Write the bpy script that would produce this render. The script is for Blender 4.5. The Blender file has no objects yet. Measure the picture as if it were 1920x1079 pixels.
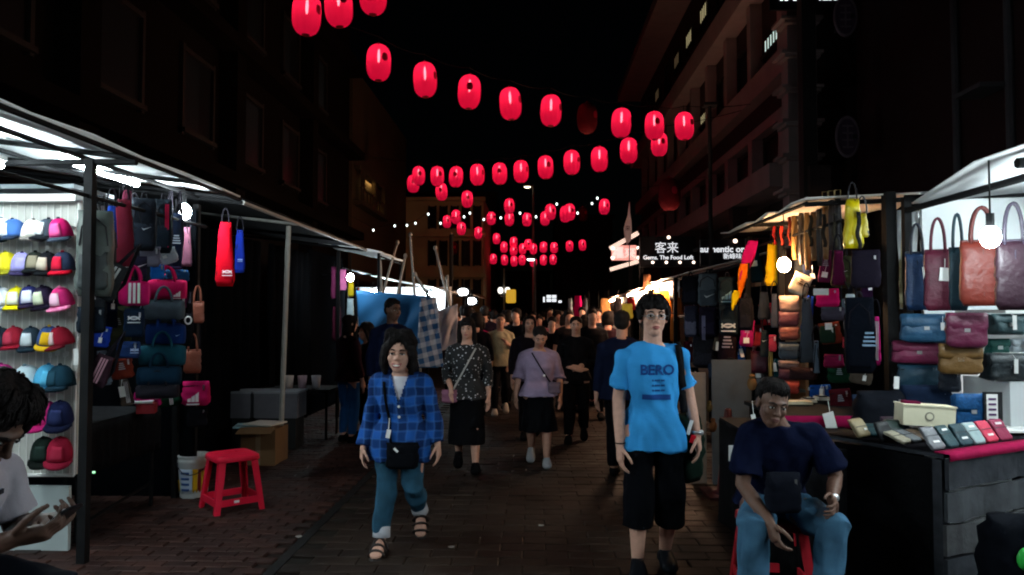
import bpy, math, random
import numpy as np
from mathutils import Vector, Matrix, Euler
from mathutils.bvhtree import BVHTree
random.seed(7); np.random.seed(7)
SC = bpy.context.scene
COL = SC.collection
PI = math.pi
R = math.radians

# ------------------------------------------------------------------ camera
F = 1400.0                       # focal length in pixels of the 1920 wide photograph
CAM_H = 1.58
cd = bpy.data.cameras.new('camera')
cd.sensor_width = 36; cd.lens = F/1920*36
cd.clip_start = .05; cd.clip_end = 600
cam = bpy.data.objects.new('camera', cd); COL.objects.link(cam)
cam.location = (0, 0, CAM_H)
cam.rotation_euler = (R(90+2.07), 0, R(1.64))
SC.camera = cam
CM = Euler(cam.rotation_euler).to_matrix()

# ------------------------------------------------------------------ night sky, moonlight, exposure
w = bpy.data.worlds.new('World'); SC.world = w; w.use_nodes = True
nt = w.node_tree
sky = nt.nodes.new('ShaderNodeTexSky'); sky.sky_type = 'NISHITA'; sky.sun_disc = False
sky.sun_elevation = R(14); sky.sun_rotation = R(200)
nt.links.new(sky.outputs[0], nt.nodes['Background'].inputs[0])
nt.nodes['Background'].inputs[1].default_value = .0001
sd = bpy.data.lights.new('moon', 'SUN'); sd.energy = .002; sd.angle = R(.5); sd.color = (1, .95, .88)
so = bpy.data.objects.new('moon', sd); COL.objects.link(so); so.rotation_euler = (R(76), 0, R(160))
vs = SC.view_settings
vs.view_transform = 'Standard'; vs.look = 'None'; vs.exposure = 0; vs.gamma = 1; vs.use_curve_mapping = False
SC.render.engine = 'CYCLES'
SC.cycles.use_denoising = True
SC.cycles.max_bounces = 6; SC.cycles.diffuse_bounces = 3; SC.cycles.glossy_bounces = 2
SC.cycles.transparent_max_bounces = 10; SC.cycles.transmission_bounces = 4
SC.cycles.caustics_reflective = False; SC.cycles.caustics_refractive = False
SC.cycles.sample_clamp_indirect = 3
SC.cycles.filter_width = 2.0

def at(px, py, Y):
    """the point of the place seen at a photo pixel, at Y metres down the street"""
    d = CM @ Vector(((px-960)/F, -(py-539.5)/F, -1))
    return Vector((0, 0, CAM_H)) + d*(Y/d.y)

# ------------------------------------------------------------------ materials
def lin(h):
    h = h.lstrip('#'); c = [int(h[i:i+2], 16)/255 for i in (0, 2, 4)]
    return tuple(x/12.92 if x <= .04045 else ((x+.055)/1.055)**2.4 for x in c)
MATS = {}
def M(name, col=(.5, .5, .5), rough=.7, var=.25, scale=14, bump=.15, metal=0, emit=0, ecol=None, spec=.08, sheen=0, trans=0, coat=0):
    if name in MATS: return MATS[name]
    if isinstance(col, str): col = lin(col)
    m = bpy.data.materials.new(name); m.use_nodes = True; MATS[name] = m
    n = m.node_tree.nodes; L = m.node_tree.links; b = n['Principled BSDF']
    b.inputs['Base Color'].default_value = (*col, 1)
    b.inputs['Roughness'].default_value = rough; b.inputs['Metallic'].default_value = metal
    b.inputs['Specular IOR Level'].default_value = spec
    if sheen: b.inputs['Sheen Weight'].default_value = sheen
    if coat: b.inputs['Coat Weight'].default_value = coat
    if emit:
        b.inputs['Emission Color'].default_value = (*(ecol or col), 1); b.inputs['Emission Strength'].default_value = emit
        return m
    if var or bump:
        tc = n.new('ShaderNodeTexCoord'); nz = n.new('ShaderNodeTexNoise')
        nz.inputs['Scale'].default_value = scale; nz.inputs['Detail'].default_value = 5
        L.new(tc.outputs['Object'], nz.inputs['Vector'])
        if var:
            mx = n.new('ShaderNodeMix'); mx.data_type = 'RGBA'
            mx.inputs[6].default_value = (*[c*(1-var) for c in col], 1); mx.inputs[7].default_value = (*[min(1, c*(1+var)) for c in col], 1)
            L.new(nz.outputs['Fac'], mx.inputs[0]); L.new(mx.outputs[2], b.inputs['Base Color'])
            rr = n.new('ShaderNodeMapRange'); rr.inputs[3].default_value = max(0, rough-.12); rr.inputs[4].default_value = min(1, rough+.12)
            L.new(nz.outputs['Fac'], rr.inputs[0]); L.new(rr.outputs[0], b.inputs['Roughness'])
        if bump:
            bp = n.new('ShaderNodeBump'); bp.inputs['Strength'].default_value = bump; bp.inputs['Distance'].default_value = .02
            L.new(nz.outputs['Fac'], bp.inputs['Height']); L.new(bp.outputs['Normal'], b.inputs['Normal'])
    return m
def fab(c, **k): return M('fabric_'+c.lstrip('#'), c, rough=.95, spec=.05, **{'bump': .45, **k})
def lea(c, **k): return M('leather_'+c.lstrip('#'), c, rough=.5, spec=.3, bump=.35, scale=26, **k)
def pla(c, **k): return M('plastic_'+c.lstrip('#'), c, rough=.35, spec=.4, var=.1, bump=.02, **k)
def lamp_mat(name, col, s): return M(name, (.8, .8, .8), emit=s, ecol=col)

# ------------------------------------------------------------------ mesh builder
class MB:
    def __init__(s): s.v = []; s.f = []; s.m = []; s.n = 0
    def add(s, v, f, m=0):
        s.v.append(np.asarray(v, float).reshape(-1, 3)); k = s.n
        s.f += [tuple(i+k for i in a) for a in f]; s.m += [m]*len(f); s.n += len(s.v[-1]); return s
    def box(s, c, d, m=0, rz=0, M3=None):
        x, y, z = [a/2 for a in d]
        v = np.array([(a*x, b*y, e*z) for e in (-1, 1) for b in (-1, 1) for a in (-1, 1)])
        if rz: M3 = Matrix.Rotation(rz, 3, 'Z')
        if M3 is not None: v = v @ np.array(M3).T
        return s.add(v+np.array(c), [(0, 2, 3, 1), (4, 5, 7, 6), (0, 1, 5, 4), (2, 6, 7, 3), (0, 4, 6, 2), (1, 3, 7, 5)], m)
    def rings(s, rs, m=0, caps=True, closed=True):
        n = len(rs[0]); k = len(rs); f = []
        for i in range(k-1):
            for j in range(n if closed else n-1):
                a = i*n+j; b = i*n+(j+1) % n
                f.append((a, b, b+n, a+n))
        if caps: f.append(tuple(range(n-1, -1, -1))); f.append(tuple((k-1)*n+j for j in range(n)))
        return s.add(np.concatenate([np.asarray(r, float) for r in rs]), f, m)
    def tube(s, pts, rad, n=8, m=0, round_=False, flat=1.0):
        P = [np.array(p, float) for p in pts]
        if not hasattr(rad, '__len__'): rad = [rad]*len(P)
        rad = list(rad)
        if round_:
            t0 = P[0]-P[1]; t0 /= np.linalg.norm(t0)+1e-9; t1 = P[-1]-P[-2]; t1 /= np.linalg.norm(t1)+1e-9
            a = [(P[0]+t0*rad[0]*q, rad[0]*math.sqrt(max(0, 1-q*q))) for q in (.97, .8, .45)]
            b = [(P[-1]+t1*rad[-1]*q, rad[-1]*math.sqrt(max(0, 1-q*q))) for q in (.45, .8, .97)]
            P = [x for x, _ in a]+P+[x for x, _ in b]; rad = [y for _, y in a]+rad+[y for _, y in b]
        rs = []; u = None
        for i, p in enumerate(P):
            t = P[min(i+1, len(P)-1)]-P[max(i-1, 0)]; t /= np.linalg.norm(t)+1e-9
            if u is None:
                u = np.cross(t, (0, 1, 0) if abs(t[1]) < .9 else (1, 0, 0))
            u = u-t*np.dot(u, t); u /= np.linalg.norm(u)+1e-9
            v = np.cross(t, u)
            an = np.arange(n)*2*PI/n
            rs.append(p+rad[i]*(np.outer(np.cos(an), u)+flat*np.outer(np.sin(an), v)))
        return s.rings(rs, m)
    def ell(s, c, r, n=14, k=9, m=0, M3=None):
        rs = []
        for i in range(1, k):
            a = PI*i/k-PI/2; an = np.arange(n)*2*PI/n
            rs.append(np.stack([np.cos(a)*np.cos(an), np.cos(a)*np.sin(an), np.full(n, np.sin(a))], 1)*np.array(r))
        if M3 is not None: rs = [q @ np.array(M3).T for q in rs]
        return s.rings([q+np.array(c) for q in rs], m)
    def loft(s, secs, n=20, e=2.0, m=0, U=(1, 0, 0), V=(0, 1, 0)):
        """sections: (centre, half width, half depth[, U, V])"""
        rs = []; an = np.arange(n)*2*PI/n
        cx = np.sign(np.cos(an))*np.abs(np.cos(an))**(2/e); cy = np.sign(np.sin(an))*np.abs(np.sin(an))**(2/e)
        for q in secs:
            u, v = (q[3], q[4]) if len(q) > 3 else (U, V)
            rs.append(np.array(q[0], float)+np.outer(cx*q[1], u)+np.outer(cy*q[2], v))
        return s.rings(rs, m)
    def lathe(s, prof, n=20, c=(0, 0, 0), m=0, caps=True):
        an = np.arange(n)*2*PI/n
        return s.rings([np.stack([r*np.cos(an), r*np.sin(an), np.full(n, z)], 1)+np.array(c) for r, z in prof], m, caps)
    def sheet(s, P, t=.006, m=0):
        """grid of points P[i][j] made into a thin solid"""
        P = np.asarray(P, float); a, b = P.shape[:2]
        du = np.gradient(P, axis=0); dv = np.gradient(P, axis=1); nn = np.cross(du, dv); nn /= np.linalg.norm(nn, axis=2, keepdims=True)+1e-9
        Q = np.concatenate([(P+nn*t/2).reshape(-1, 3), (P-nn*t/2).reshape(-1, 3)]); k = a*b; f = []
        ix = lambda i, j: i*b+j
        for i in range(a-1):
            for j in range(b-1):
                q = (ix(i, j), ix(i+1, j), ix(i+1, j+1), ix(i, j+1)); f.append(q); f.append(tuple(x+k for x in q[::-1]))
        for i in range(a-1):
            f.append((ix(i, 0), ix(i, 0)+k, ix(i+1, 0)+k, ix(i+1, 0))); f.append((ix(i, b-1), ix(i+1, b-1), ix(i+1, b-1)+k, ix(i, b-1)+k))
        for j in range(b-1):
            f.append((ix(0, j), ix(0, j+1), ix(0, j+1)+k, ix(0, j)+k)); f.append((ix(a-1, j), ix(a-1, j)+k, ix(a-1, j+1)+k, ix(a-1, j+1)))
        return s.add(Q, f, m)
    def xform(s, mat, frm=0):
        A = np.array(mat)
        s.v = [x if i < frm else x @ A[:3, :3].T+A[:3, 3] for i, x in enumerate(s.v)]; return s
    def mesh(s, name, mats, smooth=False):
        me = bpy.data.meshes.new(name)
        me.from_pydata(np.concatenate(s.v).tolist(), [], s.f)
        for q in (mats if isinstance(mats, (list, tuple)) else [mats]): me.materials.append(q)
        me.polygons.foreach_set('material_index', s.m)
        if smooth: me.polygons.foreach_set('use_smooth', [True]*len(me.polygons))
        me.update(); return me
    def build(s, name, mats, parent=None, smooth=False, loc=None):
        return obj(name, s.mesh(name, mats, smooth), parent, loc)
def obj(name, me, parent=None, loc=None):
    o = bpy.data.objects.new(name, me); COL.objects.link(o)
    if parent is not None: o.parent = parent
    if loc is not None: o.location = loc
    return o
def tag(o, label=None, cat=None, group=None, kind=None):
    if label: o['label'] = label
    if cat: o['category'] = cat
    if group: o['group'] = group
    if kind: o['kind'] = kind
    return o
def thing(name, label, cat, loc=(0, 0, 0), rz=0, group=None):
    o = bpy.data.objects.new(name, None); COL.objects.link(o); o.empty_display_size = .1
    o.location = loc; o.rotation_euler = (0, 0, rz)
    return tag(o, label, cat, group)
def struct(o): o['kind'] = 'structure'; return o
def copy_tree(o, parent=None):
    c = o.copy(); COL.objects.link(c)
    if parent is not None: c.parent = parent
    for ch in list(o.children): copy_tree(ch, c)
    return c
TMP = bpy.data.scenes.new('scratch')
def realize(o):
    TMP.collection.objects.link(o)
    with bpy.context.temp_override(scene=TMP, view_layer=TMP.view_layers[0]):
        dg = bpy.context.evaluated_depsgraph_get(); dg.update()
    me = bpy.data.meshes.new_from_object(o.evaluated_get(dg), depsgraph=dg)
    bpy.data.objects.remove(o); return me
def fuse(mb, vox, it=3, mats=None, folds=0, seed=0, fz=1.0, foldscale=1.0):
    """union of overlapping closed shapes as one smooth skin"""
    o = bpy.data.objects.new('t', mb.mesh('t', [])); r = o.modifiers.new('r', 'REMESH'); r.mode = 'VOXEL'; r.voxel_size = vox
    sm = o.modifiers.new('s', 'SMOOTH'); sm.iterations = it; sm.factor = .5
    me = realize(o)
    if folds:
        n = len(me.vertices); co = np.empty(n*3); no = np.empty(n*3)
        me.vertices.foreach_get('co', co); me.vertex_normals.foreach_get('vector', no)
        co = co.reshape(-1, 3); no = no.reshape(-1, 3); rg = np.random.RandomState(seed); d = np.zeros(n)
        for k in range(9):
            q = rg.randn(3)*np.array([1, 1, .45*fz]); q *= (22+10*k*.6)*foldscale/np.linalg.norm(q)
            d += np.sin(co @ q+rg.rand()*6+1.5*np.sin(co @ (q[[1, 2, 0]]*.4)))/(1+.25*k)
        co += no*(d*folds/3)[:, None]
        me.vertices.foreach_set('co', co.ravel())
    me.polygons.foreach_set('use_smooth', [True]*len(me.polygons))
    me.materials.clear()
    for q in (mats if isinstance(mats, (list, tuple)) else [mats]): me.materials.append(q)
    me.update(); return me
def text_mesh(body, size, mat, ext=.004, bold=.0, align='CENTER'):
    c = bpy.data.curves.new('txt', 'FONT'); c.body = body; c.size = size; c.extrude = ext; c.align_x = align; c.align_y = 'CENTER'; c.offset = bold; c.resolution_u = 3
    me = realize(bpy.data.objects.new('txt', c)); me.materials.clear(); me.materials.append(mat)
    return me
def text(name, body, size, mat, parent, loc, rot=(PI/2, 0, 0), ext=.004, bold=0.):
    o = obj(name, text_mesh(body, size, mat, ext, bold), parent); o.location = loc; o.rotation_euler = rot; return o
STEEL = M('dark_steel', (.003, .003, .0035), rough=.8, var=.3, spec=.12)
GREYPOLE = M('grey_pole', (.28, .27, .25), rough=.55, metal=.2, var=.3)
BLACKC = fab('#0b0b0d'); WHITEP = pla('#e8e6e2'); TAGW = M('card_white', (.75, .74, .72), rough=.7, var=.05, bump=0)
WIRE = M('cable_black', (.01, .01, .01), rough=.7, var=0, bump=0)
# ================================================================== THE STREET
def ground_mat():
    m = M('ground_stone', (.042, .034, .028), rough=.75, var=.45, scale=6, bump=.3); return m
g = MB().box((0, 70, -.11), (160, 180, .2)).build('ground', M('joint_grout', (.009, .008, .007), rough=.9, var=.3)); struct(g)
pave_mats = [M('paver_brown', (.0140, .0088, .0066), rough=.72, var=.35, scale=9, bump=.35),
             M('paver_dark', (.0118, .0076, .0058), rough=.7, var=.35, scale=9, bump=.35),
             M('paver_buff', (.0150, .0098, .0072), rough=.78, var=.35, scale=9, bump=.35)]
brick_mats = [M('sett_red', (.027, .012, .0095), rough=.72, var=.35, scale=12, bump=.35), M('sett_dark', (.019, .0095, .0082), rough=.7, var=.35, scale=12, bump=.35)]
def stains(m):
    n = m.node_tree.nodes; L = m.node_tree.links; b = n['Principled BSDF']; src = b.inputs['Base Color'].links[0].from_socket
    ge = n.new('ShaderNodeNewGeometry'); nz = n.new('ShaderNodeTexNoise'); nz.inputs['Scale'].default_value = 1.1; nz.inputs['Detail'].default_value = 8; nz.inputs['Roughness'].default_value = .65; L.new(ge.outputs['Position'], nz.inputs['Vector'])
    mr = n.new('ShaderNodeMapRange'); mr.inputs[1].default_value = .3; mr.inputs[2].default_value = .7; mr.inputs[3].default_value = .3; mr.inputs[4].default_value = 1.9; L.new(nz.outputs['Fac'], mr.inputs[0])
    mx = n.new('ShaderNodeVectorMath'); mx.operation = 'SCALE'; L.new(src, mx.inputs[0]); L.new(mr.outputs[0], mx.inputs['Scale']); L.new(mx.outputs[0], b.inputs['Base Color'])
    rg_ = n.new('ShaderNodeMapRange'); rg_.inputs[1].default_value = .35; rg_.inputs[2].default_value = .65; rg_.inputs[3].default_value = .42; rg_.inputs[4].default_value = .9; L.new(nz.outputs['Fac'], rg_.inputs[0]); L.new(rg_.outputs[0], b.inputs['Roughness'])
for m_ in pave_mats+brick_mats: stains(m_)
def slab_mesh(w, l, mat, name):
    t = MB(); h = .012; b = .008
    rs = [[(-w/2, -l/2, -.02), (w/2, -l/2, -.02), (w/2, l/2, -.02), (-w/2, l/2, -.02)], [(-w/2, -l/2, h-b*.6), (w/2, -l/2, h-b*.6), (w/2, l/2, h-b*.6), (-w/2, l/2, h-b*.6)], [(-w/2+b, -l/2+b, h), (w/2-b, -l/2+b, h), (w/2-b, l/2-b, h), (-w/2+b, l/2-b, h)]]
    t.rings(rs); return t, t.mesh(name, mat)
def pave(owner, name, x0, x1, y0, y1, w, l, mats, far_end):
    gap = .004; prot = [slab_mesh(w-gap, l-gap, q, name) for q in mats]
    cells = []; j = 0; y = y0
    while y < y1:
        off = (j % 2)*w/2; x = x0+off-w
        while x < x1:
            if x-w/2 >= x0-w*.3 and x+w/2 <= x1+w*.3: cells.append((x, y))
            x += w
        y += l; j += 1
    def vis(c):                      # pieces inside the picture, largest first
        px = 1000+1400*c[0]/max(c[1], .1); py = 590+2212/max(c[1], .1)
        return -20 < px < 1940 and py < 1095
    near = sorted([c for c in cells if vis(c)], key=lambda c: c[1])[:300]; ns = set(near)
    rg = random.Random(3)
    for c in near:
        o = obj(name, rg.choice(prot)[1], owner); o.location = (c[0], c[1], rg.uniform(-.003, .004)); o.rotation_euler = (rg.uniform(-.012, .012), rg.uniform(-.012, .012), rg.uniform(-.015, .015))
    rest = MB()
    base = prot[0][0]; bv = np.concatenate(base.v)
    for c in cells:
        if c in ns or c[1] < 2.5: continue
        rest.add(bv+np.array((c[0], c[1], rg.uniform(-.003, .004))), base.f, rg.randrange(len(mats)))
    o = rest.build('far_'+name+'_field', mats, owner); o['kind'] = 'stuff'
road = struct(MB().box((.6, 70, -.016), (4.42, 180, .02)).build('road', M('road_bed', (.009, .0072, .006), rough=.8, var=.3)))
pave(road, 'paver', -1.57, 2.75, 3.0, 26, .30, .15, pave_mats, 26)
side = struct(MB().box((-4.3, 70, -.016), (5.3, 180, .02)).build('pavement', M('pavement_bed', (.012, .0075, .0062), rough=.8, var=.3)))
pave(side, 'sett', -4.6, -1.66, 3.6, 16, .19, .10, brick_mats, 16)
struct(MB().box((4.9, 70, -.016), (4.1, 180, .02)).build('right_pavement', M('pavement_right', (.035, .026, .023), rough=.8, var=.4)))
d = struct(MB().box((-1.615, 70, -.004), (.07, 180, .012)).build('drain_channel', M('drain_iron', (.008, .008, .008), rough=.6)))

# ================================================================== BUILDINGS
WALLD = M('night_plaster', (.035, .024, .023), rough=.85, var=.35, scale=2)
TRIMC = M('cornice_stone', (.22, .17, .165), rough=.8, var=.25, scale=3)
GLASSD = M('dark_glass', (.006, .006, .007), rough=.4, var=0, bump=0, spec=.12)
WINY = lamp_mat('window_glow_warm', (1, .86, .45), .55); WINDIM = lamp_mat('window_glow_dim', (1, .7, .35), .12); WINW = lamp_mat('window_glow_cool', (.75, 1, .9), .8); GOLD = lamp_mat('golden_soffit', (1, .62, .16), 2.2)
FRAME = M('window_frame', (.016, .013, .012), rough=.6)
def window(owner, x, y, z, w, h, face, pane, slats=0, dimx=.06):
    """window in a wall facing -x (face=-1), +x (face=1) or the camera (face=0)"""
    f = MB(); s = face
    if s:
        f.box((x+s*.03, y-w/2, z), (.08, .07, h+.14)); f.box((x+s*.03, y+w/2, z), (.08, .07, h+.14)); f.box((x+s*.031, y, z+h/2), (.08, w-.07, .07)); f.box((x+s*.05, y, z-h/2), (.13, w+.07, .07))
        fr = f.build('window', FRAME, owner)
        MB().box((x+s*(.055 if slats else .012), y, z), (.02, w-.07, h-.07)).build('pane', pane, fr)
        for i in range(slats):
            MB().box((x+s*.07, y-w/2+w*(i+.5)/slats, z), (.016, w/slats*.34, h-.08)).build('slat', FRAME, fr)
    else:
        f.box((x-w/2, y-.03, z), (.07, .08, h+.14)); f.box((x+w/2, y-.03, z), (.07, .08, h+.14)); f.box((x, y-.031, z+h/2), (w-.07, .08, .07)); f.box((x, y-.05, z-h/2), (w+.07, .13, .07))
        fr = f.build('window', FRAME, owner)
        MB().box((x, y-.012, z), (w-.07, .02, h-.07)).build('pane', pane, fr)
    return fr
# right-hand shophouse with long cornices
XB = 4.7
rb = thing('shophouse', 'tall dark shophouse with long reddish cornices behind the right stalls', 'building', (XB, 20, 0))
rb.location = (0, 0, 0)
MB().box((XB+3.5, 22.5, 6.6), (7, 20, 13.2)).build('wall', WALLD, rb)
for z, hh, pr in ((6.15, .45, .26), (5.25, .2, .2), (8.25, .55, .45), (11.1, .35, 1.0)):
    MB().box((XB-pr/2, 22.5, z), (pr, 20.2, hh)).build('cornice', TRIMC, rb)
MB().box((XB-.35, 22.5, 3.95), (.7, 19.6, .4)).build('canopy_beam', TRIMC, rb)
for i, y in enumerate(np.arange(13.5, 32, 1.9)):
    MB().box((XB-.12, y, 4.65), (.24, .28, .98)).build('pilaster', TRIMC, rb)
    MB().box((XB-.12, y, 7.18), (.24, .24, 1.56)).build('pilaster', TRIMC, rb)
for i, y in enumerate(np.arange(14.5, 31.5, 1.9)):
    window(rb, XB, y, 4.65, 1.1, .8, -1, GLASSD)
    lit = {0: WINW, 3: WINY}.get(i)
    window(rb, XB, y, 6.9, 1.0, .34 if lit else 1.0, -1, lit or GLASSD, 6 if lit else 0)
    lit2 = {3: WINY, 4: WINY, 5: WINDIM, 7: WINDIM}.get(i)
    window(rb, XB, y, 9.75, .9, .5 if lit2 else 1.1, -1, lit2 or GLASSD, 5 if lit2 else 0)
MB().box((XB+.2, 13.3, .9), (.5, .5, 1.8)).build('pillar', TRIMC, rb)
for y in (11.0, 15.2, 19.4, 23.6, 27.8):
    MB().box((XB-.55, y, 1.87), (.3, .3, 3.74)).build('pillar', WALLD, rb)
MB().box((4.05, 11.05, 3.4), (.20, .20, 6.8)).build('corner_post', M('post_black', (.02, .018, .018), rough=.7), rb)
# tiered corner column
tc_ = at(1500, 300, 12.1)
tw = thing('tiered_column', 'pale corner column with stepped ledges on the right building front', 'column', (tc_.x, 12.1, 0))
MB().box((0, 0, 3.6), (.46, .3, 7.2)).build('shaft', TRIMC, tw)
for k in range(9):
    z = 3.0+k*.55
    t = MB(); t.box((-.04, -.05, z), (.66, .5, .05)); t.box((-.02, -.04, z-.05), (.56, .42, .05)); t.build('ledge', TRIMC, tw)
# phone number board high up
ps = at(1517, -6, 11.6)
sb = thing('phone_number_sign', 'black signboard with white glowing phone number above the corner column', 'sign', ps)
MB().box((0, .05, .12), (1.2, .06, .62)).build('board', M('sign_black', (.008, .008, .01), rough=.4, var=.1), sb)
text('lettering', '03-2022 1255', .165, lamp_mat('sign_white', (.85, .9, 1), 1.4), sb, (0, .01, 0), ext=.008, bold=.004)
# darker neighbour on the right with oval signs and pipes
nb = thing('dark_building', 'unlit dark red building rising behind the near right stall', 'building')
MB().box((8.9, 8.6, 6), (7.6, 6.4, 12)).build('wall', M('night_red_plaster', (.022, .010, .010), rough=.9, var=.3, scale=1.5), nb)
for px, yy in ((1765, 9.0), (1866, 8.0)):
    q = at(px, 240, yy); MB().tube([(5.06, q.y, 0), (5.06, q.y, 6.5)], .045).build('drain_pipe', M('pipe_grey', (.05, .045, .05), rough=.7), nb)
q = at(1840, 168, 8.2); MB().box((4.9, 8.25, q.z), (.3, .5, .05)).build('bracket', M('pipe_grey'), nb)
for (px, py, lab) in ((1590, 256, 'oval wall sign with pale rim above the yellow bag stall'), (1586, 30, 'upper oval wall sign at the top edge, mostly in shadow')):
    q = at(px, py, 10.6); w_ = .17; h_ = .30
    ov = thing('oval_sign', lab, 'sign', q, 0, 'oval signs on the dark wall')
    an = np.arange(28)*2*PI/28; rim = M('oval_rim', (.10, .07, .085), rough=.6)
    MB().rings([np.stack([np.cos(an)*w_*a, np.full(28, yy), np.sin(an)*h_*a], 1) for a, yy in ((1, .03), (1, 0), (.86, -.01), (.84, .02))], caps=False).build('rim', rim, ov, True)
    MB().rings([np.stack([np.cos(an)*w_*.86, np.full(28, yy), np.sin(an)*h_*.86], 1) for yy in (.04, .012)]).build('board', M('oval_board', (.05, .03, .05), rough=.5), ov)
    for k in range(4):
        MB().box((0, .006, .15-.1*k), (.15, .012, .022)).build('bar', rim, ov)
    MB().box((0, .007, 0), (.022, .011, .34)).build('stem', rim, ov)
    MB().box((.1, .3, 0), (.06, .6, .06)).build('bracket', M('post_black'), ov)

# left-hand terrace, almost black
lb = thing('dark_terrace', 'dark brown terrace building looming over the left stalls', 'building')
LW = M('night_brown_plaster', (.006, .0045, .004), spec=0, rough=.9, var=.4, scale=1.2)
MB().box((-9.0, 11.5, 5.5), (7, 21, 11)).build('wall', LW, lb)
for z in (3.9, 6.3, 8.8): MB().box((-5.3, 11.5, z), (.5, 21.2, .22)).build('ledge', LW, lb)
for z in (5.1, 7.5, 9.9):
    for y in np.arange(5, 21, 2.3): window(lb, -5.5, y, z, 1.1, 1.3, 1, GLASSD)
for y in np.arange(4, 22, 4.5): MB().box((-5.35, y, 4.0), (.35, .4, 8)).build('pilaster', LW, lb)
# lit balcony house
hb = thing('balcony_house', 'house with a golden lit balcony soffit behind the left terrace', 'building')
MB().box((-9.2, 27.2, 4.6), (7.4, 9.6, 9.2)).build('wall', M('ochre_plaster', (.05, .035, .02), rough=.85, var=.3, scale=2), hb)
MB().box((-5.9, 24.6, 5.0), (1.4, 4.2, .12)).build('balcony_slab', M('ochre_plaster'), hb)
MB().box((-5.95, 24.6, 6.1), (1.3, 4.0, .10)).build('soffit', M('ochre_plaster'), hb)
for k in range(3):
    MB().box((-5.9, 23.3+k*1.3, 6.03), (.5, .22, .04)).build('lamp_panel', GOLD, hb)
    MB().box((-5.28, 22.9+k*1.6, 5.55), (.12, .14, 1.0)).build('post', M('ochre_plaster'), hb)
for k in range(10): MB().box((-5.28, 22.7+k*.42, 5.25), (.05, .05, .4)).build('baluster', M('ochre_plaster'), hb)
MB().box((-5.28, 24.6, 5.47), (.08, 4.0, .05)).build('rail', M('ochre_plaster'), hb)
l_ = bpy.data.lights.new('balcony_light', 'AREA'); l_.energy = 70; l_.color = (1, .62, .2); l_.size = 1; lo = obj('balcony_light', l_, hb); lo.location = (-5.9, 24.6, 5.98)
# tan shophouse facing down the street
YB = 33
x0 = at(800, 500, YB).x; x1 = at(902, 500, YB).x
tb = thing('tan_shophouse', 'tan shophouse with arched floor bands at the far left of the street', 'building')
TAN = M('tan_plaster', (.36, .25, .14), rough=.85, var=.3, scale=1.5)
MB().box(((x0+x1)/2-1, YB+3, 3.4), (x1-x0+2.2, 6, 6.8)).build('wall', TAN, tb)
for z in (2.3, 3.3, 5.1, 6.7): MB().box(((x0+x1)/2-1, YB-.12, z), (x1-x0+2.4, .24, .16)).build('floor_band', TAN, tb)
for k in range(5):
    xx = x0+.25+k*.5
    window(tb, xx, YB, 4.3, .3, 1.0, 0, GLASSD); window(tb, xx, YB, 2.8, .3, .55, 0, GLASSD); window(tb, xx, YB, 5.9, .3, .9, 0, GLASSD)
    MB().box((xx+.25, YB-.1, 1.1), (.14, .2, 2.2)).build('pillar', TAN, tb)
l_ = bpy.data.lights.new('street_glow', 'SPOT'); l_.energy = 35; l_.color = (1, .72, .38); l_.spot_size = R(75); l_.shadow_soft_size = .2
# terrace end blocks
for (xa, xb, ya, h, lab, cm) in ((-2.2, 1.4, 62, 5.2, 'low dark block closing the far end of the street', (.05, .045, .045)), (1.5, 5.5, 52, 8.5, 'dark block with few lit panes right of the far end', (.06, .05, .055)), (-9, -2.4, 48, 9.5, 'dark tower block beyond the tan shophouse', (.05, .04, .04))):
    bb = thing('far_block', lab, 'building')
    MB().box(((xa+xb)/2, ya+3, h/2), (xb-xa, 6, h)).build('wall', M('far_wall_%d' % ya, cm, rough=.9, var=.3, scale=1), bb)
    MB().box(((xa+xb)/2, ya-.1, h-.1), (xb-xa+.3, .2, .2)).build('parapet', M('far_wall_%d' % ya), bb)
    rg = random.Random(int(ya))
    for k in range(int((xb-xa)/1.2)):
        for z in np.arange(2.6, h-.8, 1.7):
            window(bb, xa+.7+k*1.2, ya, z, .6, .9, 0, GLASSD)

# street lamps
def street_lamp(px, ybase_px, head_px, Y, lab, warm, arm=.5):
    b_ = at(px, 590, Y); top = at(px, head_px, Y).z
    t = thing('street_lamp', lab, 'street lamp', (b_.x, Y, 0), 0, 'street lamps down the street')
    MB().tube([(0, 0, 0), (0, 0, top+.1)], [.07, .045]).build('pole', GREYPOLE, t)
    MB().tube([(0, 0, top+.05), (-arm, 0, top+.12)], .03).build('arm', GREYPOLE, t)
    MB().loft([((-arm, 0, top+.02), .22, .1), ((-arm, 0, top+.1), .2, .09), ((-arm, 0, top+.16), .1, .05)], 12).build('housing', GREYPOLE, t, True)
    MB().ell((-arm, 0, top), (.17, .08, .05), 10, 6).build('lens', lamp_mat('street_lens_w' if warm else 'street_lens_c', (1, .85, .55) if warm else (.9, 1, 1), 6), t)
    return t, Vector((b_.x-arm, Y, top))
t, p_ = street_lamp(1003, 0, 487, 30, 'street lamp with flat white head at middle of the street', False, .15)
t, p2 = street_lamp(1000, 0, 351, 38, 'tall street lamp glowing above the second lantern string', True, .3)
lo = obj('street_glow', l_, None); lo.location = (-1.0, 27, 6.5); lo.rotation_euler = (R(70), 0, R(22)); lo.parent = t; lo.matrix_parent_inverse = t.matrix_world.inverted()
lo.location = (-1.0-t.location.x, 27-t.location.y, 6.5)
q = at(945, 545, 34)
gl = thing('globe_lamp', 'lamp post carrying a pair of white globes near the yellow sign', 'street lamp', (q.x, 34, 0))
MB().tube([(0, 0, 0), (0, 0, q.z+1.0)], [.06, .035]).build('pole', GREYPOLE, gl)
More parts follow.
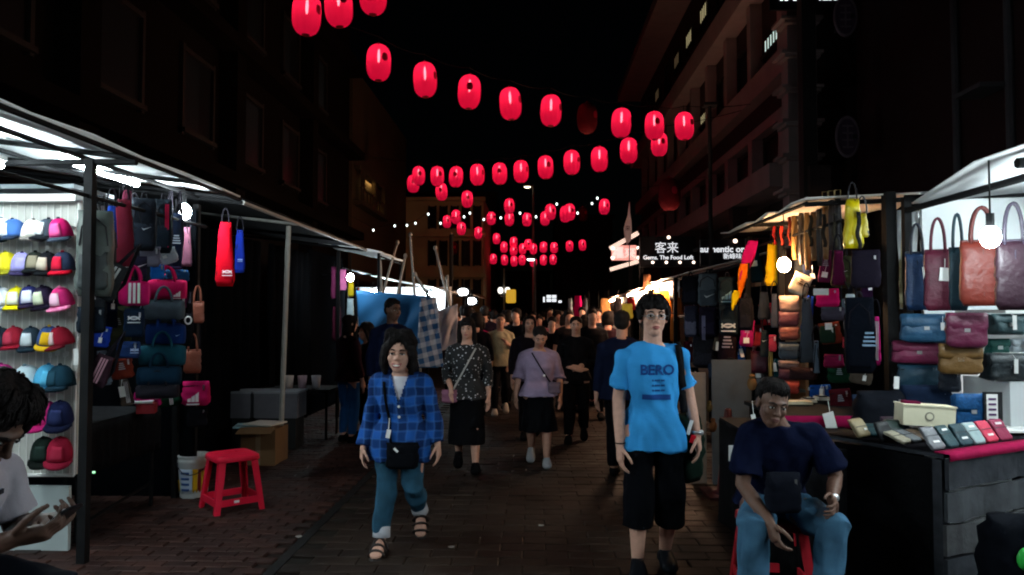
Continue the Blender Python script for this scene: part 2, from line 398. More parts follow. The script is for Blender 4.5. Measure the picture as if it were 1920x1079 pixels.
for s in (-1, 1):
    MB().ell((s*.16, 0, q.z), (.13, .13, .16), 10, 7).build('globe', lamp_mat('globe_white', (1, .95, .85), 1.6), gl, True)
    MB().tube([(0, 0, q.z-.3), (s*.16, 0, q.z-.26), (s*.16, 0, q.z-.15)], .025).build('bracket', GREYPOLE, gl)
q = at(958, 556, 33)
ys = thing('yellow_sign', 'small yellow signboard hanging above the far crowd', 'sign', q)
MB().loft([((0, 0, -.3), .16, .06), ((0, 0, -.26), .22, .08), ((0, 0, .26), .22, .08), ((0, 0, .3), .18, .06)], 12, 5).build('box', lamp_mat('sign_yellow', (1, .55, .03), .55), ys)
MB().box((0, .1, 0), (.03, .03, .8)).build('bracket', STEEL, ys)
MB().box((.0, .1, -1.6), (.05, .05, 3.0)).build('post', STEEL, ys)
for (px, py, w_, h_, n, lab) in ((1034, 560, .42, .3, 4, 'bright four-pane white display window above the far crowd'), (1020, 562, .1, .24, 1, 'narrow white lit panel left of the four-pane display'), (1050, 566, .16, .12, 1, 'small white lit panel right of the four-pane display')):
    q = at(px, py, 30); sg = thing('light_box', lab, 'light box', q, 0, 'light boxes above the far crowd')
    MB().box((0, .05, 0), (w_+.06, .08, h_+.06)).build('casing', STEEL, sg)
    MB().box((0, .1, -1.1-h_), (.06, .05, 2.6)).build('post', STEEL, sg)
    k = 2 if n == 4 else 1
    for i in range(k):
        for j in range(k): MB().box((-w_/2+w_*(i+.5)/k, .0, -h_/2+h_*(j+.5)/k), (w_/k-.03, .03, h_/k-.03)).build('pane', lamp_mat('lightbox_white', (.9, .95, 1), 1.1), sg)

# ------------------------------------------------------------------ restaurant signs, right side
ws = lamp_mat('letters_white', (.92, .95, 1), .85)
Y = 15.0
q = at(1253, 474, Y)
rs_ = thing('restaurant_sign', 'black restaurant sign with two white characters and small lamps', 'sign', q)
MB().box((0, .06, .02), (1.12, .08, .62)).build('board', M('sign_black'), rs_)
for k, ch in enumerate('客来'): text('character', ch, .24, ws, rs_, (-.15+.24*k, .01, .085), ext=.006)
text('lettering', 'Gems. The Food Loft', .115, ws, rs_, (0, .01, -.10), ext=.006, bold=.002)
bw = lamp_mat('sign_bulb', (1, .75, .6), 3)
for k in range(4):
    MB().ell((-.32+k*.27, -.06, -.20), (.03, .03, .03), 8, 6).build('bulb', bw, rs_)
    MB().tube([(-.32+k*.27, .03, -.17), (-.32+k*.27, -.06, -.17)], .012, 6).build('socket', STEEL, rs_)
MB().ell((0, -.06, .30), (.035, .035, .035), 8, 6).build('bulb', bw, rs_)
for s in (-1, 1): MB().box((s*.5, .35, .1), (.05, .5, .05)).build('bracket', STEEL, rs_)
MB().box((-.45, .65, -1.4), (.08, .08, 3.4)).build('post', STEEL, rs_)
q = at(1362, 474, 14)
as_ = thing('slogan_sign', 'black sign reading authentic or, partly behind the dark post', 'sign', q)
MB().box((0.1, .06, .0), (1.15, .08, .5)).build('board', M('sign_black'), as_)
text('lettering', 'authentic or', .165, ws, as_, (-.075, .01, .06), ext=.006, bold=.003)
for k, ch in enumerate('新峰味'): text('character', ch, .12, ws, as_, (-.0+.115*k, .01, -.075), ext=.006)
MB().ell((.15, -.06, .21), (.04, .04, .04), 8, 6).build('bulb', bw, as_)
for s in (-1, 1): MB().box((s*.45, .4, .1), (.05, .6, .05)).build('bracket', STEEL, as_)
MB().box((.5, .7, -1.4), (.08, .08, 3.4)).build('post', STEEL, as_)
q = at(1333, 480, 12.6); pl_ = thing('dark_post', 'dark upright post standing in front of the slogan sign', 'post', (q.x, 12.6, 0))
MB().tube([(0, 0, 0), (0, 0, 5.1)], .034).build('pole', M('post_black'), pl_); MB().box((0, 0, 5.12), (.22, .22, .05)).build('cap', M('post_black'), pl_)
# flared lit eave sign
q = at(1170, 476, 17)
ps_ = thing('pavilion_sign', 'glowing pagoda shaped sign with red characters and bulbs', 'sign', q)
glow = lamp_mat('eave_glow', (1, .72, .58), .95)
def eave(z, w0, w1): 
    P = [[(x, y, z+.34*((x+w0)/(2*w0))*1.0-.06+.02*abs(y)) for y in (-.12, .12)] for x in np.linspace(-w0, w0, 9)]
    return MB().sheet(P, .09)
eave(.18, .31, .3).build('upper_eave', glow, ps_); 
MB().sheet([[(x, y, -.36+.18*(x+.31)/.62) for y in (-.12, .12)] for x in np.linspace(-.31, .31, 9)], .08).build('lower_eave', glow, ps_)
MB().box((0, .03, .02), (.56, .05, .34)).build('panel', lamp_mat('panel_red', (.9, .05, .05), .5), ps_)
for k, ch in enumerate('福來'): text('character', ch, .27, lamp_mat('letters_cream', (1, .8, .75), .8), ps_, (-.135+.27*k, -.01, .0), ext=.01)
for x in (-.27, .31):
    for z in (-.1, .12): MB().ell((x, -.1, z), (.04, .04, .04), 8, 6).build('bulb', bw, ps_)
MB().box((.25, .4, .0), (.05, .75, .05)).build('bracket', STEEL, ps_); MB().box((.25, .75, -1.2), (.08, .08, 3.6)).build('post', STEEL, ps_)
q = at(1177, 425, 16.6)
fl = thing('feather_flag', 'white teardrop flag with dark lettering above the pagoda sign', 'flag', q)
pts = [(-.02, -.42), (.07, -.3), (.09, -.05), (.085, .1), (.055, .3), (.045, .55), (.03, .55), (.0, .25), (-.06, .08), (-.09, -.05), (-.07, -.25)]
MB().rings([[(x, y, z) for x, z in pts] for y in (-.008, .008)]).build('cloth', M('flag_white', (.7, .66, .72), rough=.8, var=.1, emit=0), fl)
text('lettering', '来', .13, M('ink_dark', (.08, .04, .1), rough=.8), fl, (0, -.012, -.05), ext=.002)
MB().tube([(.02, .012, -1.9), (.05, .012, .6)], .012).build('pole', STEEL, fl)
# ================================================================== LANTERNS
def lantern_shell_mat(name, e, t):
    m = bpy.data.materials.new(name); m.use_nodes = True; n = m.node_tree.nodes; L = m.node_tree.links
    n.remove(n['Principled BSDF']); out = n['Material Output']
    tc = n.new('ShaderNodeTexCoord'); nz = n.new('ShaderNodeTexNoise'); nz.inputs['Scale'].default_value = 7; L.new(tc.outputs['Object'], nz.inputs['Vector'])
    mr = n.new('ShaderNodeMapRange'); mr.inputs[3].default_value = e*.8; mr.inputs[4].default_value = e*1.2; L.new(nz.outputs['Fac'], mr.inputs[0])
    em = n.new('ShaderNodeEmission'); em.inputs['Color'].default_value = (1, .010, .11, 1); L.new(mr.outputs[0], em.inputs['Strength'])
    tr = n.new('ShaderNodeBsdfTranslucent'); tr.inputs['Color'].default_value = (.85, .03, .11, 1)
    tp = n.new('ShaderNodeBsdfTransparent'); tp.inputs['Color'].default_value = (1, .5, .55, 1)
    ad = n.new('ShaderNodeAddShader'); mx = n.new('ShaderNodeMixShader'); mx.inputs[0].default_value = t
    L.new(em.outputs[0], ad.inputs[0]); L.new(tr.outputs[0], ad.inputs[1]); L.new(ad.outputs[0], mx.inputs[1]); L.new(tp.outputs[0], mx.inputs[2]); L.new(mx.outputs[0], out.inputs[0])
    return m
LSH = lantern_shell_mat('lantern_silk', .20, .13)
LOFF = M('lantern_silk_unlit', (.11, .006, .010), rough=.8, var=.2)
LEMB = M('lantern_emblem', (.45, .01, .04), rough=.8, var=.1)
LBULB = lamp_mat('lantern_bulb', (1, .42, .46), 19)
prof = []
for k in range(21):
    a = .5-.5*math.cos(PI*k/20); z = -.245+.49*a; q = abs(2*a-1); r = .035+.137*max(0, 1-q**3.0)**.5
    prof.append((r, z*1.06))
def lantern_master(lit):
    r = {}
    nseg = 52; t = MB(); rs = []
    for rr, z in prof:
        an = np.arange(nseg)*2*PI/nseg; q = rr*(1+.025*np.abs(np.cos(an*6.5))); rs.append(np.stack([q*np.cos(an), q*np.sin(an), np.full(nseg, z)], 1))
    t.rings(rs, caps=False); r['shell'] = t.mesh('shell', LSH if lit else LOFF, True)
    r['cap'] = MB().lathe([(.02, .257), (.05, .257), (.05, .268), (.03, .276), (.012, .30)], 14).mesh('cap', M('lantern_wood', (.22, .015, .02), rough=.6))
    r['base_ring'] = MB().lathe([(.05, -.258), (.05, -.268), (.03, -.268), (.03, -.259)], 14).mesh('base_ring', M('lantern_wood'))
    # painted emblem patch, curved with the shell
    e = MB(); P = []
    for i in range(7):
        row = []
        for j in range(7):
            u = (i/6-.5)*2; v = (j/6-.5)*2; k = math.sqrt(1-.35*min(1, v*v*.9)) 
            a = -PI/2+.62+u*.27*k; z = .04+v*.06*math.sqrt(1-.5*u*u); rr = np.interp(z, [p[1] for p in prof], [p[0] for p in prof])+.006
            row.append((rr*math.cos(a), rr*math.sin(a), z))
        P.append(row)
    e.sheet(P, .002); r['emblem'] = e.mesh('emblem', LEMB)
    if lit: r['bulb'] = MB().ell((0, 0, .10), (.02, .02, .11), 8, 6).mesh('bulb', LBULB)
    r['cord'] = MB().tube([(0, 0, .29), (0, 0, .40)], .005, 5).mesh('cord', WIRE)
    return r
LM = {True: lantern_master(True), False: lantern_master(False)}
rl = random.Random(5)
def lantern(px, py, hpx, label, lit=True, group='lit red lanterns strung over the street', far=False):
    Y = .53*F/hpx; p = at(px, py, Y)
    t = thing('red_lantern', label, 'lantern', p, rl.uniform(-.5, .5), group)
    t.rotation_euler = (rl.uniform(-.05, .05), rl.uniform(-.05, .05), rl.uniform(-.7, .7))
    for k, me in LM[lit].items():
        if far and k in ('cord', 'base_ring'): continue
        obj(k, me, t)
    return p
def cable(pts, label, name='lantern_cable'):
    P = []
    for a, b in zip(pts[:-1], pts[1:]):
        for k in range(6):
            q = a.lerp(b, k/6); q.z -= .05*math.sin(PI*k/6); P.append(q)
    P.append(pts[-1])
    o = MB().tube(P, .007, 5).build(name, WIRE); return tag(o, label, 'cable')
up = Vector((0, 0, .38))
ORD = ['first', 'second', 'third', 'fourth', 'fifth', 'sixth', 'seventh', 'eighth', 'ninth', 'tenth', 'eleventh', 'twelfth', 'thirteenth', 'fourteenth', 'fifteenth', 'sixteenth']
A = [(575, 27, 82), (635, 12, 80), (700, -10, 78)]
pa = [lantern(*a, l) for a, l in zip(A, ('big lit red lantern cut by the top edge, leftmost of three', 'big lit red lantern at the top edge, middle of three', 'big lit red lantern at the top edge, only its lower part showing'))]
cable([pa[0]+Vector((-2.6, -1.2, .9))]+[p+up for p in pa]+[pa[2]+Vector((3, 1.5, .9))], 'thin black cable holding the three lanterns at the top edge')
B = [(710, 118, 70), (797, 150, 67), (880, 173, 65), (957, 195, 62), (1033, 208, 60), (1101, 222, 58), (1165, 231, 56), (1227, 236, 54), (1283, 237, 53)]
pb = []
for i, (x, y, h) in enumerate(B):
    lab = 'unlit dark red lantern hanging in the gap of the nearest lit string' if i == 5 else f'lit red lantern with dark emblem, {ORD[i]} from left on the nearest long string'
    pb.append(lantern(x, y, h, lab, i != 5, group=None if i == 5 else 'lit red lanterns strung over the street'))
cable([Vector((-5.2, 9.2, 6.4))]+[p+up for p in pb]+[Vector((4.7, 15.6, 6.0))], 'thin black cable of the nearest long lantern string')
C = [(785, 330, 36), (820, 331, 38), (855, 332, 39.5), (895, 328, 40.5), (937, 326, 41.5), (977, 322, 42.5), (1023, 314, 44), (1072, 305, 46), (1124, 299, 47.5), (1179, 283, 49), (1236, 271, 46)]
pc = [lantern(x, y, h, f'lit red lantern, {ORD[i]} from left on the second long string') for i, (x, y, h) in enumerate(C)]
cable([Vector((-5.4, 23, 6.6))]+[p+up for p in pc]+[Vector((4.7, 15.9, 6.0))], 'thin black cable of the second long lantern string')
D = [(775, 345, 34), (828, 360, 33), (876, 374, 32), (955, 387, 29), (1032, 398, 30), (1060, 402, 31), (1068, 398, 32), (1093, 402, 28), (1133, 388, 30)]
for i, (x, y, h) in enumerate(D):
    lantern(x, y, h, 'half dark red lantern beside the small string bulbs, right of centre' if i == 7 else f'small lit red lantern, {ORD[i]} from left on the dipping third string', lit=i != 7, group=None if i == 7 else 'lit red lanterns of the third string', far=True)
E_ = [(838, 416, 24), (855, 407, 27), (865, 429, 25), (897, 437, 23), (921, 410, 25), (955, 411, 26), (988, 412, 26), (1022, 410, 27)]
for i, (x, y, h) in enumerate(E_):
    lantern(x, y, h, f'small lit red lantern, {ORD[i]} from left in the sparse middle cluster', group='lit red lanterns of the middle cluster', far=True)
G = [[(903, 459), (931, 448), (945, 464), (963, 455), (963, 470), (980, 467), (990, 459), (1000, 467), (1019, 464), (1039, 465), (1068, 462), (1092, 460)], [(902, 480), (925, 486), (946, 488), (964, 490), (979, 488), (1000, 491), (1019, 488), (1037, 487)]]
for r_, row in enumerate(G):
    for i, (x, y) in enumerate(row):
        lantern(x, y, 21-r_*1.0, f'tiny lit red lantern, {ORD[i]} from left in the {"lowest" if r_ else "second lowest"} far row', group='tiny lit red lanterns at the far end', far=True)
for x, y, h, l in ((850, 466, 24, 'unlit dark lantern hanging against the tan shophouse'), (879, 462, 18, 'unlit reddish lantern, upper of two beside the far row'), (879, 493, 18, 'unlit reddish lantern, lower of two beside the far row'), (1255, 365, 62, 'unlit dark red lantern hanging in front of the right shophouse beam')):
    lantern(x, y, h, l, False, None, True)
# small white string bulbs
sl = thing('string_lights', 'sagging string of tiny white bulbs across the street above the crowd', 'string lights')
SB = lamp_mat('string_bulb', (.85, 1, .95), 3.0); bm_ = MB().ell((0, 0, 0), (.026, .026, .035), 8, 6).mesh('bulb', SB)
pp = [(700, 432), (740, 424), (763, 423), (779, 419), (803, 402), (826, 419), (870, 407), (881, 400), (907, 412), (939, 409), (975, 400), (1005, 407), (1044, 383), (1083, 400), (1110, 382), (1120, 372)]
P = []
for i, (x, y) in enumerate(pp):
    q = at(x, y, 19.5); P.append(q+Vector((0, 0, .06))); obj('bulb', bm_, sl, q)
P = [Vector((-5.4, 19.5, 4.5))]+P+[Vector((4.7, 19.5, 5.2))]
MB().tube(P, .006, 5).build('wire', WIRE, sl)

# ================================================================== STALLS, LEFT
CANV = M('canvas_white', (.82, .83, .84), rough=.85, var=.12, scale=3, bump=.25)
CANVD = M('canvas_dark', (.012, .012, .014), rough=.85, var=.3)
TUBE = lamp_mat('tube_light', (.80, .96, 1), 250)
BULBC = lamp_mat('bulb_cool', (.82, .96, 1), 400)
BULBW = lamp_mat('bulb_warm', (1, .58, .28), 420)
def tube_lamp(p, L, label, parent=None):
    t = thing('tube_lamp', label, 'lamp', p)
    MB().box((0, 0, .048), (.024, L+.06, .03)).build('batten', WHITEP, t)
    MB().tube([(0, -L/2, 0), (0, L/2, 0)], .016, 8).build('tube', TUBE, t)
    MB().tube([(0, -L*.3, .05), (0, -L*.3, .18)], .006, 5).build('hanger', STEEL, t)
    MB().tube([(0, L*.3, .05), (0, L*.3, .18)], .006, 5).build('hanger', STEEL, t)
    return t
def bulb_lamp(p, r, label, mat, hang=.25):
    t = thing('bulb_lamp', label, 'lamp', p)
    MB().ell((0, 0, 0), (r, r, r*1.2), 12, 8).build('bulb', mat, t, True)
    MB().tube([(0, 0, r*1.1), (0, 0, r*1.1+.07)], .02, 8).build('socket', STEEL, t)
    MB().tube([(0, 0, r*1.1+.07), (0, 0, r+hang)], .005, 5).build('cord', WIRE, t)
    return t
XE, XP, XW = -2.57, -2.85, -5.0       # eave, posts, rear wall of the left row
s1 = thing('market_stall', 'brightly lit stall with white canopy, caps and hanging bags on the left', 'market stall')
def canopy(owner, x0, x1, y0, y1, z0, z1, mat, nx=10, ny=14, sag=.03, name='canopy', t=.012):
    P = []
    for i in range(nx+1):
        row = []
        for j in range(ny+1):
            a = i/nx; b = j/ny
            row.append((x0+(x1-x0)*a, y0+(y1-y0)*b, z0+(z1-z0)*a-sag*abs(math.sin(b*PI*5))*math.sin(PI*a)+.01*math.sin(b*37+a*9)))
        P.append(row)
    return MB().sheet(P, t).build(name, mat, owner, True)
canopy(s1, XE, XW, -1.2, 6.45, 2.62, 2.95, CANV)
for y in (0.2, 1.7, 3.2, 4.7, 5.6, 6.4):
    MB().tube([(XE, y, 2.585), (XW, y, 2.90)], .018, 6).build('roof_rib', STEEL, s1)
for x, z in ((XE, 2.585), (XP-.1, 2.61), (-3.7, 2.72)):
    MB().tube([(x, -1.2, z), (x, 6.45, z)], .017, 6).build('roof_bar', STEEL, s1)
MB().tube([(XW, 4.7, 2.56), (XE+.02, 4.7, 2.56)], .022, 6).build('cross_bar', STEEL, s1)
MB().box((-3.08, 6.38, 1.29), (.045, .045, 2.58)).build('post', STEEL, s1)
for y in (.2, 4.7): MB().box((XP, y, 1.29), (.055, .055, 2.58)).build('post', STEEL, s1)
MB().tube([(XP, .2, 2.34), (XP, 6.4, 2.34)], .014, 6).build('hanging_rail', STEEL, s1)
MB().box((XW-.03, 3.3, 1.4), (.05, 6.3, 2.8)).build('rear_sheet', M('sheet_grey', (.45, .5, .52), rough=.8, var=.2, scale=2), s1)
MB().box((-3.95, 6.44, 1.25), (2.0, .03, 2.5)).build('end_sheet', M('sheet_dark', (.002, .0023, .003), rough=.95, spec=0), s1)
MB().box((-4.1, 5.25, 2.46), (1.9, .5, .03)).build('loft_shelf', M('shelf_steel', (.3, .34, .36), rough=.5, metal=.3), s1)
tube_lamp((-3.36, 4.0, 2.52), 1.2, 'bright white tube lamp under the left canopy')
tube_lamp((-3.6, 1.4, 2.5), 1.2, 'white tube lamp under the left canopy, nearest the camera')
for y_, l_ in ((2.3, 'second'), (.6, 'third')): tube_lamp((-2.9, y_, 2.46), 1.2, f'{l_} white tube lamp along the front edge of the left canopy, toward the camera')  # tubes added out of view to light the walkers from the front
tube_lamp((-3.3, 5.6, 2.66), 1.0, 'white tube lamp above the hanging bags, under left canopy')
bl = at(345, 397, 6.0); bulb_lamp(bl, .055, 'glaring white bulb hanging among the left bags', BULBC)
# cap panel
YC = 4.92
cp = thing('cap_display', 'white wire display panel with rows of caps in left stall', 'display panel', (0, 0, 0))
xl, xr = at(-60, 500, YC).x, at(141, 500, YC).x
zt, zb = at(70, 377, YC).z, at(70, 893, YC).z
MB().box(((xl+xr)/2, YC+.07, (zt+zb)/2), (xr-xl, .02, zt-zb)).build('backing_board', M('board_white', (.56, .55, .51), rough=.6, var=.12, scale=3), cp)
g = MB(); g.tube([(xl, YC+.03, zt), (xr, YC+.03, zt)], .012, 6); g.tube([(xr, YC+.03, zt), (xr, YC+.03, zb)], .012, 6); g.tube([(xl, YC+.03, zb), (xr, YC+.03, zb)], .012, 6)
g.build('frame', WHITEP, cp)
for k, x in enumerate(np.arange(xl, xr, .05)): MB().tube([(x, YC+.045, zb), (x, YC+.045, zt)], .0025, 4).build('wire', WHITEP, cp)
MB().box(((xl+xr)/2, YC+.03, zt+.02), (xr-xl, .09, .05)).build('light_rail', WHITEP, cp)
wb = MB().box(((xl+xr)/2, YC+.03, zb/2-.03), (xr-xl-.04, .03, zb-.08)).build('white_board', M('board_pale', (.36, .40, .40), rough=.5, var=.15, scale=2)); tag(wb, 'pale board standing on the ground below the cap display', 'board')
def cap_meshes(w):
    c = MB(); n = 16; rs = []
    for k in range(8):
        a = k/7*PI/2; rr = math.cos(a)**.75; rs.append(np.stack([rr*np.cos(np.arange(n)*2*PI/n)*.5, rr*np.sin(np.arange(n)*2*PI/n)*.56, np.full(n, .62*math.sin(a))], 1)*w)
    c.rings(rs)
    b = MB(); P = []
    for i in range(9):
        a = -PI+.25+(PI-.5)*i/8; row = []
        for j in range(4):
            e = 1+.62*j/3*(math.sin(-a))**.6; row.append((.5*e**.35*math.cos(a)*w, .56*e*math.sin(a)*w, (.02-.10*(e-1)-.16*(math.cos(a))**2*(e-1))*w))
        P.append(row)
    b.sheet(P, .008)
    f = MB(); P = []
    for i in range(7):
        row = []
        for j in range(5):
            a = -PI/2+(i-3)*.17; e = .14+.72*j/4; rr = math.cos(e)**.75; row.append((rr*.52*math.cos(a)*w, rr*.58*math.sin(a)*w, .63*math.sin(e)*w))
        P.append(row)
    f.sheet(P, .006)
    return c, b, f
CW = .142; capM = cap_meshes(CW)
def cap(px, py, Y, c1, c2, c3, label, s=1.0):
    p = at(px, py, Y); t = thing('baseball_cap', label, 'cap', p, random.uniform(-.35, .35), 'caps on the white wire display'); t.scale = (s*.98, s, s*1.42)
    t.rotation_euler = (random.uniform(.05, .3), random.uniform(-.12, .12), random.uniform(-.6, .6))
    for nm, mb, c in zip(('crown', 'brim', 'front_panel'), capM, (c1, c2, c3)): obj(nm, mb.mesh(nm, fab(c), True), t)
    MB().ell((0, 0, .62*CW), (.012, .012, .008), 8, 5).build('button', fab(c2), t)
rows = [
 (446, ['#dcdcdc/#3a3f46/#c9c9d6/pale grey', '#3c5f9a/#1c2434/#e6e6f0/blue with white front', '#e8e0d2/#6a6460/#e9e4dc/cream', '#3c4650/#16181d/#d9dde0/charcoal with white front', '#d21f6a/#3a4250/#e45b96/hot pink']),
 (508, ['#8c1626/#5a1018/#8c1626/dark red', '#d8c62a/#8a8420/#e0d043/yellow', '#8d86c4/#2a2440/#9a93cc/lilac', '#2a2d28/#101214/#8a806c/black with tan badge', '#17181c/#0c0d10/#b9aa98/black with skull badge', '#2f3850/#b5122a/#d0203c/navy and red']),
 (572, ['#d0d4dc/#9298a8/#e2e2e6/white', '#e2d21e/#d2c010/#f0eccc/yellow with white front', '#2b2f66/#1d1428/#d8d8e6/navy with white badge', '#1d1628/#120d1a/#c8cdb0/black with pale badge', '#c22a6c/#e27aa6/#f0b6cc/pink']),
 (648, ['#1d2630/#0d0f14/#c8ccd2/dark with white badge', '#8a1c2c/#7c1424/#a83448/crimson', '#24303a/#14202a/#c2cad0/slate with white badge', '#31456e/#c39a1c/#d8a820/navy with gold brim', '#7a1626/#4e0c16/#b8a0a0/maroon']),
 (725, ['#c8348a/#a02070/#d860a4/bright pink', '#bcd0d8/#8aa4b0/#c8dce4/icy grey', '#4a9ac0/#2c6a8c/#56a8cc/sky blue', '#173240/#0e1e28/#1e3c4a/dark teal']),
 (793, ['#c02a72/#a01c5c/#d0407f/magenta', '#1a2040/#10142a/#232a4c/dark navy']),
 (860, ['#16201c/#0c100e/#1c2824/black green', '#8e1c34/#701428/#a02840/red'])]
rown = ['top', 'second', 'third', 'fourth', 'fifth', 'sixth', 'lowest']
for r_, (y, cs) in enumerate(rows):
    n = len(cs); xs = [118-(n-1-i)*(26 if n == 6 else 28.5) for i in range(n)]
    if r_ == 4: xs = [8, 58, 88, 116]
    if r_ == 5: xs = [88, 112]
    if r_ == 6: xs = [84, 112]
    for x, c in zip(xs, cs):
        a, b, e, nm = c.split('/'); cap(x+random.uniform(-3, 3), y+random.uniform(-2, 2), YC-.06, a, b, e, f'{nm} cap in the {rown[r_]} row of the white wire display', 1.0 if r_ < 4 else 1.15)

# dark second stall
s2 = thing('dark_stall', 'unlit stall with hanging black curtains behind a grey pole', 'market stall')
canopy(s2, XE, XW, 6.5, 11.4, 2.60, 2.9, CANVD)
MB().tube([(XE, 6.5, 2.57), (XE, 11.4, 2.57)], .02, 6).build('roof_bar', GREYPOLE, s2)
for y in (6.5, 8.05, 9.8, 11.4): MB().tube([(XE, y, 2.565), (XW, y, 2.86)], .018, 6).build('roof_rib', GREYPOLE if y == 8.05 else STEEL, s2)
pb_ = at(525, 865, 8.04); pt_ = at(541, 438, 8.04)
MB().tube([pb_, pt_+Vector((0, 0, .08))], .028, 8).build('pole', GREYPOLE, s2)
for y in (6.55, 11.4): MB().box((XP-.15, y, 1.28), (.05, .05, 2.56)).build('post', STEEL, s2)
cur = M('curtain_black', (.003, .0033, .004), rough=1, spec=0, var=.35, scale=4)
def curtain(y0, y1, x, z0, z1, amp=.05):
    n = int((y1-y0)/.035); P = [[(x+amp*math.sin(i*.75)+.02*math.sin(i*2.1+k), y0+(y1-y0)*i/n, z0+(z1-z0)*k/6) for k in range(7)] for i in range(n+1)]
    return MB().sheet(P, .006)
for a, b, x in ((6.7, 8.0, -3.45), (8.05, 9.5, -3.5), (9.55, 11.35, -3.42)):
    curtain(a, b, x, .05, 2.5).build('curtain', cur, s2, True)
# grey cabinets, table and carton in the dark stall
for px0, px1, lab in ((405, 468, 'left one of two grey boxes in the dark stall'), (474, 556, 'right one of two grey boxes in the dark stall')):
    Yq = 8.6; a = at(px0, 785, Yq); b = at(px1, 739, Yq); h_ = b.z-.0
    bx = thing('grey_box', lab, 'box', ((a.x+b.x)/2, Yq+.2, 0), 0, 'grey boxes in the dark stall')
    MB().box((0, 0, (a.z+b.z)/2), (b.x-a.x, .36, b.z-a.z)).build('body', M('box_grey', (.12, .115, .13), rough=.8, var=.2), bx)
    MB().box((0, 0, b.z+.012), (b.x-a.x+.02, .38, .024)).build('lid', M('box_lid', (.24, .24, .26), rough=.6), bx)
    MB().box((0, 0, a.z/2), (b.x-a.x-.04, .32, a.z-.01)).build('plinth', M('box_plinth', (.02, .02, .02), rough=.7), bx)
a = at(456, 865, 7.75); b = at(522, 806, 7.75)
ct = thing('cardboard_carton', 'brown cardboard carton beneath pale boards beside the grey pole', 'carton', ((a.x+b.x)/2-.03, 7.95, 0))
CB = M('cardboard', (.15, .085, .042), rough=.9, var=.2, scale=6)
MB().box((0, 0, b.z/2), (b.x-a.x, .4, b.z)).build('body', CB, ct)
MB().box((0, -.202, b.z*.5), (.05, .004, b.z-.02)).build('tape', M('tape_tan', (.22, .16, .10), rough=.5), ct)
MB().box((0, -.27, b.z+.0), (b.x-a.x, .16, .008), M3=Matrix.Rotation(R(18), 3, 'X')).build('flap', CB, ct)
for k, (c, dx, dz, rz, lab) in enumerate(((('#8fb4bf'), -.12, .02, .2, 'pale blue board lying on the brown carton'), (('#c9c2b8'), .02, .045, -.25, 'cream card lying on top of the pale blue board'))):
    bd = MB().box((0, 0, 0), (.34, .30, .014), rz=rz).build('board', pla(c)); bd.location = (ct.location.x+dx, 7.9, b.z+dz); tag(bd, lab, 'board')
tb_ = thing('folding_table', 'low dark table at the rear of the dark stall', 'table', (-3.05, 9.6, 0))
MB().box((0, 0, .62), (1.0, .6, .04)).build('tabletop', M('table_dark', (.006, .006, .007), rough=.8, spec=.1), tb_)
for sx in (-1, 1):
    for sy in (-1, 1): MB().tube([(sx*.45, sy*.25, 0), (sx*.45, sy*.25, .6)], .016, 6).build('leg', STEEL, tb_)
for px, c, lab in ((541, '#cfc8c4', 'white paper cup beside the grey pole'), (566, '#c8a8b4', 'pinkish cup, middle of the small cups'), (592, '#b8b4bc', 'pale cup farthest right of the small cups')):
    p = at(px, 796, 9.5); p.z = .64; cu = MB().lathe([(.045, 0), (.06, .16), (.056, .16), (.042, .01)], 14).build('cup', pla(c), None, True, p); tag(cu, lab, 'cup')

# small lit third stall
s3 = thing('clothes_stall', 'small lit stall with hanging clothes beyond the dark stall', 'market stall')
canopy(s3, -2.35, -3.5, 11.5, 13.6, 2.55, 2.75, CANV, 6, 8)
for x, y in ((-2.42, 11.6), (-2.42, 13.5)): MB().box((x, y, 1.27), (.04, .04, 2.54)).build('post', STEEL, s3)
MB().tube([(-2.45, 11.6, 2.2), (-3.3, 11.6, 2.2)], .012, 6).build('rail', STEEL, s3)
MB().tube([(-2.42, 11.6, 2.5), (-2.42, 13.5, 2.5)], .015, 6).build('roof_bar', STEEL, s3)
MB().box((-3.5, 12.5, 1.3), (.04, 2.0, 2.6)).build('rear_sheet', M('sheet_dark'), s3)
bulb_lamp(at(657, 521, 10.8), .05, 'white bulb hanging beside the pink garment in the clothes stall', lamp_mat('bulb_cool_dim', (.82, .96, 1), 190), .3)
# blue tarpaulin
Y = 11.0
def quad_sheet(P4, nx, ny, amp, fr=9, seed=1):
    a, b, c, d = [np.array(p) for p in P4]; P = []
    for i in range(nx+1):
        row = []
        for j in range(ny+1):
            u = i/nx; v = j/ny; p = (a*(1-u)+b*u)*(1-v)+(d*(1-u)+c*u)*v
            p = p+np.array((0, amp*(math.sin(u*fr+v*3+seed)+.5*math.sin((u+v)*fr*1.7)), 0))*math.sin(PI*min(1, max(0, v*1.1))); row.append(p)
        P.append(row)
    return P
TARP = M('tarpaulin_blue', (.025, .12, .28), rough=.5, var=.25, scale=3, bump=.35)
tp = thing('blue_tarpaulin', 'blue tarpaulin sheet stretched between poles behind the plaid woman', 'tarpaulin')
MB().sheet(quad_sheet([at(668, 545, Y), at(800, 556, Y), at(822, 690, Y-.1), at(676, 690, Y-.1)], 26, 18, .05), .006).build('sheet', TARP, tp, True)
for px, yt in ((669, 540), (802, 545)): 
    p = at(px, yt, Y+.03); MB().tube([(p.x, p.y, 0), p], .02, 6).build('pole', STEEL, tp)
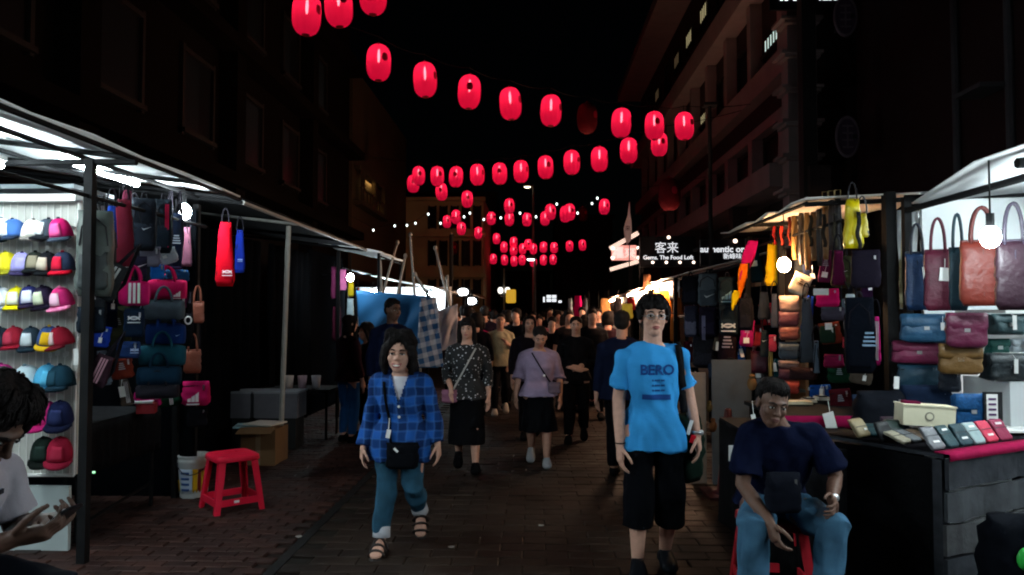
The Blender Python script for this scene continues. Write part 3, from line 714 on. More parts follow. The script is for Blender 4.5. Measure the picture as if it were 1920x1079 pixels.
def check_mat(name, c1, c2, s):
    m = bpy.data.materials.new(name); m.use_nodes = True; MATS[name] = m; n = m.node_tree.nodes; L = m.node_tree.links; b = n['Principled BSDF']; b.inputs['Roughness'].default_value = .8
    tc = n.new('ShaderNodeTexCoord'); mp = n.new('ShaderNodeMapping'); L.new(tc.outputs['Object'], mp.inputs[0]); mp.inputs['Rotation'].default_value = (0, .25, 0)
    ws_ = []
    for d in ('X', 'Z'):
        wv = n.new('ShaderNodeTexWave'); wv.bands_direction = d; wv.inputs['Scale'].default_value = s; wv.inputs['Distortion'].default_value = .6; L.new(mp.outputs[0], wv.inputs[0])
        cr = n.new('ShaderNodeMath'); cr.operation = 'GREATER_THAN'; cr.inputs[1].default_value = .55; L.new(wv.outputs['Fac'], cr.inputs[0]); ws_.append(cr)
    ad = n.new('ShaderNodeMath'); ad.operation = 'ADD'; L.new(ws_[0].outputs[0], ad.inputs[0]); L.new(ws_[1].outputs[0], ad.inputs[1])
    ml = n.new('ShaderNodeMath'); ml.operation = 'MULTIPLY'; ml.inputs[1].default_value = .5; L.new(ad.outputs[0], ml.inputs[0])
    mx = n.new('ShaderNodeMix'); mx.data_type = 'RGBA'; mx.inputs[6].default_value = (*lin(c1), 1); mx.inputs[7].default_value = (*lin(c2), 1); L.new(ml.outputs[0], mx.inputs[0]); L.new(mx.outputs[2], b.inputs['Base Color'])
    return m
ck = MB().sheet(quad_sheet([at(788, 560, 10.6), at(818, 556, 10.7), at(832, 688, 10.4), at(782, 688, 10.4)], 14, 20, .05, 12, 3), .008).build('checked_cloth', check_mat('cloth_check', '#2c5f92', '#d8d8e0', 2.2), None, True); tag(ck, 'blue and white striped bag cloth hanging at the tarpaulin edge', 'cloth')
ck = MB().sheet(quad_sheet([at(818, 585, 11.2), at(858, 570, 11.3), at(856, 650, 11.1), at(822, 660, 11.0)], 12, 16, .06, 9, 5), .008).build('pale_cloth', M('cloth_pale', (.5, .47, .52), rough=.85, var=.2), None, True); tag(ck, 'pale crumpled cloth hanging right of the striped cloth', 'cloth')
s4 = thing('white_canopy_stall', 'far left stall with a glowing white canopy over the tarpaulin', 'market stall')
canopy(s4, -1.55, -3.6, 13.8, 17.5, 2.02, 2.45, CANV, 6, 8)
for x, y in ((-1.62, 13.9), (-1.62, 17.4), (-3.5, 13.9)): MB().box((x, y, 1.0), (.05, .05, 2.0)).build('post', STEEL, s4)
MB().box((-3.6, 15.6, 1.1), (.04, 3.6, 2.2)).build('rear_sheet', M('sheet_dark'), s4)
MB().sheet([[(-3.5+1.9*i/14, 14.6+.04*math.sin(i*1.3), z) for z in (1.35, 1.7, 2.12)] for i in range(15)], .006).build('lit_sheet', M('sheet_white_cloth', (.74, .74, .76), rough=.8, var=.12), s4, True)
tube_lamp((-2.0, 14.2, 1.98), .7, 'white tube lamp below the far left white canopy')
tube_lamp((-3.0, 14.1, 2.02), .7, 'second white tube lamp deeper under the far left canopy')
for k, (px, py, Yq, lab) in enumerate(((868, 548, 18, 'far white bulb above the left crowd, upper of two'), (884, 565, 19, 'far white floodlight above the left crowd, brightest one'))):
    p = at(px, py, Yq); fl_ = thing('floodlight', lab, 'lamp', p, 0, 'far lights on the left')
    MB().ell((0, 0, 0), (.13, .04, .09), 12, 8).build('lens', lamp_mat('flood_cool', (.9, .97, 1), 14), fl_); MB().box((0, .06, 0), (.34, .06, .24)).build('casing', STEEL, fl_); MB().tube([(0, .1, -p.z), (0, .1, .3)], .025, 6).build('pole', STEEL, fl_)
s5 = thing('far_stall', 'farthest left stall with a small grey canopy behind floodlights', 'market stall')
canopy(s5, -1.6, -3.8, 18.6, 25, 2.1, 2.5, CANV, 6, 8)
for y in (18.7, 24.9): MB().box((-1.66, y, 1.05), (.05, .05, 2.1)).build('post', STEEL, s5)
for (a, b, Yq, lab) in (((712, 478), (716, 550), 12.5, 'first leaning pole from left behind the tarpaulin'), ((745, 455), (722, 535), 12.6, 'left leaning pole crossing behind the first pole'), ((769, 440), (778, 560), 12.4, 'tall pole with tied top above the dark vendor'), ((778, 515), (802, 553), 12.3, 'short sloping pole beside the tied pole'), ((816, 465), (838, 553), 13.3, 'leaning pole against the tan shophouse'), ((760, 480), (748, 540), 12.8, 'short pole leaning right above the tarpaulin'), ((846, 440), (846, 560), 18.5, 'straight dark pole in front of the tan shophouse'), ((838, 520), (842, 556), 13.5, 'thin short pole near the white canopy edge')):
    p1, p2_ = at(*a, Yq), at(*b, Yq); p3 = p2_+(p2_-p1)*((p2_.z-0)/(p1.z-p2_.z)); t = thing('canopy_pole', lab, 'pole', p3, 0, 'poles rising behind the tarpaulin')
    MB().tube([(0, 0, 0), p1-p3], .022 if Yq < 18 else .05, 6).build('shaft', GREYPOLE if Yq < 18 else M('post_black'), t)
    MB().ell(p1-p3, (.035, .035, .05), 8, 5).build('tip', GREYPOLE, t)
# bucket and stool
def px_size(n, Y): return n*Y/F
q = at(358, 937, 6.4); bk = thing('paint_bucket', 'white paint bucket with yellow and blue label beside the red stool', 'bucket', (q.x, 6.45, 0), .3)
MB().lathe([(.105, 0), (.112, .02), (.128, .30), (.134, .31), (.134, .33), (.129, .335), (.129, .35), (.136, .355), (.136, .37), (.124, .37), (.118, .05), (0.02, .03)], 28).build('pail', pla('#cfd3d4'), bk, True)
def wrap(r0, r1, z0, z1, a0, a1, mat, nm):
    P = [[((r0+(r1-r0)*k/4)*math.cos(a), (r0+(r1-r0)*k/4)*math.sin(a), z0+(z1-z0)*k/4) for k in range(5)] for a in np.linspace(a0, a1, 14)]
    return MB().sheet(P, .003).build(nm, mat, bk, True)
wrap(.1155, .1255, .05, .26, -2.6, -1.55, pla('#b9c8de'), 'paper_label'); wrap(.1155, .1255, .05, .26, -1.53, -1.2, pla('#c79a12'), 'yellow_label'); wrap(.1155, .1255, .05, .26, -1.18, -.3, pla('#7a1a1c'), 'red_label')
wrap(.117, .125, .07, .24, -.95, -.55, pla('#d1b01f'), 'yellow_label'); wrap(.1158, .1252, .06, .16, -2.95, -2.62, pla('#c79a12'), 'yellow_label')
for k in range(4): wrap(.118+.0025*k, .119+.0025*k, .075+.047*k, .095+.047*k, -2.4, -1.75, pla('#2a4c86'), 'print_bar')
hp = [(.136*math.cos(a), .136*math.sin(a), .315-.10*math.sin(PI*i/10)) for i, a in enumerate(np.linspace(-2.9, -.4, 11))]
MB().tube([(x*1.03, y*1.03, z) for x, y, z in hp], .004, 5).build('handle', M('wire_dark', (.03, .03, .035), rough=.5), bk)
REDP = M('plastic_red_stool', (.62, .012, .04), rough=.32, var=.1, bump=.03)
def red_stool(loc, rz, label, mat, H=.46, group=None):
    st = thing('plastic_stool', label, 'stool', loc, rz, group); a = .155
    MB().loft([((0, 0, H-.05), .172, .172), ((0, 0, H-.045), .178, .178), ((0, 0, H-.012), .174, .174), ((0, 0, H-.002), .160, .160), ((0, 0, H-.004), .10, .10)], 28, 7).build('seat', mat, st, True)
    for sx in (-1, 1):
        for sy in (-1, 1):
            t = MB(); o = .042
            for z0, z1 in ((0, H-.048),):
                k0, k1 = a+.045, a-.002
                P0 = [(sx*k0, sy*k0), (sx*(k0-o), sy*k0), (sx*(k0-o), sy*(k0-.012)), (sx*(k0-.012), sy*(k0-.012)), (sx*(k0-.012), sy*(k0-o)), (sx*k0, sy*(k0-o))]
                P1 = [(sx*k1, sy*k1), (sx*(k1-o*1.3), sy*k1), (sx*(k1-o*1.3), sy*(k1-.012)), (sx*(k1-.012), sy*(k1-.012)), (sx*(k1-.012), sy*(k1-o*1.3)), (sx*k1, sy*(k1-o*1.3))]
                t.rings([[(x, y, z0) for x, y in P0], [(x, y, z1) for x, y in P1]])
            t.build('leg', mat, st)
    k = a+.032
    for s in (-1, 1):
        MB().box((0, s*(k-.008), .10), (2*k-.085, .014, .052)).build('stretcher', mat, st); MB().box((s*(k-.008), 0, .10), (.014, 2*k-.085, .052)).build('stretcher', mat, st)
    return st
q = at(430, 925, 6.0); st1 = red_stool((q.x, 6.05, 0), .72, 'red plastic stool standing in front of the white bucket', REDP)
MB().box((-.03, -.1965, .105), (.04, .004, .02)).build('sticker', TAGW, st1)
# dark front table of stall one
ft = thing('stall_table', 'black draped table below the hanging bags of the left stall', 'table', (-3.5, 5.6, 0))
MB().box((0, 0, .8), (.8, 1.1, .035)).build('tabletop', M('table_dark', (.006, .006, .007), rough=.8, spec=.1), ft)
dr = MB(); n = 60
dr.sheet([[(.405+.012*math.sin(i*1.1)*k/4, -.55+1.1*i/n, .81-.34*k/4) for k in range(5)] for i in range(n+1)], .006)
dr.sheet([[(-.4+.8*i/20, -.555-.01*math.sin(i*1.3)*k/4, .81-.34*k/4) for k in range(5)] for i in range(21)], .006); dr.build('cloth', BLACKC, ft, True)
for sx in (-1, 1):
    for sy in (-1, 1): MB().tube([(sx*.36, sy*.5, 0), (sx*.36, sy*.5, .79)], .018, 6).build('leg', STEEL, ft)
MB().tube([(.36, -.5, .12), (.36, .5, .2)], .013, 6).build('brace', STEEL, ft)
gd = MB().box((0, 0, 0), (.014, .01, .012)).build('status_lamp', lamp_mat('led_green', (.3, 1, .4), 1.0)); gd.location = at(176, 886, 4.62); tag(gd, 'tiny green and white indicator under the left table edge', 'indicator lamp')
q = at(275, 800, 5.75)
for k, (dx, dy, dz, s_, c, rz, lab) in enumerate(((0, 0, -.02, (.13, .12, .075), '#7a1820', .3, 'dark red box on the left stall table'), (-.03, -.01, .028, (.15, .13, .012), '#d2d6dc', .35, 'white card lying on the dark red box'), (.02, .07, .085, (.06, .012, .09), '#c4c8d0', .2, 'small white card standing behind the red box'))):
    o = MB().box((0, 0, 0), s_, rz=rz).build('card' if k else 'small_box', pla(c)); o.location = (q.x+dx, q.y+dy, .875+dz); tag(o, lab, 'card' if k else 'box')

for k in range(22):
    p = at(random.uniform(4, 134), (462, 522, 588, 664)[k % 4]+random.uniform(-3, 3), YC-.02)
    MB().box(p, (.022, .003, .03), M3=Matrix.Rotation(random.uniform(-.2, .2), 3, 'Y')).build('white_card', TAGW, cp)  # white cards put in as the pale glints between the caps
    MB().tube([(p.x, YC+.05, p.z+.13), (p.x, YC-.06, p.z+.14)], .003, 5).build('hook', WHITEP, cp)
# ================================================================== BAGS AND OTHER GOODS
def soft_box(w, h, d, e=4.5, top=1.0, tz=.25, bz=.12, sag=0, n=24, k=11, seed=0):
    """rounded body, origin at bottom centre; top = width factor at the top"""
    rg = np.random.RandomState(seed); t = MB(); secs = []
    for i in range(k):
        a = i/(k-1); z = h*a
        q = 1.0
        if a < bz: q = math.sqrt(max(.02, 1-(1-a/bz)**2))*.25+.75
        if a > 1-tz: q2 = math.sqrt(max(.0, 1-((a-1+tz)/tz)**2)); qd = .25+.75*q2
        else: qd = 1
        ww = w/2*(1+(top-1)*a)*q*(1+.02*rg.randn()); dd = d/2*qd*q*(1+.35*sag*math.sin(PI*(1-a)**1.4))
        secs.append(((.01*w*rg.randn(), .02*d*rg.randn(), z), ww, max(.004, dd)))
    t.loft(secs, n, e); P = t.v[0]; q = rg.rand(6)*6; s_ = 16/max(w, .08)*.25
    P[:, 1] += d*.10*(np.sin(P[:, 0]*s_*3+P[:, 2]*s_*1.3+q[0])+np.sin(P[:, 2]*s_*4+q[1]+2*np.sin(P[:, 0]*s_*2+q[2])))*.5; P[:, 0] += w*.012*np.sin(P[:, 2]*s_*4.3+q[3]); return t
def arc(x0, x1, z0, zt, y, n=10, p=1.0):
    return [(x0+(x1-x0)*(.5-.5*math.cos(PI*i/n)), y, z0+(zt-z0)*math.sin(PI*i/n)**p) for i in range(n+1)]
BAGN = [0]
def bag(kind, x0, y0, x1, y1, Y, c, label, yaw=0, dep=.4, handle=0, tagp=None, c2=None, group=None, logo=None, lm=lea, cat='bag', roll=0, tagc=None):
    """a hanging bag whose body fills the photo rectangle, at Y metres"""
    BAGN[0] += 1; sd = BAGN[0]
    a = at((x0+x1)/2, y1, Y); w = (x1-x0)/F*Y/(abs(math.cos(yaw))+dep*.6*abs(math.sin(yaw))); h = (y1-y0)/F*Y; d = w*dep
    t = thing({'tote': 'tote_bag', 'backpack': 'backpack', 'pouch': 'pouch_bag', 'clutch': 'clutch_bag', 'duffel': 'duffel_bag', 'sack': 'drawstring_bag', 'sling': 'sling_bag', 'wallet': 'wallet'}[kind], label, cat, a, yaw, group)
    t.rotation_euler = (0, roll, yaw)
    mt = lm(c); m2 = (lm(c2) if c2 else mt)
    dk = lm('#17151a')
    hz = handle/F*Y
    if kind == 'tote':
        soft_box(w, h, d, 5, .92, .30, .06, .5, seed=sd).build('body', mt, t, True)
        for s in (-1, 1):
            MB().tube(arc(-w*.24, w*.24, h*.9, h+hz, s*d*.22, 14, .8), .011 if w > .22 else .008, 6, flat=.5).build('handle', m2, t, True)
        MB().tube([(-w*.44, -d*.1, h*.985), (w*.44, -d*.1, h*.985)], .008, 6).build('top_edge', m2, t)
        MB().box((0, -d*.40, h*.5), (w*.012+.003, d*.2, h*.7)).build('seam', m2, t)
    elif kind == 'backpack':
        soft_box(w, h, d, 3.2, .9, .38, .10, .4, seed=sd).build('body', mt, t, True)
        soft_box(w*.78, h*.44, d*.36, 3.4, .92, .35, .1, .6, seed=sd+1).xform(Matrix.Translation((0, -d*.46, h*.07))).build('front_pocket', m2, t, True)
        MB().tube([(-w*.36, -d*.5, h*.58), (-w*.3, -d*.53, h*.80), (0, -d*.42, h*.92), (w*.3, -d*.53, h*.80), (w*.36, -d*.5, h*.58)], .005, 5).build('zipper', dk, t)
        MB().tube(arc(-w*.1, w*.1, h*.96, h*.96+max(hz, .06), d*.1), .008, 6).build('handle', dk, t)
        for s in (-1, 1): MB().tube([(s*w*.18, d*.2, h*.95), (s*w*.42, d*.62, h*.75), (s*w*.44, d*.62, h*.3), (s*w*.36, d*.3, h*.08)], .014, 6, flat=.5).build('shoulder_strap', dk, t)
    elif kind == 'pouch':
        soft_box(w, h, d, 4, .93, .4, .15, .6, seed=sd).build('body', mt, t, True)
        MB().tube([(-w*.42, -d*.36, h*.80), (0, -d*.42, h*.83), (w*.42, -d*.36, h*.80)], .004, 5).build('zipper', dk, t)
        MB().box((w*.3, -d*.45, h*.76), (.012, .008, .04)).build('zip_pull', M('metal_bright', (.7, .7, .7), rough=.3, metal=1, var=0, bump=0), t)
        if hz: MB().tube(arc(-w*.4, w*.4, h*.85, h+hz, 0, 12, .7), .006, 5).build('strap', dk, t)
    elif kind == 'clutch':
        soft_box(w, h, d, 5, .97, .3, .1, .5, seed=sd).build('body', mt, t, True)
        P = [[(-w*.49+w*.98*i/8, -d*(.30+.22*math.sin(PI*j/5))-.004, h*(1.0-.52*j/4*(1-.12*((i-4)/4)**2))) for j in range(5)] for i in range(9)]
        MB().sheet(P, .006).build('flap', m2, t, True)
        MB().box((0, -d*.56, h*.50), (.03, .012, .022)).build('clasp', M('metal_bright', (.7, .7, .7), rough=.3, metal=1, var=0, bump=0), t)
        if hz: MB().tube(arc(-w*.45, w*.45, h*.9, h+hz, 0, 12, .7), .005, 5).build('strap', dk, t)
    elif kind == 'duffel':
        r = h/2; b = MB(); rs = []
        for i in range(9):
            x = -w/2+w*i/8; q = 1 if 0 < i < 8 else .86; an = np.arange(18)*2*PI/18
            rs.append(np.stack([np.full(18, x), d/2*q*np.cos(an), r+r*q*np.sin(an)*(1+.04*math.sin(i*2+sd))], 1))
        b.rings(rs); b.build('body', mt, t, True)
        for s in (-1, 1):
            MB().tube(arc(-w*.22, w*.22, h*.75, h*1.0+max(hz, .1), s*d*.25), .010, 6).build('handle', m2, t, True)
        MB().tube([(-w*.46, 0, h*1.0), (w*.46, 0, h*1.0)], .006, 5).build('zipper', dk, t)
    elif kind == 'sack':
        soft_box(w, h, d, 2.6, .55, .12, .1, .3, seed=sd).build('body', mt, t, True)
        for s in (-1, 1): MB().tube([(s*w*.08, -d*.2, h*.97), (s*w*.2, -d*.32, h*.6), (s*w*.42, -d*.2, h*.05)], .006, 5).build('cord', dk, t)
        MB().tube(arc(-.03, .03, h*.98, h+.12, 0), .006, 5).build('loop', dk, t)
    elif kind == 'sling':
        soft_box(w, h, d, 2.8, .6, .45, .25, .4, seed=sd).build('body', mt, t, True)
        soft_box(w*.6, h*.4, d*.4, 3, .8, .35, .2, .5, seed=sd+1).xform(Matrix.Translation((0, -d*.45, h*.12))).build('front_pocket', m2, t, True)
        MB().tube([(0, 0, h*.95), (w*.2, d*.3, h+.18), (w*.45, d*.5, h*.6), (w*.3, d*.3, h*.1)], .014, 6, flat=.4).build('strap', dk, t, True)
    elif kind == 'wallet':
        soft_box(w, h, d, 6, 1, .1, .08, .2, 20, 7, seed=sd).build('body', mt, t, True)
        MB().tube([(-w*.46, -d*.5, h*.52), (w*.46, -d*.5, h*.52)], .0035, 5).build('seam', m2 if c2 else dk, t)
    if tagp:
        tx, ty, tw_, th = tagp; p = at(tx, ty, Y); q = Matrix.Rotation(-yaw, 3, 'Z') @ (p-a)
        q.y = -d*.5-.035; s = Y/F
        MB().box(q, (tw_*s, .003, th*s), M3=Matrix.Rotation(random.uniform(-.12, .12), 3, 'Y')).build('price_tag', M('card_'+(tagc or 'white'), lin(tagc) if tagc else (.78, .77, .76), rough=.6, var=.05, bump=0), t)
        MB().tube([(q.x, q.y, q.z+th*s/2), (q.x+.01, -d*.3, min(h, q.z+th*s/2+.08))], .0018, 4).build('tag_string', TAGW, t)
    if logo:
        lg, lx, lz, ls, lc = logo; mt_ = fab(lc); z = h*lz; x = w*lx; y = -d*.5-.012
        if kind == 'duffel': y = -d*.5-.004
        if kind == 'backpack': y = -d*.66 if lz < .5 else -d*.55
        g = MB()
        if lg == 'stripes':
            for k in range(3): g.box((x+(k-1)*ls*.34, y, z), (ls*.2, .006, h*.8))
        elif lg == 'arcs':               # two interlocking arcs
            for s in (-1, 1):
                g.tube([(x+ls*.5*math.cos(a_), y, z+s*ls*.22-s*ls*.34*math.sin(a_)) for a_ in np.linspace(.15, PI-.15, 9)], ls*.07, 6, flat=.5)
            g.box((x, y, z-ls*.42), (ls*1.1, .006, ls*.09))
        elif lg == 'peaks':              # three slanted bars growing to the right
            for k in range(3):
                hh = ls*(.35+.28*k); x_ = x+(k-1)*ls*.34; g.rings([[(x_-ls*.14, yy, z-ls*.4), (x_+ls*.14, yy, z-ls*.4), (x_+ls*.14, yy, z-ls*.4+hh), (x_-ls*.14, yy, z-ls*.4+hh*.75)] for yy in (y-.004, y+.004)])
            g.box((x, y, z-ls*.62), (ls*1.1, .006, ls*.12))
        elif lg == 'bars':
            for k in range(4): g.box((x, y, z+(k-1.5)*ls*.28), (ls*(.9-.12*k), .006, ls*.13))
        elif lg == 'ring':
            g.tube([(x+ls*.4*math.cos(a_), y, z+ls*.5*math.sin(a_)) for a_ in np.linspace(0, 2*PI, 15)], ls*.1, 6)
        elif lg == 'swoosh':
            g.rings([[(x-ls*.5, yy, z+ls*.1), (x-ls*.3, yy, z-ls*.18), (x+ls*.55, yy, z+ls*.25), (x-ls*.25, yy, z-.02*ls)] for yy in (y-.004, y+.004)])
        g.build('emblem', mt_, t)
    return t
def XY(px, X):                        # depth of the street-parallel plane X at photo column px
    return X*F/(px-1000)*1.0
GL = 'bags hanging on the left stall front'
def LB(kind, x0, y0, x1, y1, c, label, X=-2.82, **k):
    k.setdefault('yaw', .45); k.setdefault('group', GL); k.setdefault('lm', fab)
    return bag(kind, x0, y0, x1, y1, XY((x0+x1)/2, X), c, label, **k)
LB('backpack', 142, 392, 212, 556, '#464c48', 'olive grey shiny backpack hanging on the left stall post', c2='#24292a', dep=.5, lm=lea, yaw=.35)
LB('sack', 196, 385, 220, 470, '#1c3a8c', 'slim blue strap bag hanging behind the grey backpack', dep=.4, logo=('bars', 0, .7, .04, '#c8d0e0'))
LB('sack', 208, 372, 252, 500, '#5c1826', 'maroon drawstring bag hanging behind the grey backpack', dep=.4)
LB('backpack', 246, 370, 292, 470, '#14181f', 'black backpack with white trim, left of the black pair', c2='#1e242e', dep=.5, logo=('swoosh', .1, .4, .06, '#d8dce0'))
LB('backpack', 288, 372, 322, 475, '#10161c', 'black backpack with a crimson strip, right of the black pair', c2='#141c24', dep=.5, logo=('stripes', .2, .5, .03, '#a8183c'))
LB('sling', 318, 398, 342, 500, '#182032', 'navy sling bag with white flecks beside the glaring bulb', logo=('bars', 0, .5, .07, '#c8d0dc'))
LB('sack', 338, 425, 360, 500, '#5a3644', 'dusty mauve sack hanging below the glaring bulb', X=-2.9)
LB('pouch', 262, 462, 300, 500, '#5a5866', 'slate pouch below the black backpacks', dep=.4)
LB('clutch', 292, 468, 336, 496, '#8e949c', 'pale grey tilted clutch below the black backpacks', dep=.3, roll=-.35)
LB('wallet', 252, 480, 274, 524, '#1e1c2c', 'dark pouch with white print above the pink striped bag', dep=.35, logo=('swoosh', 0, .55, .08, '#e8e8ee'))
LB('pouch', 282, 496, 308, 524, '#1a5ca8', 'small bright blue pouch above the pink bags', dep=.5)
LB('pouch', 310, 506, 354, 528, '#17395c', 'dull blue pouch with olive patch beside the pink bag', dep=.4, logo=('bars', -.1, .4, .05, '#6e7a50'))
LB('sling', 155, 484, 212, 557, '#26292c', 'dark sling bag with a broad white lettered stripe', roll=.5, dep=.35, logo=('stripes', 0, .5, .07, '#c6cac8'))
LB('wallet', 198, 530, 218, 558, '#a01a22', 'small red purse beside the white striped sling bag', dep=.4)
LB('pouch', 218, 466, 240, 488, '#a0343c', 'red and pale pouch under the maroon bag', dep=.4, c2='#b0a0a4')
LB('duffel', 225, 526, 278, 574, '#c01a62', 'hot pink duffel bag with three white stripes', dep=.5, logo=('stripes', .05, .5, .085, '#f0e8ec'), yaw=.3)
LB('duffel', 278, 524, 348, 562, '#b81650', 'hot pink duffel bag with a small white print at its corner', dep=.5, logo=('peaks', .3, .25, .05, '#f0d8e0'), yaw=.3)
LB('duffel', 272, 562, 344, 600, '#46525c', 'slate grey zip bag on top of the column of bags', dep=.55, tagp=(270, 590, 9, 17), yaw=.3)
LB('pouch', 232, 578, 270, 632, '#0f1c2e', 'black bag with a white interlocking emblem', dep=.45, logo=('arcs', .05, .66, .075, '#e4e6ea'), yaw=.3)
LB('duffel', 276, 606, 346, 648, '#122a5c', 'deep blue bag, second in the column of bags', dep=.55, yaw=.3, logo=('swoosh', .35, .45, .03, '#b8c4d8'))
LB('duffel', 264, 646, 346, 688, '#16404e', 'teal bag, third in the column of bags', dep=.55, yaw=.3)
LB('duffel', 260, 686, 338, 724, '#132c40', 'dark steel blue bag, fourth in the column of bags', dep=.55, yaw=.3)
LB('duffel', 258, 720, 334, 748, '#24232a', 'charcoal bag at the bottom of the column of bags', dep=.55, yaw=.3)
LB('pouch', 220, 640, 262, 672, '#16284e', 'navy pouch with grey end and emblem, left of the teal bag', dep=.4, yaw=.3, logo=('arcs', .3, .5, .05, '#a8b4d0'), c2='#5a4e58')
LB('sling', 150, 662, 196, 722, '#2a1a22', 'dark sling bag with pinkish pale straps low on the post', roll=.4, logo=('stripes', 0, .5, .05, '#a87c88'), dep=.3)
LB('pouch', 146, 575, 196, 625, '#10161e', 'black rounded bag low behind the left post', dep=.4, tagp=(146, 668, 8, 30))
LB('tote', 357, 566, 382, 606, '#7c4434', 'small tan leather pouch, upper of two brown ones', lm=lea, dep=.3, handle=30)
LB('tote', 345, 656, 376, 700, '#7a4030', 'small tan leather pouch, lower of two brown ones', lm=lea, dep=.3, handle=30)
LB('sling', 344, 588, 360, 650, '#0e1014', 'slim black bag with a white ring emblem', logo=('ring', 0, .8, .06, '#e0e0e0'), dep=.4)
LB('pouch', 341, 715, 394, 760, '#b01a58', 'magenta waist bag with white peak emblem, lowest right', dep=.5, yaw=.25, logo=('peaks', -.05, .35, .09, '#f0e4ea'))
LB('pouch', 350, 765, 388, 800, '#14161c', 'black pouch below the magenta waist bag', dep=.4)
rb_ = LB('sack', 402, 415, 440, 537, '#b8061c', 'bright red drawstring sack with white emblem at the stall corner', X=-2.62, dep=.35, yaw=.15, logo=('arcs', .18, .22, .075, '#f4d8dc'))
LB('sack', 438, 430, 460, 512, '#0f2070', 'blue drawstring sack behind the red one', X=-2.66, dep=.35, yaw=.15, logo=('arcs', .1, .3, .04, '#8090c8'))
for px, py, w_, h_ in ((146, 632, 9, 9), (229, 405, 10, 26)):
    pass
# hooks along the left rail
for k, px in enumerate((178, 230, 246, 268, 284, 306, 322, 338)):
    Yq = XY(px, -2.85); MB().tube([(-2.85, Yq, 2.34), (-2.85, Yq, 2.37), (-2.85, Yq+.015, 2.30), (-2.83, Yq, 2.24)], .004, 5).build('hook', STEEL, s1)
# goods of the clothes stall
for (x0, y0, x1, y1, c, lab) in ((636, 505, 650, 545, '#c86a9c', 'bright pink garment hanging beside the clothes stall bulb'), (620, 500, 632, 560, '#6a2a4c', 'plum garment at the left edge of the clothes stall'), (650, 560, 664, 600, '#9cb0b8', 'pale grey garment low in the clothes stall'), (652, 530, 664, 556, '#b8a020', 'small yellow garment under the clothes stall bulb'), (622, 575, 640, 640, '#4a1a2c', 'dark red garment behind the long haired shopper'), (668, 540, 674, 560, '#b0341c', 'orange red scrap at the tarpaulin corner')):
    p = at((x0+x1)/2, y1, 11.45); w_ = (x1-x0)/F*11.45; h_ = (y1-y0)/F*11.45
    t = thing('hanging_garment', lab, 'garment', p, .2, 'garments in the clothes stall')
    soft_box(w_, h_, .07, 3, .8, .2, .05, .2, seed=int(x0)).build('cloth', fab(c), t, True)
    MB().tube([(-w_*.4, 0, h_*.93), (0, 0, h_+.03), (w_*.4, 0, h_*.93)], .006, 5).build('hanger', STEEL, t)
    MB().tube([(0, 0, h_+.03), (0, 0, 2.2-p.z if 2.2 > p.z+h_ else h_+.08)], .004, 4).build('hook', STEEL, t)

# ================================================================== STALLS, RIGHT
r1 = thing('market_stall', 'brightly lit leather bag stall on the right with raised white canopy', 'market stall')
# rail and posts
XR = 2.62
MB().tube([(XR, -1, 2.31), (XR, 5.3, 2.31)], .022, 6).build('hanging_rail', STEEL, r1)
a_ = at(1690, 388, 5.3); b_ = at(1850, 303, 4.55)
P = []
Ys = [5.3, 5.05, 4.8, 4.55, 3.5, 2.2, .8, -1]
for i, y in enumerate(Ys):
    lift = min(1, (5.3-y)/.75); xo = 2.55; row = []
    for j in range(8):
        u = j/7; z_in = 2.66; z_out = 2.36+(2.50-2.36)*lift
        row.append((2.66+.05*(lift-1)*.0+(5.0-2.66)*u, y, (2.36*(1-lift)+2.50*lift)*(1-u)+(2.42*(1-lift)+2.72*lift)*u+.05*math.sin(PI*u)))
    P.append(row)
MB().sheet(P, .012).build('canopy', CANV, r1, True)
for y in (5.28, 3.6, 1.8): MB().tube([(2.6, y, 2.40), (5.0, y, 2.45)], .018, 6).build('roof_rib', STEEL, r1)
MB().tube([(2.75, 4.3, 2.44), (4.9, 4.3, 2.58)], .03, 6).build('canopy_strut', STEEL, r1)
for (x, y) in ((XR, 5.3), (XR, .4), (4.9, 5.3)): MB().box((x, y, 1.2), (.05, .05, 2.4)).build('post', STEEL, r1)
MB().box((5.0, 2.2, 1.4), (.04, 6.4, 2.8)).build('rear_sheet', M('sheet_white', (.72, .74, .75), rough=.7, var=.1, scale=2), r1)
MB().box((3.9, 5.36, 1.25), (2.3, .03, 2.4)).build('end_sheet', M('sheet_white'), r1)
tube_lamp((3.5, 4.2, 2.36), 1.2, 'white tube lamp under the right canopy, far one')
tube_lamp((3.3, 2.0, 2.40), 1.2, 'white tube lamp under the right canopy, near one')
tube_lamp((2.85, .9, 2.36), 1.2, 'white tube lamp along the front edge of the right canopy')  # unseen tube, added for more frontal light on the people
tube_lamp((2.85, -.5, 2.36), 1.0, 'white tube lamp at the near end of the right canopy')  # another added fill tube outside the view
bulb_lamp(at(1857, 445, 3.9), .048, 'glaring white bulb in front of the rust tote bag', BULBC, .35)
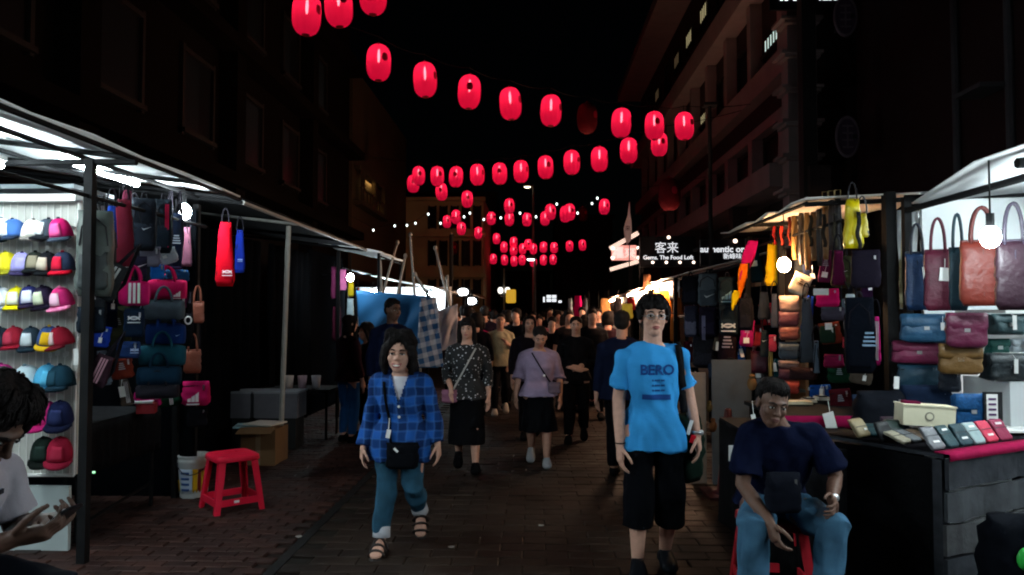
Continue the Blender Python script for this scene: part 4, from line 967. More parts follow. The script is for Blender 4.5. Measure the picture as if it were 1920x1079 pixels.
# shelves against the far end
for z, nm in ((1.60, 'glass_shelf'), (1.33, 'white_shelf')): MB().box((3.75, 4.95, z), (1.7, .55, .022)).build('shelf', WHITEP, r1)
MB().box((3.7, 4.9, 1.02), (1.6, .5, .3)).build('display_back', M('sheet_white'), r1)
GR = 'bags hanging on the right stall rail'
def RB(kind, x0, y0, x1, y1, c, label, X=2.66, **k):
    k.setdefault('yaw', -.35); k.setdefault('group', GR)
    return bag(kind, x0, y0, x1, y1, XY((x0+x1)/2, X), c, label, **k)
RB('tote', 1688, 488, 1708, 578, '#b8ad86', 'narrow cream tote bag at the far end of the right rail', dep=.3, handle=45)
RB('tote', 1700, 474, 1742, 582, '#152a48', 'navy tote bag with sky blue tag next to cream one', dep=.35, handle=52, tagp=(1732, 515, 8, 26), c2='#0c1220')
RB('tote', 1736, 470, 1786, 583, '#4c1226', 'burgundy tote bag with white price card', dep=.35, handle=58, tagp=(1768, 516, 17, 24))
RB('tote', 1782, 466, 1814, 583, '#0f2a34', 'dark teal tote bag between burgundy and rust bags', dep=.35, handle=62)
RB('tote', 1806, 452, 1882, 574, '#5c1f16', 'large rust red tote bag behind the glaring bulb', dep=.3, handle=60, c2='#4c1a16')
RB('tote', 1872, 452, 1936, 582, '#200d17', 'dark plum tote bag at the right picture edge', dep=.35, handle=68, c2='#2c2632')
RB('clutch', 1694, 590, 1778, 642, '#1f4460', 'steel blue shoulder bag below the navy tote', dep=.35, tagp=(1762, 612, 6, 14))
RB('clutch', 1778, 588, 1846, 652, '#480f2a', 'wine magenta shoulder bag below the teal tote', dep=.35)
RB('clutch', 1678, 640, 1766, 682, '#6a2240', 'dusty pink clutch bag below the steel blue bag', dep=.4)
RB('clutch', 1764, 646, 1836, 702, '#5a401e', 'tan khaki shoulder bag below the magenta bag', dep=.35)
RB('pouch', 1686, 684, 1762, 732, '#173444', 'dark teal pouch below the pink clutch', dep=.4)
RB('pouch', 1762, 690, 1800, 735, '#121824', 'black pouch with small metal rings under the tan bag', dep=.4)
for (x0, y0, x1, y1, Yq, c, lab) in ((1852, 590, 1918, 628, 4.75, '#2a4044', 'dark handbag in clear wrap on the upper shelf'), (1846, 664, 1925, 714, 4.7, '#10181c', 'black handbag with white tag lying on the lower shelf'), (1850, 636, 1888, 668, 4.85, '#0e4a44', 'dark green bag standing behind the black handbag'), (1893, 636, 1930, 662, 4.9, '#c8d0d8', 'pale wrapped bag beside the dark green bag')):
    bag('clutch', x0, y0, x1, y1, Yq, c, lab, dep=.5, group='bags on the right stall shelves', tagp=((x0+x1)/2, (y0+y1)/2-4, 7, 26) if c != '#0e4a44' else None)
# counter
A0 = at(1772, 852, 3.92); A1 = at(1930, 827, 4.30); zt = A0.z
ang = math.atan2(A1.y-A0.y, A1.x-A0.x)
ctr = thing('crate_counter', 'counter of peeling grey planks with magenta cloth edge, lower right', 'counter', (A0.x, A0.y, 0), ang)
Lc = 1.5; PLK = [M('plank_peeling_%d' % k, c, rough=.85, var=.9, scale=9, bump=.7) for k, c in enumerate(((.045, .047, .052), (.030, .032, .038), (.055, .055, .058)))]
nz_ = (zt-.02)/5
for k in range(5):
    z0 = k*nz_+.008; h_ = nz_-.016; t = MB(); n = 14
    P = [[(Lc*i/n, .01*math.sin(i*1.7+k), z0+(0 if j == 0 else h_)+.005*math.sin(i*2.3+k*3+j)) for j in (0, 1)] for i in range(n+1)]
    t.sheet(P, .022); t.build('plank', PLK[k % 3], ctr)
for x in (.03, .75, 1.45): MB().box((x, .045, (zt-.03)/2), (.06, .05, zt-.04)).build('batten', PLK[1], ctr)
MB().box((Lc/2, .36, zt-.015), (Lc, .7, .02)).build('counter_top', PLK[1], ctr)
MB().box((.012, .36, (zt-.03)/2), (.02, .62, zt-.04)).build('side_cloth', BLACKC, ctr)
MB().sheet([[(Lc*i/20, y, zt+.002+(0 if j else -.035)) for j, y in enumerate((-.028, -.024, .06))] for i in range(21)], .006).build('cloth_edge', fab('#8a143c'), ctr, True)
MB().sheet([[(Lc*i/8, y, zt+.0045) for y in (.058, .4, .71)] for i in range(9)], .005).build('cloth_cover', fab('#0e0c10'), ctr, True)
cu = lambda x, y, z=0: tuple((Matrix.Rotation(ang, 3, 'Z') @ Vector((x, y, 0)))+Vector((A0.x, A0.y, zt+.008+z)))
for k, (x, c, lab) in enumerate(((.06, '#6a6a6e', 'grey wallet first on the counter edge'), (.19, '#17363c', 'dark teal wallet second on the counter edge'), (.31, '#0f2e36', 'black teal wallet lying third on the counter edge'), (.43, '#8c9ea0', 'pale grey wallet fourth on the counter edge'), (.55, '#b8304a', 'coral red wallet fifth on the counter edge'), (.68, '#7c1c3c', 'wine wallet last on the counter edge'))):
    wl = thing('wallet', lab, 'wallet', cu(x, .07), ang, 'wallets propped along the counter edge'); wl.rotation_euler = (-.62, 0, ang+random.uniform(-.1, .1))
    soft_box(.105, .13, .022, 6, 1, .12, .1, .2, seed=k).build('body', lea(c), wl, True)
    MB().box((0, -.0125, .075), (.1, .002, .004)).build('seam', lea('#17151a'), wl); MB().box((.0, -.013, .10 if k % 2 else .04), (.05, .002, .012)).build('label_strip', TAGW, wl)
for k in range(5):
    wl = thing('flat_purse', ('cream', 'grey', 'brown', 'olive', 'white')[k]+' flat purse lying in the row behind the wallets', 'purse', cu(.05+.09*k, .24, .012), ang, 'purses lying behind the wallets'); wl.rotation_euler = (-1.2, 0, ang+.1)
    soft_box(.09, .12, .02, 6, 1, .12, .1, .2, seed=k).build('body', lea(('#8a8270', '#55585c', '#4a3a2c', '#4c4a38', '#9a9890')[k]), wl, True); MB().box((0, -.012, .06), (.085, .002, .004)).build('seam', lea('#17151a'), wl)
p = at(1742, 800, 4.3); bx = thing('gift_box', 'long cream box with round grey seal standing on the counter', 'box', p, .02); bx.rotation_euler = (0, .06, -.05)
CRM = M('card_cream', (.62, .57, .42), rough=.7, var=.1)
MB().box((0, .06, .055), (.285, .12, .11)).build('body', CRM, bx); MB().box((0, .06, .114), (.295, .13, .008)).build('lid', CRM, bx)
MB().rings([np.stack([.026*np.cos(np.arange(20)*PI/10), np.full(20, y), .055+.026*np.sin(np.arange(20)*PI/10)], 1) for y in (-.0005, -.003)]).build('seal', M('ink_grey', (.22, .2, .16), rough=.8), bx)
MB().rings([np.stack([.017*np.cos(np.arange(20)*PI/10), np.full(20, y), .055+.017*np.sin(np.arange(20)*PI/10)], 1) for y in (-.003, -.005)]).build('seal_centre', CRM, bx)
MB().box((-.08, .06, .125), (.09, .05, .014)).build('ribbon', fab('#5a1230'), bx)
bag('clutch', 1788, 740, 1852, 804, 4.5, '#17406a', 'blue patterned purse standing upright behind the cream box', dep=.3, group=None, lm=lambda c: M('patterned_'+c, c, rough=.5, var=.8, scale=60, bump=.3))
p = at(1862, 800, 4.45); nb_ = thing('notebook_wallet', 'black framed notebook with white printed page on counter', 'notebook', p, -.1)
MB().box((0, 0, .1), (.1, .02, .2)).build('cover', lea('#0c0d10'), nb_); MB().box((-.008, -.0115, .1), (.06, .004, .175)).build('page', TAGW, nb_)
for k in range(5): MB().box((-.008, -.015, .04+.03*k), (.04, .003, .012)).build('print_line', M('ink_dark'), nb_)
p = at(1885, 790, 4.6); sh = MB().box((0, 0, 0), (.5, .45, .012)).build('white_tray', WHITEP, None, loc=(p.x+.1, p.y+.1, zt+.03)); tag(sh, 'white lit display tray at the rear of the counter', 'tray')
p = at(1895, 690, 5.2); db = MB().box((0, 0, 0), (.6, .02, .36)).build('lightbox', lamp_mat('panel_lit', (.95, .98, 1), .75), None, loc=at(1890, 712, 5.15)); tag(db, 'backlit white panel behind the counter goods', 'light panel')
for k in range(6):
    o = MB().box((0, 0, .01), (.09, .05, .02), rz=random.uniform(-.6, .6)).build('small_purse', lea(('#c8c4c0', '#a8a8ac', '#3a3c40')[k % 3]), None, loc=(p.x-.1+.07*k, 4.75+.03*(k % 2), zt+.038)); tag(o, f'small {("cream", "silver", "dark")[k % 3]} purse lying loose on the lit white tray, {"front" if k % 2 == 0 else "back"} row', 'purse', 'small purses on the lit tray')
# black drop cloth and crates left of the counter
dk_ = thing('draped_table', 'low table under a black drop cloth beside the plank counter', 'table', (1.80, 4.95, 0))
P = []; n = 54; pr = [(-.36, .7), (-.36, -.5), (.34, -.5), (.34, .7)]
per = [(-.36, .8-1.3*i/18) for i in range(18)]+[(-.36+.7*i/18, -.5) for i in range(18)]+[(.34, -.5+1.3*i/18) for i in range(19)]
MB().sheet([[(x*(1.05+.06*math.sin(i*1.3)*(1-z)), y*(1.05+.06*math.sin(i*1.3)*(1-z)), z) for z in (.02, .3, .6, .78)] for i, (x, y) in enumerate(per)], .008).build('cloth', BLACKC, dk_, True)
MB().box((-.01, .15, .78), (.74, 1.34, .03)).build('tabletop', M('table_dark'), dk_)
for k, (px, py, Yq, c, lab) in enumerate(((1735, 770, 4.9, '#101a2c', 'black blue bag slumped on the draped table'), (1650, 780, 4.9, '#101218', 'black bag slumped at the left end of the draped table'))):
    bag('pouch', px-45, py-45, px+45, py+35, Yq, c, lab, dep=.5, lm=fab, group=None, tagp=(px-70 if k == 0 else px-8, py-55, 9, 22) if k == 0 else None)
p = at(1905, 1066, 3.55); gb = thing('green_bag', 'dark bag with bright green label in the lower right corner', 'bag', (p.x, p.y, .3))
soft_box(.34, .36, .2, 3, .8, seed=4).build('body', fab('#06080e'), gb, True)
MB().ell((-.02, -.115, .19), (.05, .014, .055), 10, 7).build('label_patch', pla('#2a9c3c'), gb, True)
MB().box((0, 0, -.15), (.4, .3, .3)).build('base_crate', M('table_dark'), gb)

# ---------------- middle right stall, belts and caps
r2 = thing('market_stall', 'warm lit stall with belts, pouches and a yellow bag on the right', 'market stall')
XM = 2.45
P = []
for i in range(9):
    y = 5.55+(8.1-5.55)*i/8; row = []
    for j in range(6):
        u = j/5; row.append((2.02+(4.3-2.02)*u, y, 2.44+.10*u+.03*math.sin(i*1.9)*math.sin(PI*u)+.02*math.sin(i*2.6)))
    P.append(row)
MB().sheet(P, .012).build('canopy', M('canvas_warm', (.62, .58, .54), rough=.85, var=.2, scale=3), r2, True)
for y in (5.6, 6.9, 8.05): MB().tube([(2.02, y, 2.40), (4.3, y, 2.50)], .018, 6).build('roof_rib', STEEL, r2)
MB().tube([(2.04, 5.6, 2.41), (2.04, 8.05, 2.41)], .016, 6).build('roof_bar', STEEL, r2)
q = at(1666, 370, 5.55); MB().box((q.x, 5.55, 1.24), (.075, .075, 2.48)).build('post', STEEL, r2)
for y in (7.0, 8.05): MB().box((2.3, y, 1.2), (.05, .05, 2.4)).build('post', STEEL, r2)
MB().box((3.0, 6.85, 1.25), (.04, 2.4, 2.5)).build('rear_sheet', M('sheet_dark'), r2)
MB().tube([(2.3, 5.6, 2.28), (2.3, 8.05, 2.28)], .013, 6).build('hanging_rail', STEEL, r2)
tube_lamp((3.2, 5.9, 2.42), .9, 'white tube lamp behind the dark right post')
bulb_lamp(at(1470, 497, 6.55), .055, 'orange glowing bulb among the belts and pouches', BULBW, .4)
MB().sheet([[(q.x+.04+.14*i/6, 5.50-.02*math.sin(i*1.4+k*.7), 1.62+.72*k/8) for k in range(9)] for i in range(7)], .004).build('plastic_sheet', M('clear_plastic', (.55, .58, .6), rough=.2, var=.3, scale=6, bump=.6, spec=.8), r2, True)
GM = 'goods hanging in the warm lit right stall'
def MBG(kind, x0, y0, x1, y1, c, label, X=2.3, **k):
    k.setdefault('yaw', -.4); k.setdefault('group', GM)
    return bag(kind, x0, y0, x1, y1, XY((x0+x1)/2, X), c, label, **k)
yb = MBG('sack', 1580, 374, 1620, 466, '#b8a408', 'bright yellow plastic bag hanging from the canopy edge', dep=.5, lm=pla, yaw=-.1, cat='bag')
MBG('sack', 1605, 400, 1630, 445, '#a8941a', 'smaller yellow bag behind the bright yellow one', X=2.36, dep=.5, lm=pla)
MBG('sack', 1434, 455, 1468, 536, '#c09a10', 'mustard cloth bag glowing behind the orange bulb', X=2.36, dep=.4, lm=fab)
MBG('wallet', 1474, 512, 1508, 552, '#b8a894', 'cream paper box tilted under the orange bulb', dep=.5, roll=.45, lm=fab, logo=('bars', 0, .6, .06, '#6a4a38'))
for k, (y0, y1, c, nm) in enumerate(((555, 583, '#9c7c70', 'beige'), (584, 612, '#5c3038', 'plum brown'), (612, 638, '#7a4038', 'reddish brown'), (642, 674, '#3a4652', 'slate'), (676, 690, '#8c6c64', 'dusty rose'), (690, 712, '#4c2630', 'dark wine'), (714, 738, '#a83c30', 'brick red'))):
    MBG('wallet', 1461, y0, 1498, y1, c, f'{nm} wallet in the column of wallets under the orange bulb', dep=.5, yaw=-.25, group='column of wallets in the warm stall')
MBG('pouch', 1531, 542, 1574, 576, '#c01458', 'hot pink cap shaped bag hung with a white tag', dep=.5, lm=fab, tagp=(1540, 548, 26, 12))
MBG('pouch', 1540, 576, 1584, 602, '#3a3440', 'grey purple pouch below the hot pink one', dep=.5, lm=fab)
MBG('pouch', 1538, 612, 1566, 644, '#1a2a20', 'dark green pouch with white tag', dep=.4, lm=fab, tagp=(1554, 612, 12, 12))
MBG('wallet', 1581, 633, 1602, 654, '#c01828', 'small scarlet purse alone on the dark cloth', dep=.4)
MBG('sling', 1583, 552, 1606, 570, '#b8bec4', 'small white capsule bag right of the hot pink one', dep=.4, lm=fab)
MBG('pouch', 1545, 665, 1582, 690, '#6a1234', 'dark magenta pouch low in the warm stall', dep=.5, lm=fab)
MBG('sack', 1500, 560, 1528, 680, '#3a4048', 'long grey bag between wallets and pink pouch', dep=.3, lm=fab)
MBG('sack', 1525, 640, 1538, 700, '#4c5866', 'slim slate strap bag right of the long grey bag', dep=.3, lm=fab)
MBG('backpack', 1586, 560, 1640, 700, '#070a12', 'black navy jacket bag with a vertical white print', dep=.4, lm=fab, logo=('bars', .3, .45, .1, '#7890a8'))
MBG('pouch', 1598, 470, 1650, 540, '#16121c', 'black bag hanging right of the yellow bag', dep=.4, lm=fab)
MBG('sack', 1560, 470, 1585, 535, '#4c1030', 'dark plum scarf hanging below the yellow bag', dep=.4, lm=fab)
MBG('sack', 1420, 548, 1446, 600, '#262a32', 'black umbrella shaped bag left of the wallets', dep=.5, lm=fab)
MBG('sack', 1444, 552, 1462, 615, '#2a2e3a', 'grey black folded bag touching the wallet column', dep=.5, lm=fab)
MBG('pouch', 1405, 610, 1432, 650, '#9c2c3c', 'crimson pouch left of the wallet column', dep=.5, lm=fab)
MBG('sack', 1424, 620, 1446, 670, '#20262a', 'black pouch with white glint beside the crimson pouch', dep=.4, lm=fab, logo=('swoosh', 0, .6, .05, '#c8ccd0'))  # the glint is a pale swoosh shape laid on the pouch
MBG('pouch', 1442, 628, 1456, 660, '#8a2c40', 'rose pouch between black pouch and wallets', dep=.4, lm=fab)
MBG('tote', 1405, 660, 1440, 700, '#401224', 'maroon bag above the seated man', dep=.4, handle=10)
MBG('sack', 1440, 655, 1452, 735, '#8c7c48', 'thin buff strap hanging above the seated man', dep=.3, lm=fab)
MBG('pouch', 1480, 690, 1532, 712, '#2a1a1c', 'brown black pouch behind the tray of wallets', dep=.5, lm=fab)
# belts
for k, px in enumerate((1490, 1503, 1514, 1526, 1537, 1548, 1560, 1572)):
    Yq = XY(px, 2.34); c = ('#7a5a30', '#2c241c', '#8c6a3a', '#5a4024', '#1c1a1a', '#6c4c2a', '#2a2020', '#181418')[k]
    nm = ('golden brown', 'black brown', 'honey', 'chestnut', 'jet black', 'cinnamon', 'umber', 'charcoal')[k]
    p = at(px, 462 if k < 5 else 440, Yq); t = thing('leather_belt', f'{nm} leather belt hanging in loops right of the orange bulb', 'belt', p, -.6, 'belts hanging in the warm stall')
    L_ = .42+.04*(k % 3)
    MB().sheet([[(x, -.012-.03*math.sin(PI*i/12), .3-L_*i/12) for x in (-.016, .016)] for i in range(13)], .005).build('strap', lea(c), t, True)
    MB().sheet([[(x, .012+.03*math.sin(PI*i/12), .3-L_*i/12) for x in (-.016, .016)] for i in range(13)], .005).build('strap', lea(c), t, True)
    MB().tube([(-.02, 0, .3), (-.02, 0, .34), (.02, 0, .34), (.02, 0, .3), (-.02, 0, .3)], .004, 5).build('buckle', M('metal_brass', (.6, .45, .2), rough=.35, metal=1, var=0, bump=0), t)
for k, px in enumerate((1452, 1466, 1480, 1520, 1545, 1565, 1590, 1610)):
    Yq = XY(px, 2.3); p = at(px, 440, Yq); c = ('#7a1c1c', '#a02c20', '#5c2018', '#2c2a24', '#241f1c', '#38342c', '#3c3a30', '#1c1c1c')[k]
    t = thing('key_strap', ('dark red', 'vermilion', 'brown red', 'olive black', 'soot', 'khaki dark', 'moss dark', 'ink black')[k]+' strap hanging from the warm stall rail', 'strap', p, random.uniform(-.5, .2), 'straps along the warm stall rail')
    MB().sheet([[(x+.008*math.sin(i), .01*math.sin(i*1.3), .16-.26*i/9) for x in (-.014, .014)] for i in range(10)], .006).build('strap', fab(c), t, True)
    MB().tube([(0, 0, .16), (0, 0, 2.28-p.z)], .004, 5).build('hook', STEEL, t)
# pink to orange scarf at left end of the warm stall
t = thing('hanging_scarf', 'magenta and orange scarf hanging at the left end of warm stall', 'scarf', at(1398, 540, 7.6), -.3)
def scarf(px0, py0, px1, py1, w_, mat, nm, Yq=7.6, tw=1.5):
    a, b = at(px0, py0, Yq)-Vector(t.location), at(px1, py1, Yq)-Vector(t.location); P = []
    for i in range(17):
        u = i/16; c = a.lerp(b, u); ww = w_*(.55+.45*math.sin(PI*u*.9+.2)); P.append([(c.x+ww*s*math.cos(tw*u), c.y+ww*s*math.sin(tw*u)+.02*math.sin(3*s+9*u), c.z) for s in (-1, -.33, .33, 1)])
    MB().sheet(P, .01).build(nm, mat, t, True)
scarf(1412, 452, 1388, 535, .07, fab('#b01060'), 'magenta_cloth'); scarf(1398, 495, 1390, 560, .05, fab('#d0640c'), 'orange_cloth', 7.55); scarf(1388, 545, 1380, 582, .04, fab('#c8b010'), 'yellow_tassel', 7.5)
# tray table with wallets behind the seated man
q = at(1500, 780, 5.35)
wt = thing('tray_table', 'table with magenta cloth edge behind the seated man', 'table', (2.05, 5.75, 0))
MB().box((.1, 0, .86), (.85, .9, .03)).build('tabletop', M('table_dark'), wt); MB().sheet([[(-.34+.88*i/14, -.455-.004*math.sin(i), z) for z in (.79, .83, .874)] for i in range(15)], .006).build('cloth_edge', fab('#8a1240'), wt, True)
for sx in (-.28, .48):
    for sy in (-.4, .4): MB().tube([(sx, sy, 0), (sx, sy, .85)], .018, 6).build('leg', STEEL, wt)
MB().sheet([[(-.335+.87*i/14, -.43-.01*math.sin(i*1.4), z) for z in (.05, .4, .75)] for i in range(15)], .006).build('skirt', BLACKC, wt, True)
for k, (px, py, w_, d_, c, ic, lab) in enumerate(((1495, 756, .20, .12, '#c0b498', None, 'open cream box lid on the tray table'), (1516, 752, .09, .13, '#b8b2a8', '#16202a', 'open box holding a dark wallet, left of two'), (1540, 748, .09, .13, '#c8c4bc', '#0e1814', 'open box holding a black wallet, right of two'), (1488, 734, .18, .1, '#8ca0a4', None, 'pale blue tray at the rear of the tray table'), (1530, 731, .12, .07, '#a8acac', '#22262a', 'grey striped packet at the rear of the tray table'))):
    Yq = 2212/(py-590)*(1.58-.88)/1.58; Yq = .70*F/(py-590); p = at(px, py, Yq); p.z = .885
    b = thing('wallet_box', lab, 'box', p, .1*(k-2)*.3, 'boxes on the tray table')
    MB().box((0, 0, .012), (w_, d_, .024)).build('tray', M('card_'+c, lin(c), rough=.7, var=.1), b)
    if ic: MB().box((0, 0, .028), (w_*.72, d_*.72, .012)).build('wallet', lea(ic), b); MB().box((0, -.005, .036), (w_*.3, .02, .004)).build('label_strip', TAGW, b)
# backpack racks further on
r3 = thing('backpack_rack', 'tall rack of dark backpacks on the right behind the young man', 'rack')
MB().tube([(2.1, 7.6, 2.08), (2.05, 10.6, 2.08)], .016, 6).build('rail', STEEL, r3); MB().tube([(2.1, 7.6, 1.55), (2.05, 10.6, 1.55)], .016, 6).build('rail', STEEL, r3)
for y in (7.6, 9.1, 10.6): MB().box((2.16, y, 1.05), (.04, .04, 2.1)).build('post', STEEL, r3)
MB().box((2.55, 9.2, .95), (.03, 3.0, 1.9)).build('rear_sheet', M('sheet_dark'), r3)
bps = [(1278, 518, 1312, 572, '#16161c', '#20202a', 'black patterned backpack, top left on the backpack rack'), (1308, 514, 1348, 574, '#4c535a', '#3c444c', 'grey backpack with reddish mark, top middle of the rack'), (1346, 520, 1382, 574, '#1a2428', '#222e34', 'black teal backpack, top right on the backpack rack'),
       (1282, 574, 1310, 632, '#20202e', '#6a6a80', 'black backpack with silvery flecks, second row left'), (1310, 576, 1346, 632, '#1c1826', '#242030', 'purplish black backpack with pale stripe, second row middle'), (1348, 572, 1386, 628, '#141c22', '#1c262e', 'black backpack with white crossed emblem, second row right'),
       (1298, 632, 1344, 690, '#14141a', '#1c1c24', 'floral dotted dark backpack, third row left'), (1346, 628, 1384, 684, '#1c1014', '#24161c', 'black maroon backpack with white print, third row right'), (1384, 560, 1412, 620, '#0e0e12', '#14141a', 'plain black backpack near the orange scarf')]
for k, (x0, y0, x1, y1, c, c2, lab) in enumerate(bps):
    m_ = fab if k not in (3, 6) else (lambda c: M('flecked_'+c, c, rough=.6, var=2.5 if c != '#6a6a80' else .6, scale=70, bump=.2))
    bag('backpack', x0, y0, x1, y1, XY((x0+x1)/2, 2.02), c, lab, yaw=-.35, dep=.5, lm=m_, c2=c2, group='backpacks on the right rack', logo={1: ('swoosh', .1, .3, .12, '#b0b4b8'), 5: ('arcs', 0, .3, .13, '#c8ccd0'), 7: ('bars', 0, .75, .12, '#a898a0'), 2: ('peaks', 0, .35, .1, '#7c98a0'), 4: ('stripes', -.2, .3, .04, '#8c88a8')}.get(k))
# grey panels, cone and bits below the backpacks
pn = thing('display_board', 'grey board leaning under the backpacks', 'board', at(1372, 800, 7.0)); pn.location.z = 0
MB().box((0, 0, .58), (.36, .03, 1.16)).build('panel', M('panel_grey', (.06, .07, .08), rough=.6, var=.2), pn); MB().box((0, .02, .58), (.05, .03, 1.2)).build('brace', STEEL, pn)
MB().box((-.3, .05, .52), (.15, .03, 1.04)).build('side_panel', M('panel_buff', (.16, .13, .11), rough=.7), pn)
cn = thing('traffic_cone', 'dark maroon traffic cone standing in front of the grey board', 'cone', at(1366, 870, 6.6)); cn.location.z = 0
MB().lathe([(.17, .03), (.10, .05), (.03, .75), (.02, .76), (.018, .70)], 20).build('body', pla('#3a1010'), cn, True); MB().box((0, 0, .018), (.42, .42, .035)).build('base', pla('#2a0c0c'), cn)
for k, (px, py, c, lab, s_) in enumerate(((1410, 720, '#6a4a2c', 'tan soft toy shaped bag charm left of the seated man', .06), (1330, 765, '#3c2c16', 'mustard trinket on the ground rack behind young man', .04), (1337, 800, '#4a2a16', 'orange brown trinket low behind the young man', .045))):
    p = at(px, py, 6.6-.3*k); o = MB().ell((0, 0, 0), (s_*.7, s_*.5, s_), 12, 8); o.ell((0, 0, s_*1.1), (s_*.45, s_*.4, s_*.4), 10, 7); o = o.build('bag_charm', fab(c), None, True, p); tag(o, lab, 'charm')
lt = MB().box((0, 0, 0), (.06, .006, .09)).build('white_card', TAGW, None, loc=at(1376, 850, 4.4)); tag(lt, 'small white price card left of the seated man', 'card')

# ---------------- brightly lit stalls further down on the right
def far_right(y0, y1, x0, lab, warm, z=2.12):
    s = thing('far_stall', lab, 'market stall')
    canopy(s, x0, x0+1.9, y0, y1, z, z+.5, M('canvas_warm_lit', (.72, .62, .55), rough=.85, var=.15), 6, 8, .02)
    for y in (y0+.1, y1-.1): MB().box((x0+.06, y, z/2), (.05, .05, z)).build('post', STEEL, s)
    MB().tube([(x0+.03, y0, z-.04), (x0+.03, y1, z-.04)], .014, 6).build('roof_bar', STEEL, s)
    MB().box((x0+1.9, (y0+y1)/2, 1.1), (.04, y1-y0, 2.2)).build('rear_sheet', M('sheet_tan', (.45, .30, .18), rough=.8, var=.3), s)
    MB().box((x0+1.0, (y0+y1)/2, .42), (.9, y1-y0-.4, .84)).build('counter', M('table_dark'), s)
    MB().sheet([[(x0+.10+.01*math.sin(i*1.1), y0+(y1-y0)*i/16, zz) for zz in (z-.30+.03*math.sin(i*.9), z-.1, z-.01)] for i in range(17)], .005).build('valance', M('valance_cream', (.72, .64, .58), rough=.8, var=.2), s, True)
    t = tube_lamp((x0-.06, (y0+y1)/2, z-.10), min(1.6, y1-y0-.5), f'warm white tube lamp under the {lab.split()[0]} right canopy')
    for o in t.children:
        if o.name.startswith('tube'): o.data.materials[0] = lamp_mat('tube_warm', (1, .60, .38), 430)
far_right(10.8, 13.2, 2.0, 'nearest of the warm lit food stalls beyond backpack rack', 1)
far_right(13.5, 16.6, 2.05, 'middle warm lit stall beyond the backpack rack', 1, 2.08)
far_right(17.0, 21.5, 2.1, 'farthest warm lit stall at the end of the right row', 1, 2.04)
goods = [(1075, 555, 1092, 598, 19, '#d00c64', 'hot pink garment hanging at the end of the right row'), (1064, 560, 1074, 600, 19.3, '#7c8c98', 'grey striped garment left of the hot pink one'), (1093, 560, 1102, 600, 19.1, '#3a4048', 'dark garment right of the hot pink one'), (1124, 560, 1146, 592, 16.2, '#c89058', 'peach garment hanging near the farthest right stall'), (1150, 560, 1168, 600, 15, '#1c1818', 'black garment left of the yellow green one'), (1164, 570, 1188, 598, 14, '#c0b848', 'yellow green patterned garment behind the young man'), (1174, 560, 1192, 582, 14.3, '#8c1c20', 'dark red garment above the yellow green one'), (1236, 545, 1262, 590, 11.6, '#c06820', 'orange garment right of the young man'), (1225, 530, 1240, 560, 12, '#d89860', 'apricot garment above the young man'), (1256, 590, 1276, 640, 11.0, '#9c5420', 'rust coloured garment beside the backpacks'), (1100, 610, 1110, 650, 15.5, '#16181c', 'black garment left of the yellow pouch'), (1116, 630, 1130, 655, 15.2, '#c8b408', 'bright yellow pouch low in the right row'), (1132, 600, 1150, 640, 15, '#6c2838', 'dull red garment above the low crates'), (1205, 515, 1222, 545, 13, '#b87850', 'caramel garment under the nearest food stall canopy'), (1106, 575, 1122, 606, 17.4, '#141418', 'black garment with white tag near the right row end'), (1270, 540, 1282, 590, 10.9, '#7c3c18', 'brown garment at the edge of the backpack rack')]
for (x0, y0, x1, y1, Yq, c, lab) in goods:
    p = at((x0+x1)/2, y1, Yq); w_ = (x1-x0)/F*Yq; h_ = (y1-y0)/F*Yq
    t = thing('hanging_garment', lab, 'garment', p, -.4, 'goods hanging in the far right row')
    soft_box(w_, h_, .09, 2.8, .75, .25, .06, .3, seed=int(x0)).build('cloth', fab(c), t, True)
    MB().tube([(-w_*.4, 0, h_*.93), (0, 0, h_+.03), (w_*.4, 0, h_*.93)], .007, 5).build('hanger', STEEL, t)
    if p.z+h_ < 2.05: MB().tube([(0, 0, h_), (0, 0, 2.08-p.z)], .004, 4).build('hook', STEEL, t)
for k in range(5):
    p = at(1118+k*9, 700-k*7, 13.5+k*.8); p.z = 0
    b = thing('plastic_crate', ('rose', 'buff', 'crimson', 'grey', 'coral')[k]+' crate on the ground under the right row goods', 'crate', p, .2*k, 'crates under the right row')
    c = pla(('#b06070', '#a08868', '#a01c2c', '#808088', '#c05844')[k]); MB().box((0, 0, .015), (.42, .32, .03)).build('base', c, b)
    for s in (-1, 1): MB().box((0, s*.15, .14), (.42, .02, .24)).build('side', c, b); MB().box((s*.2, 0, .14), (.02, .28, .24)).build('end', c, b)

for px, py, Yq, s_, lab in ((1556, 790, 5.26, (.075, .004, .12), 'large white tag hanging from the magenta table edge'), (1413, 784, 5.26, (.03, .004, .05), 'small white tag left of the seated man head')):
    p = at(px, py, Yq); t = thing('price_tag', lab, 'tag', p); MB().box((0, 0, 0), s_, M3=Matrix.Rotation(-.25, 3, 'Y')).build('card', TAGW, t); MB().tube([(0, 0, s_[2]/2), (0, .03, s_[2]/2+.09)], .002, 4).build('string', TAGW, t)

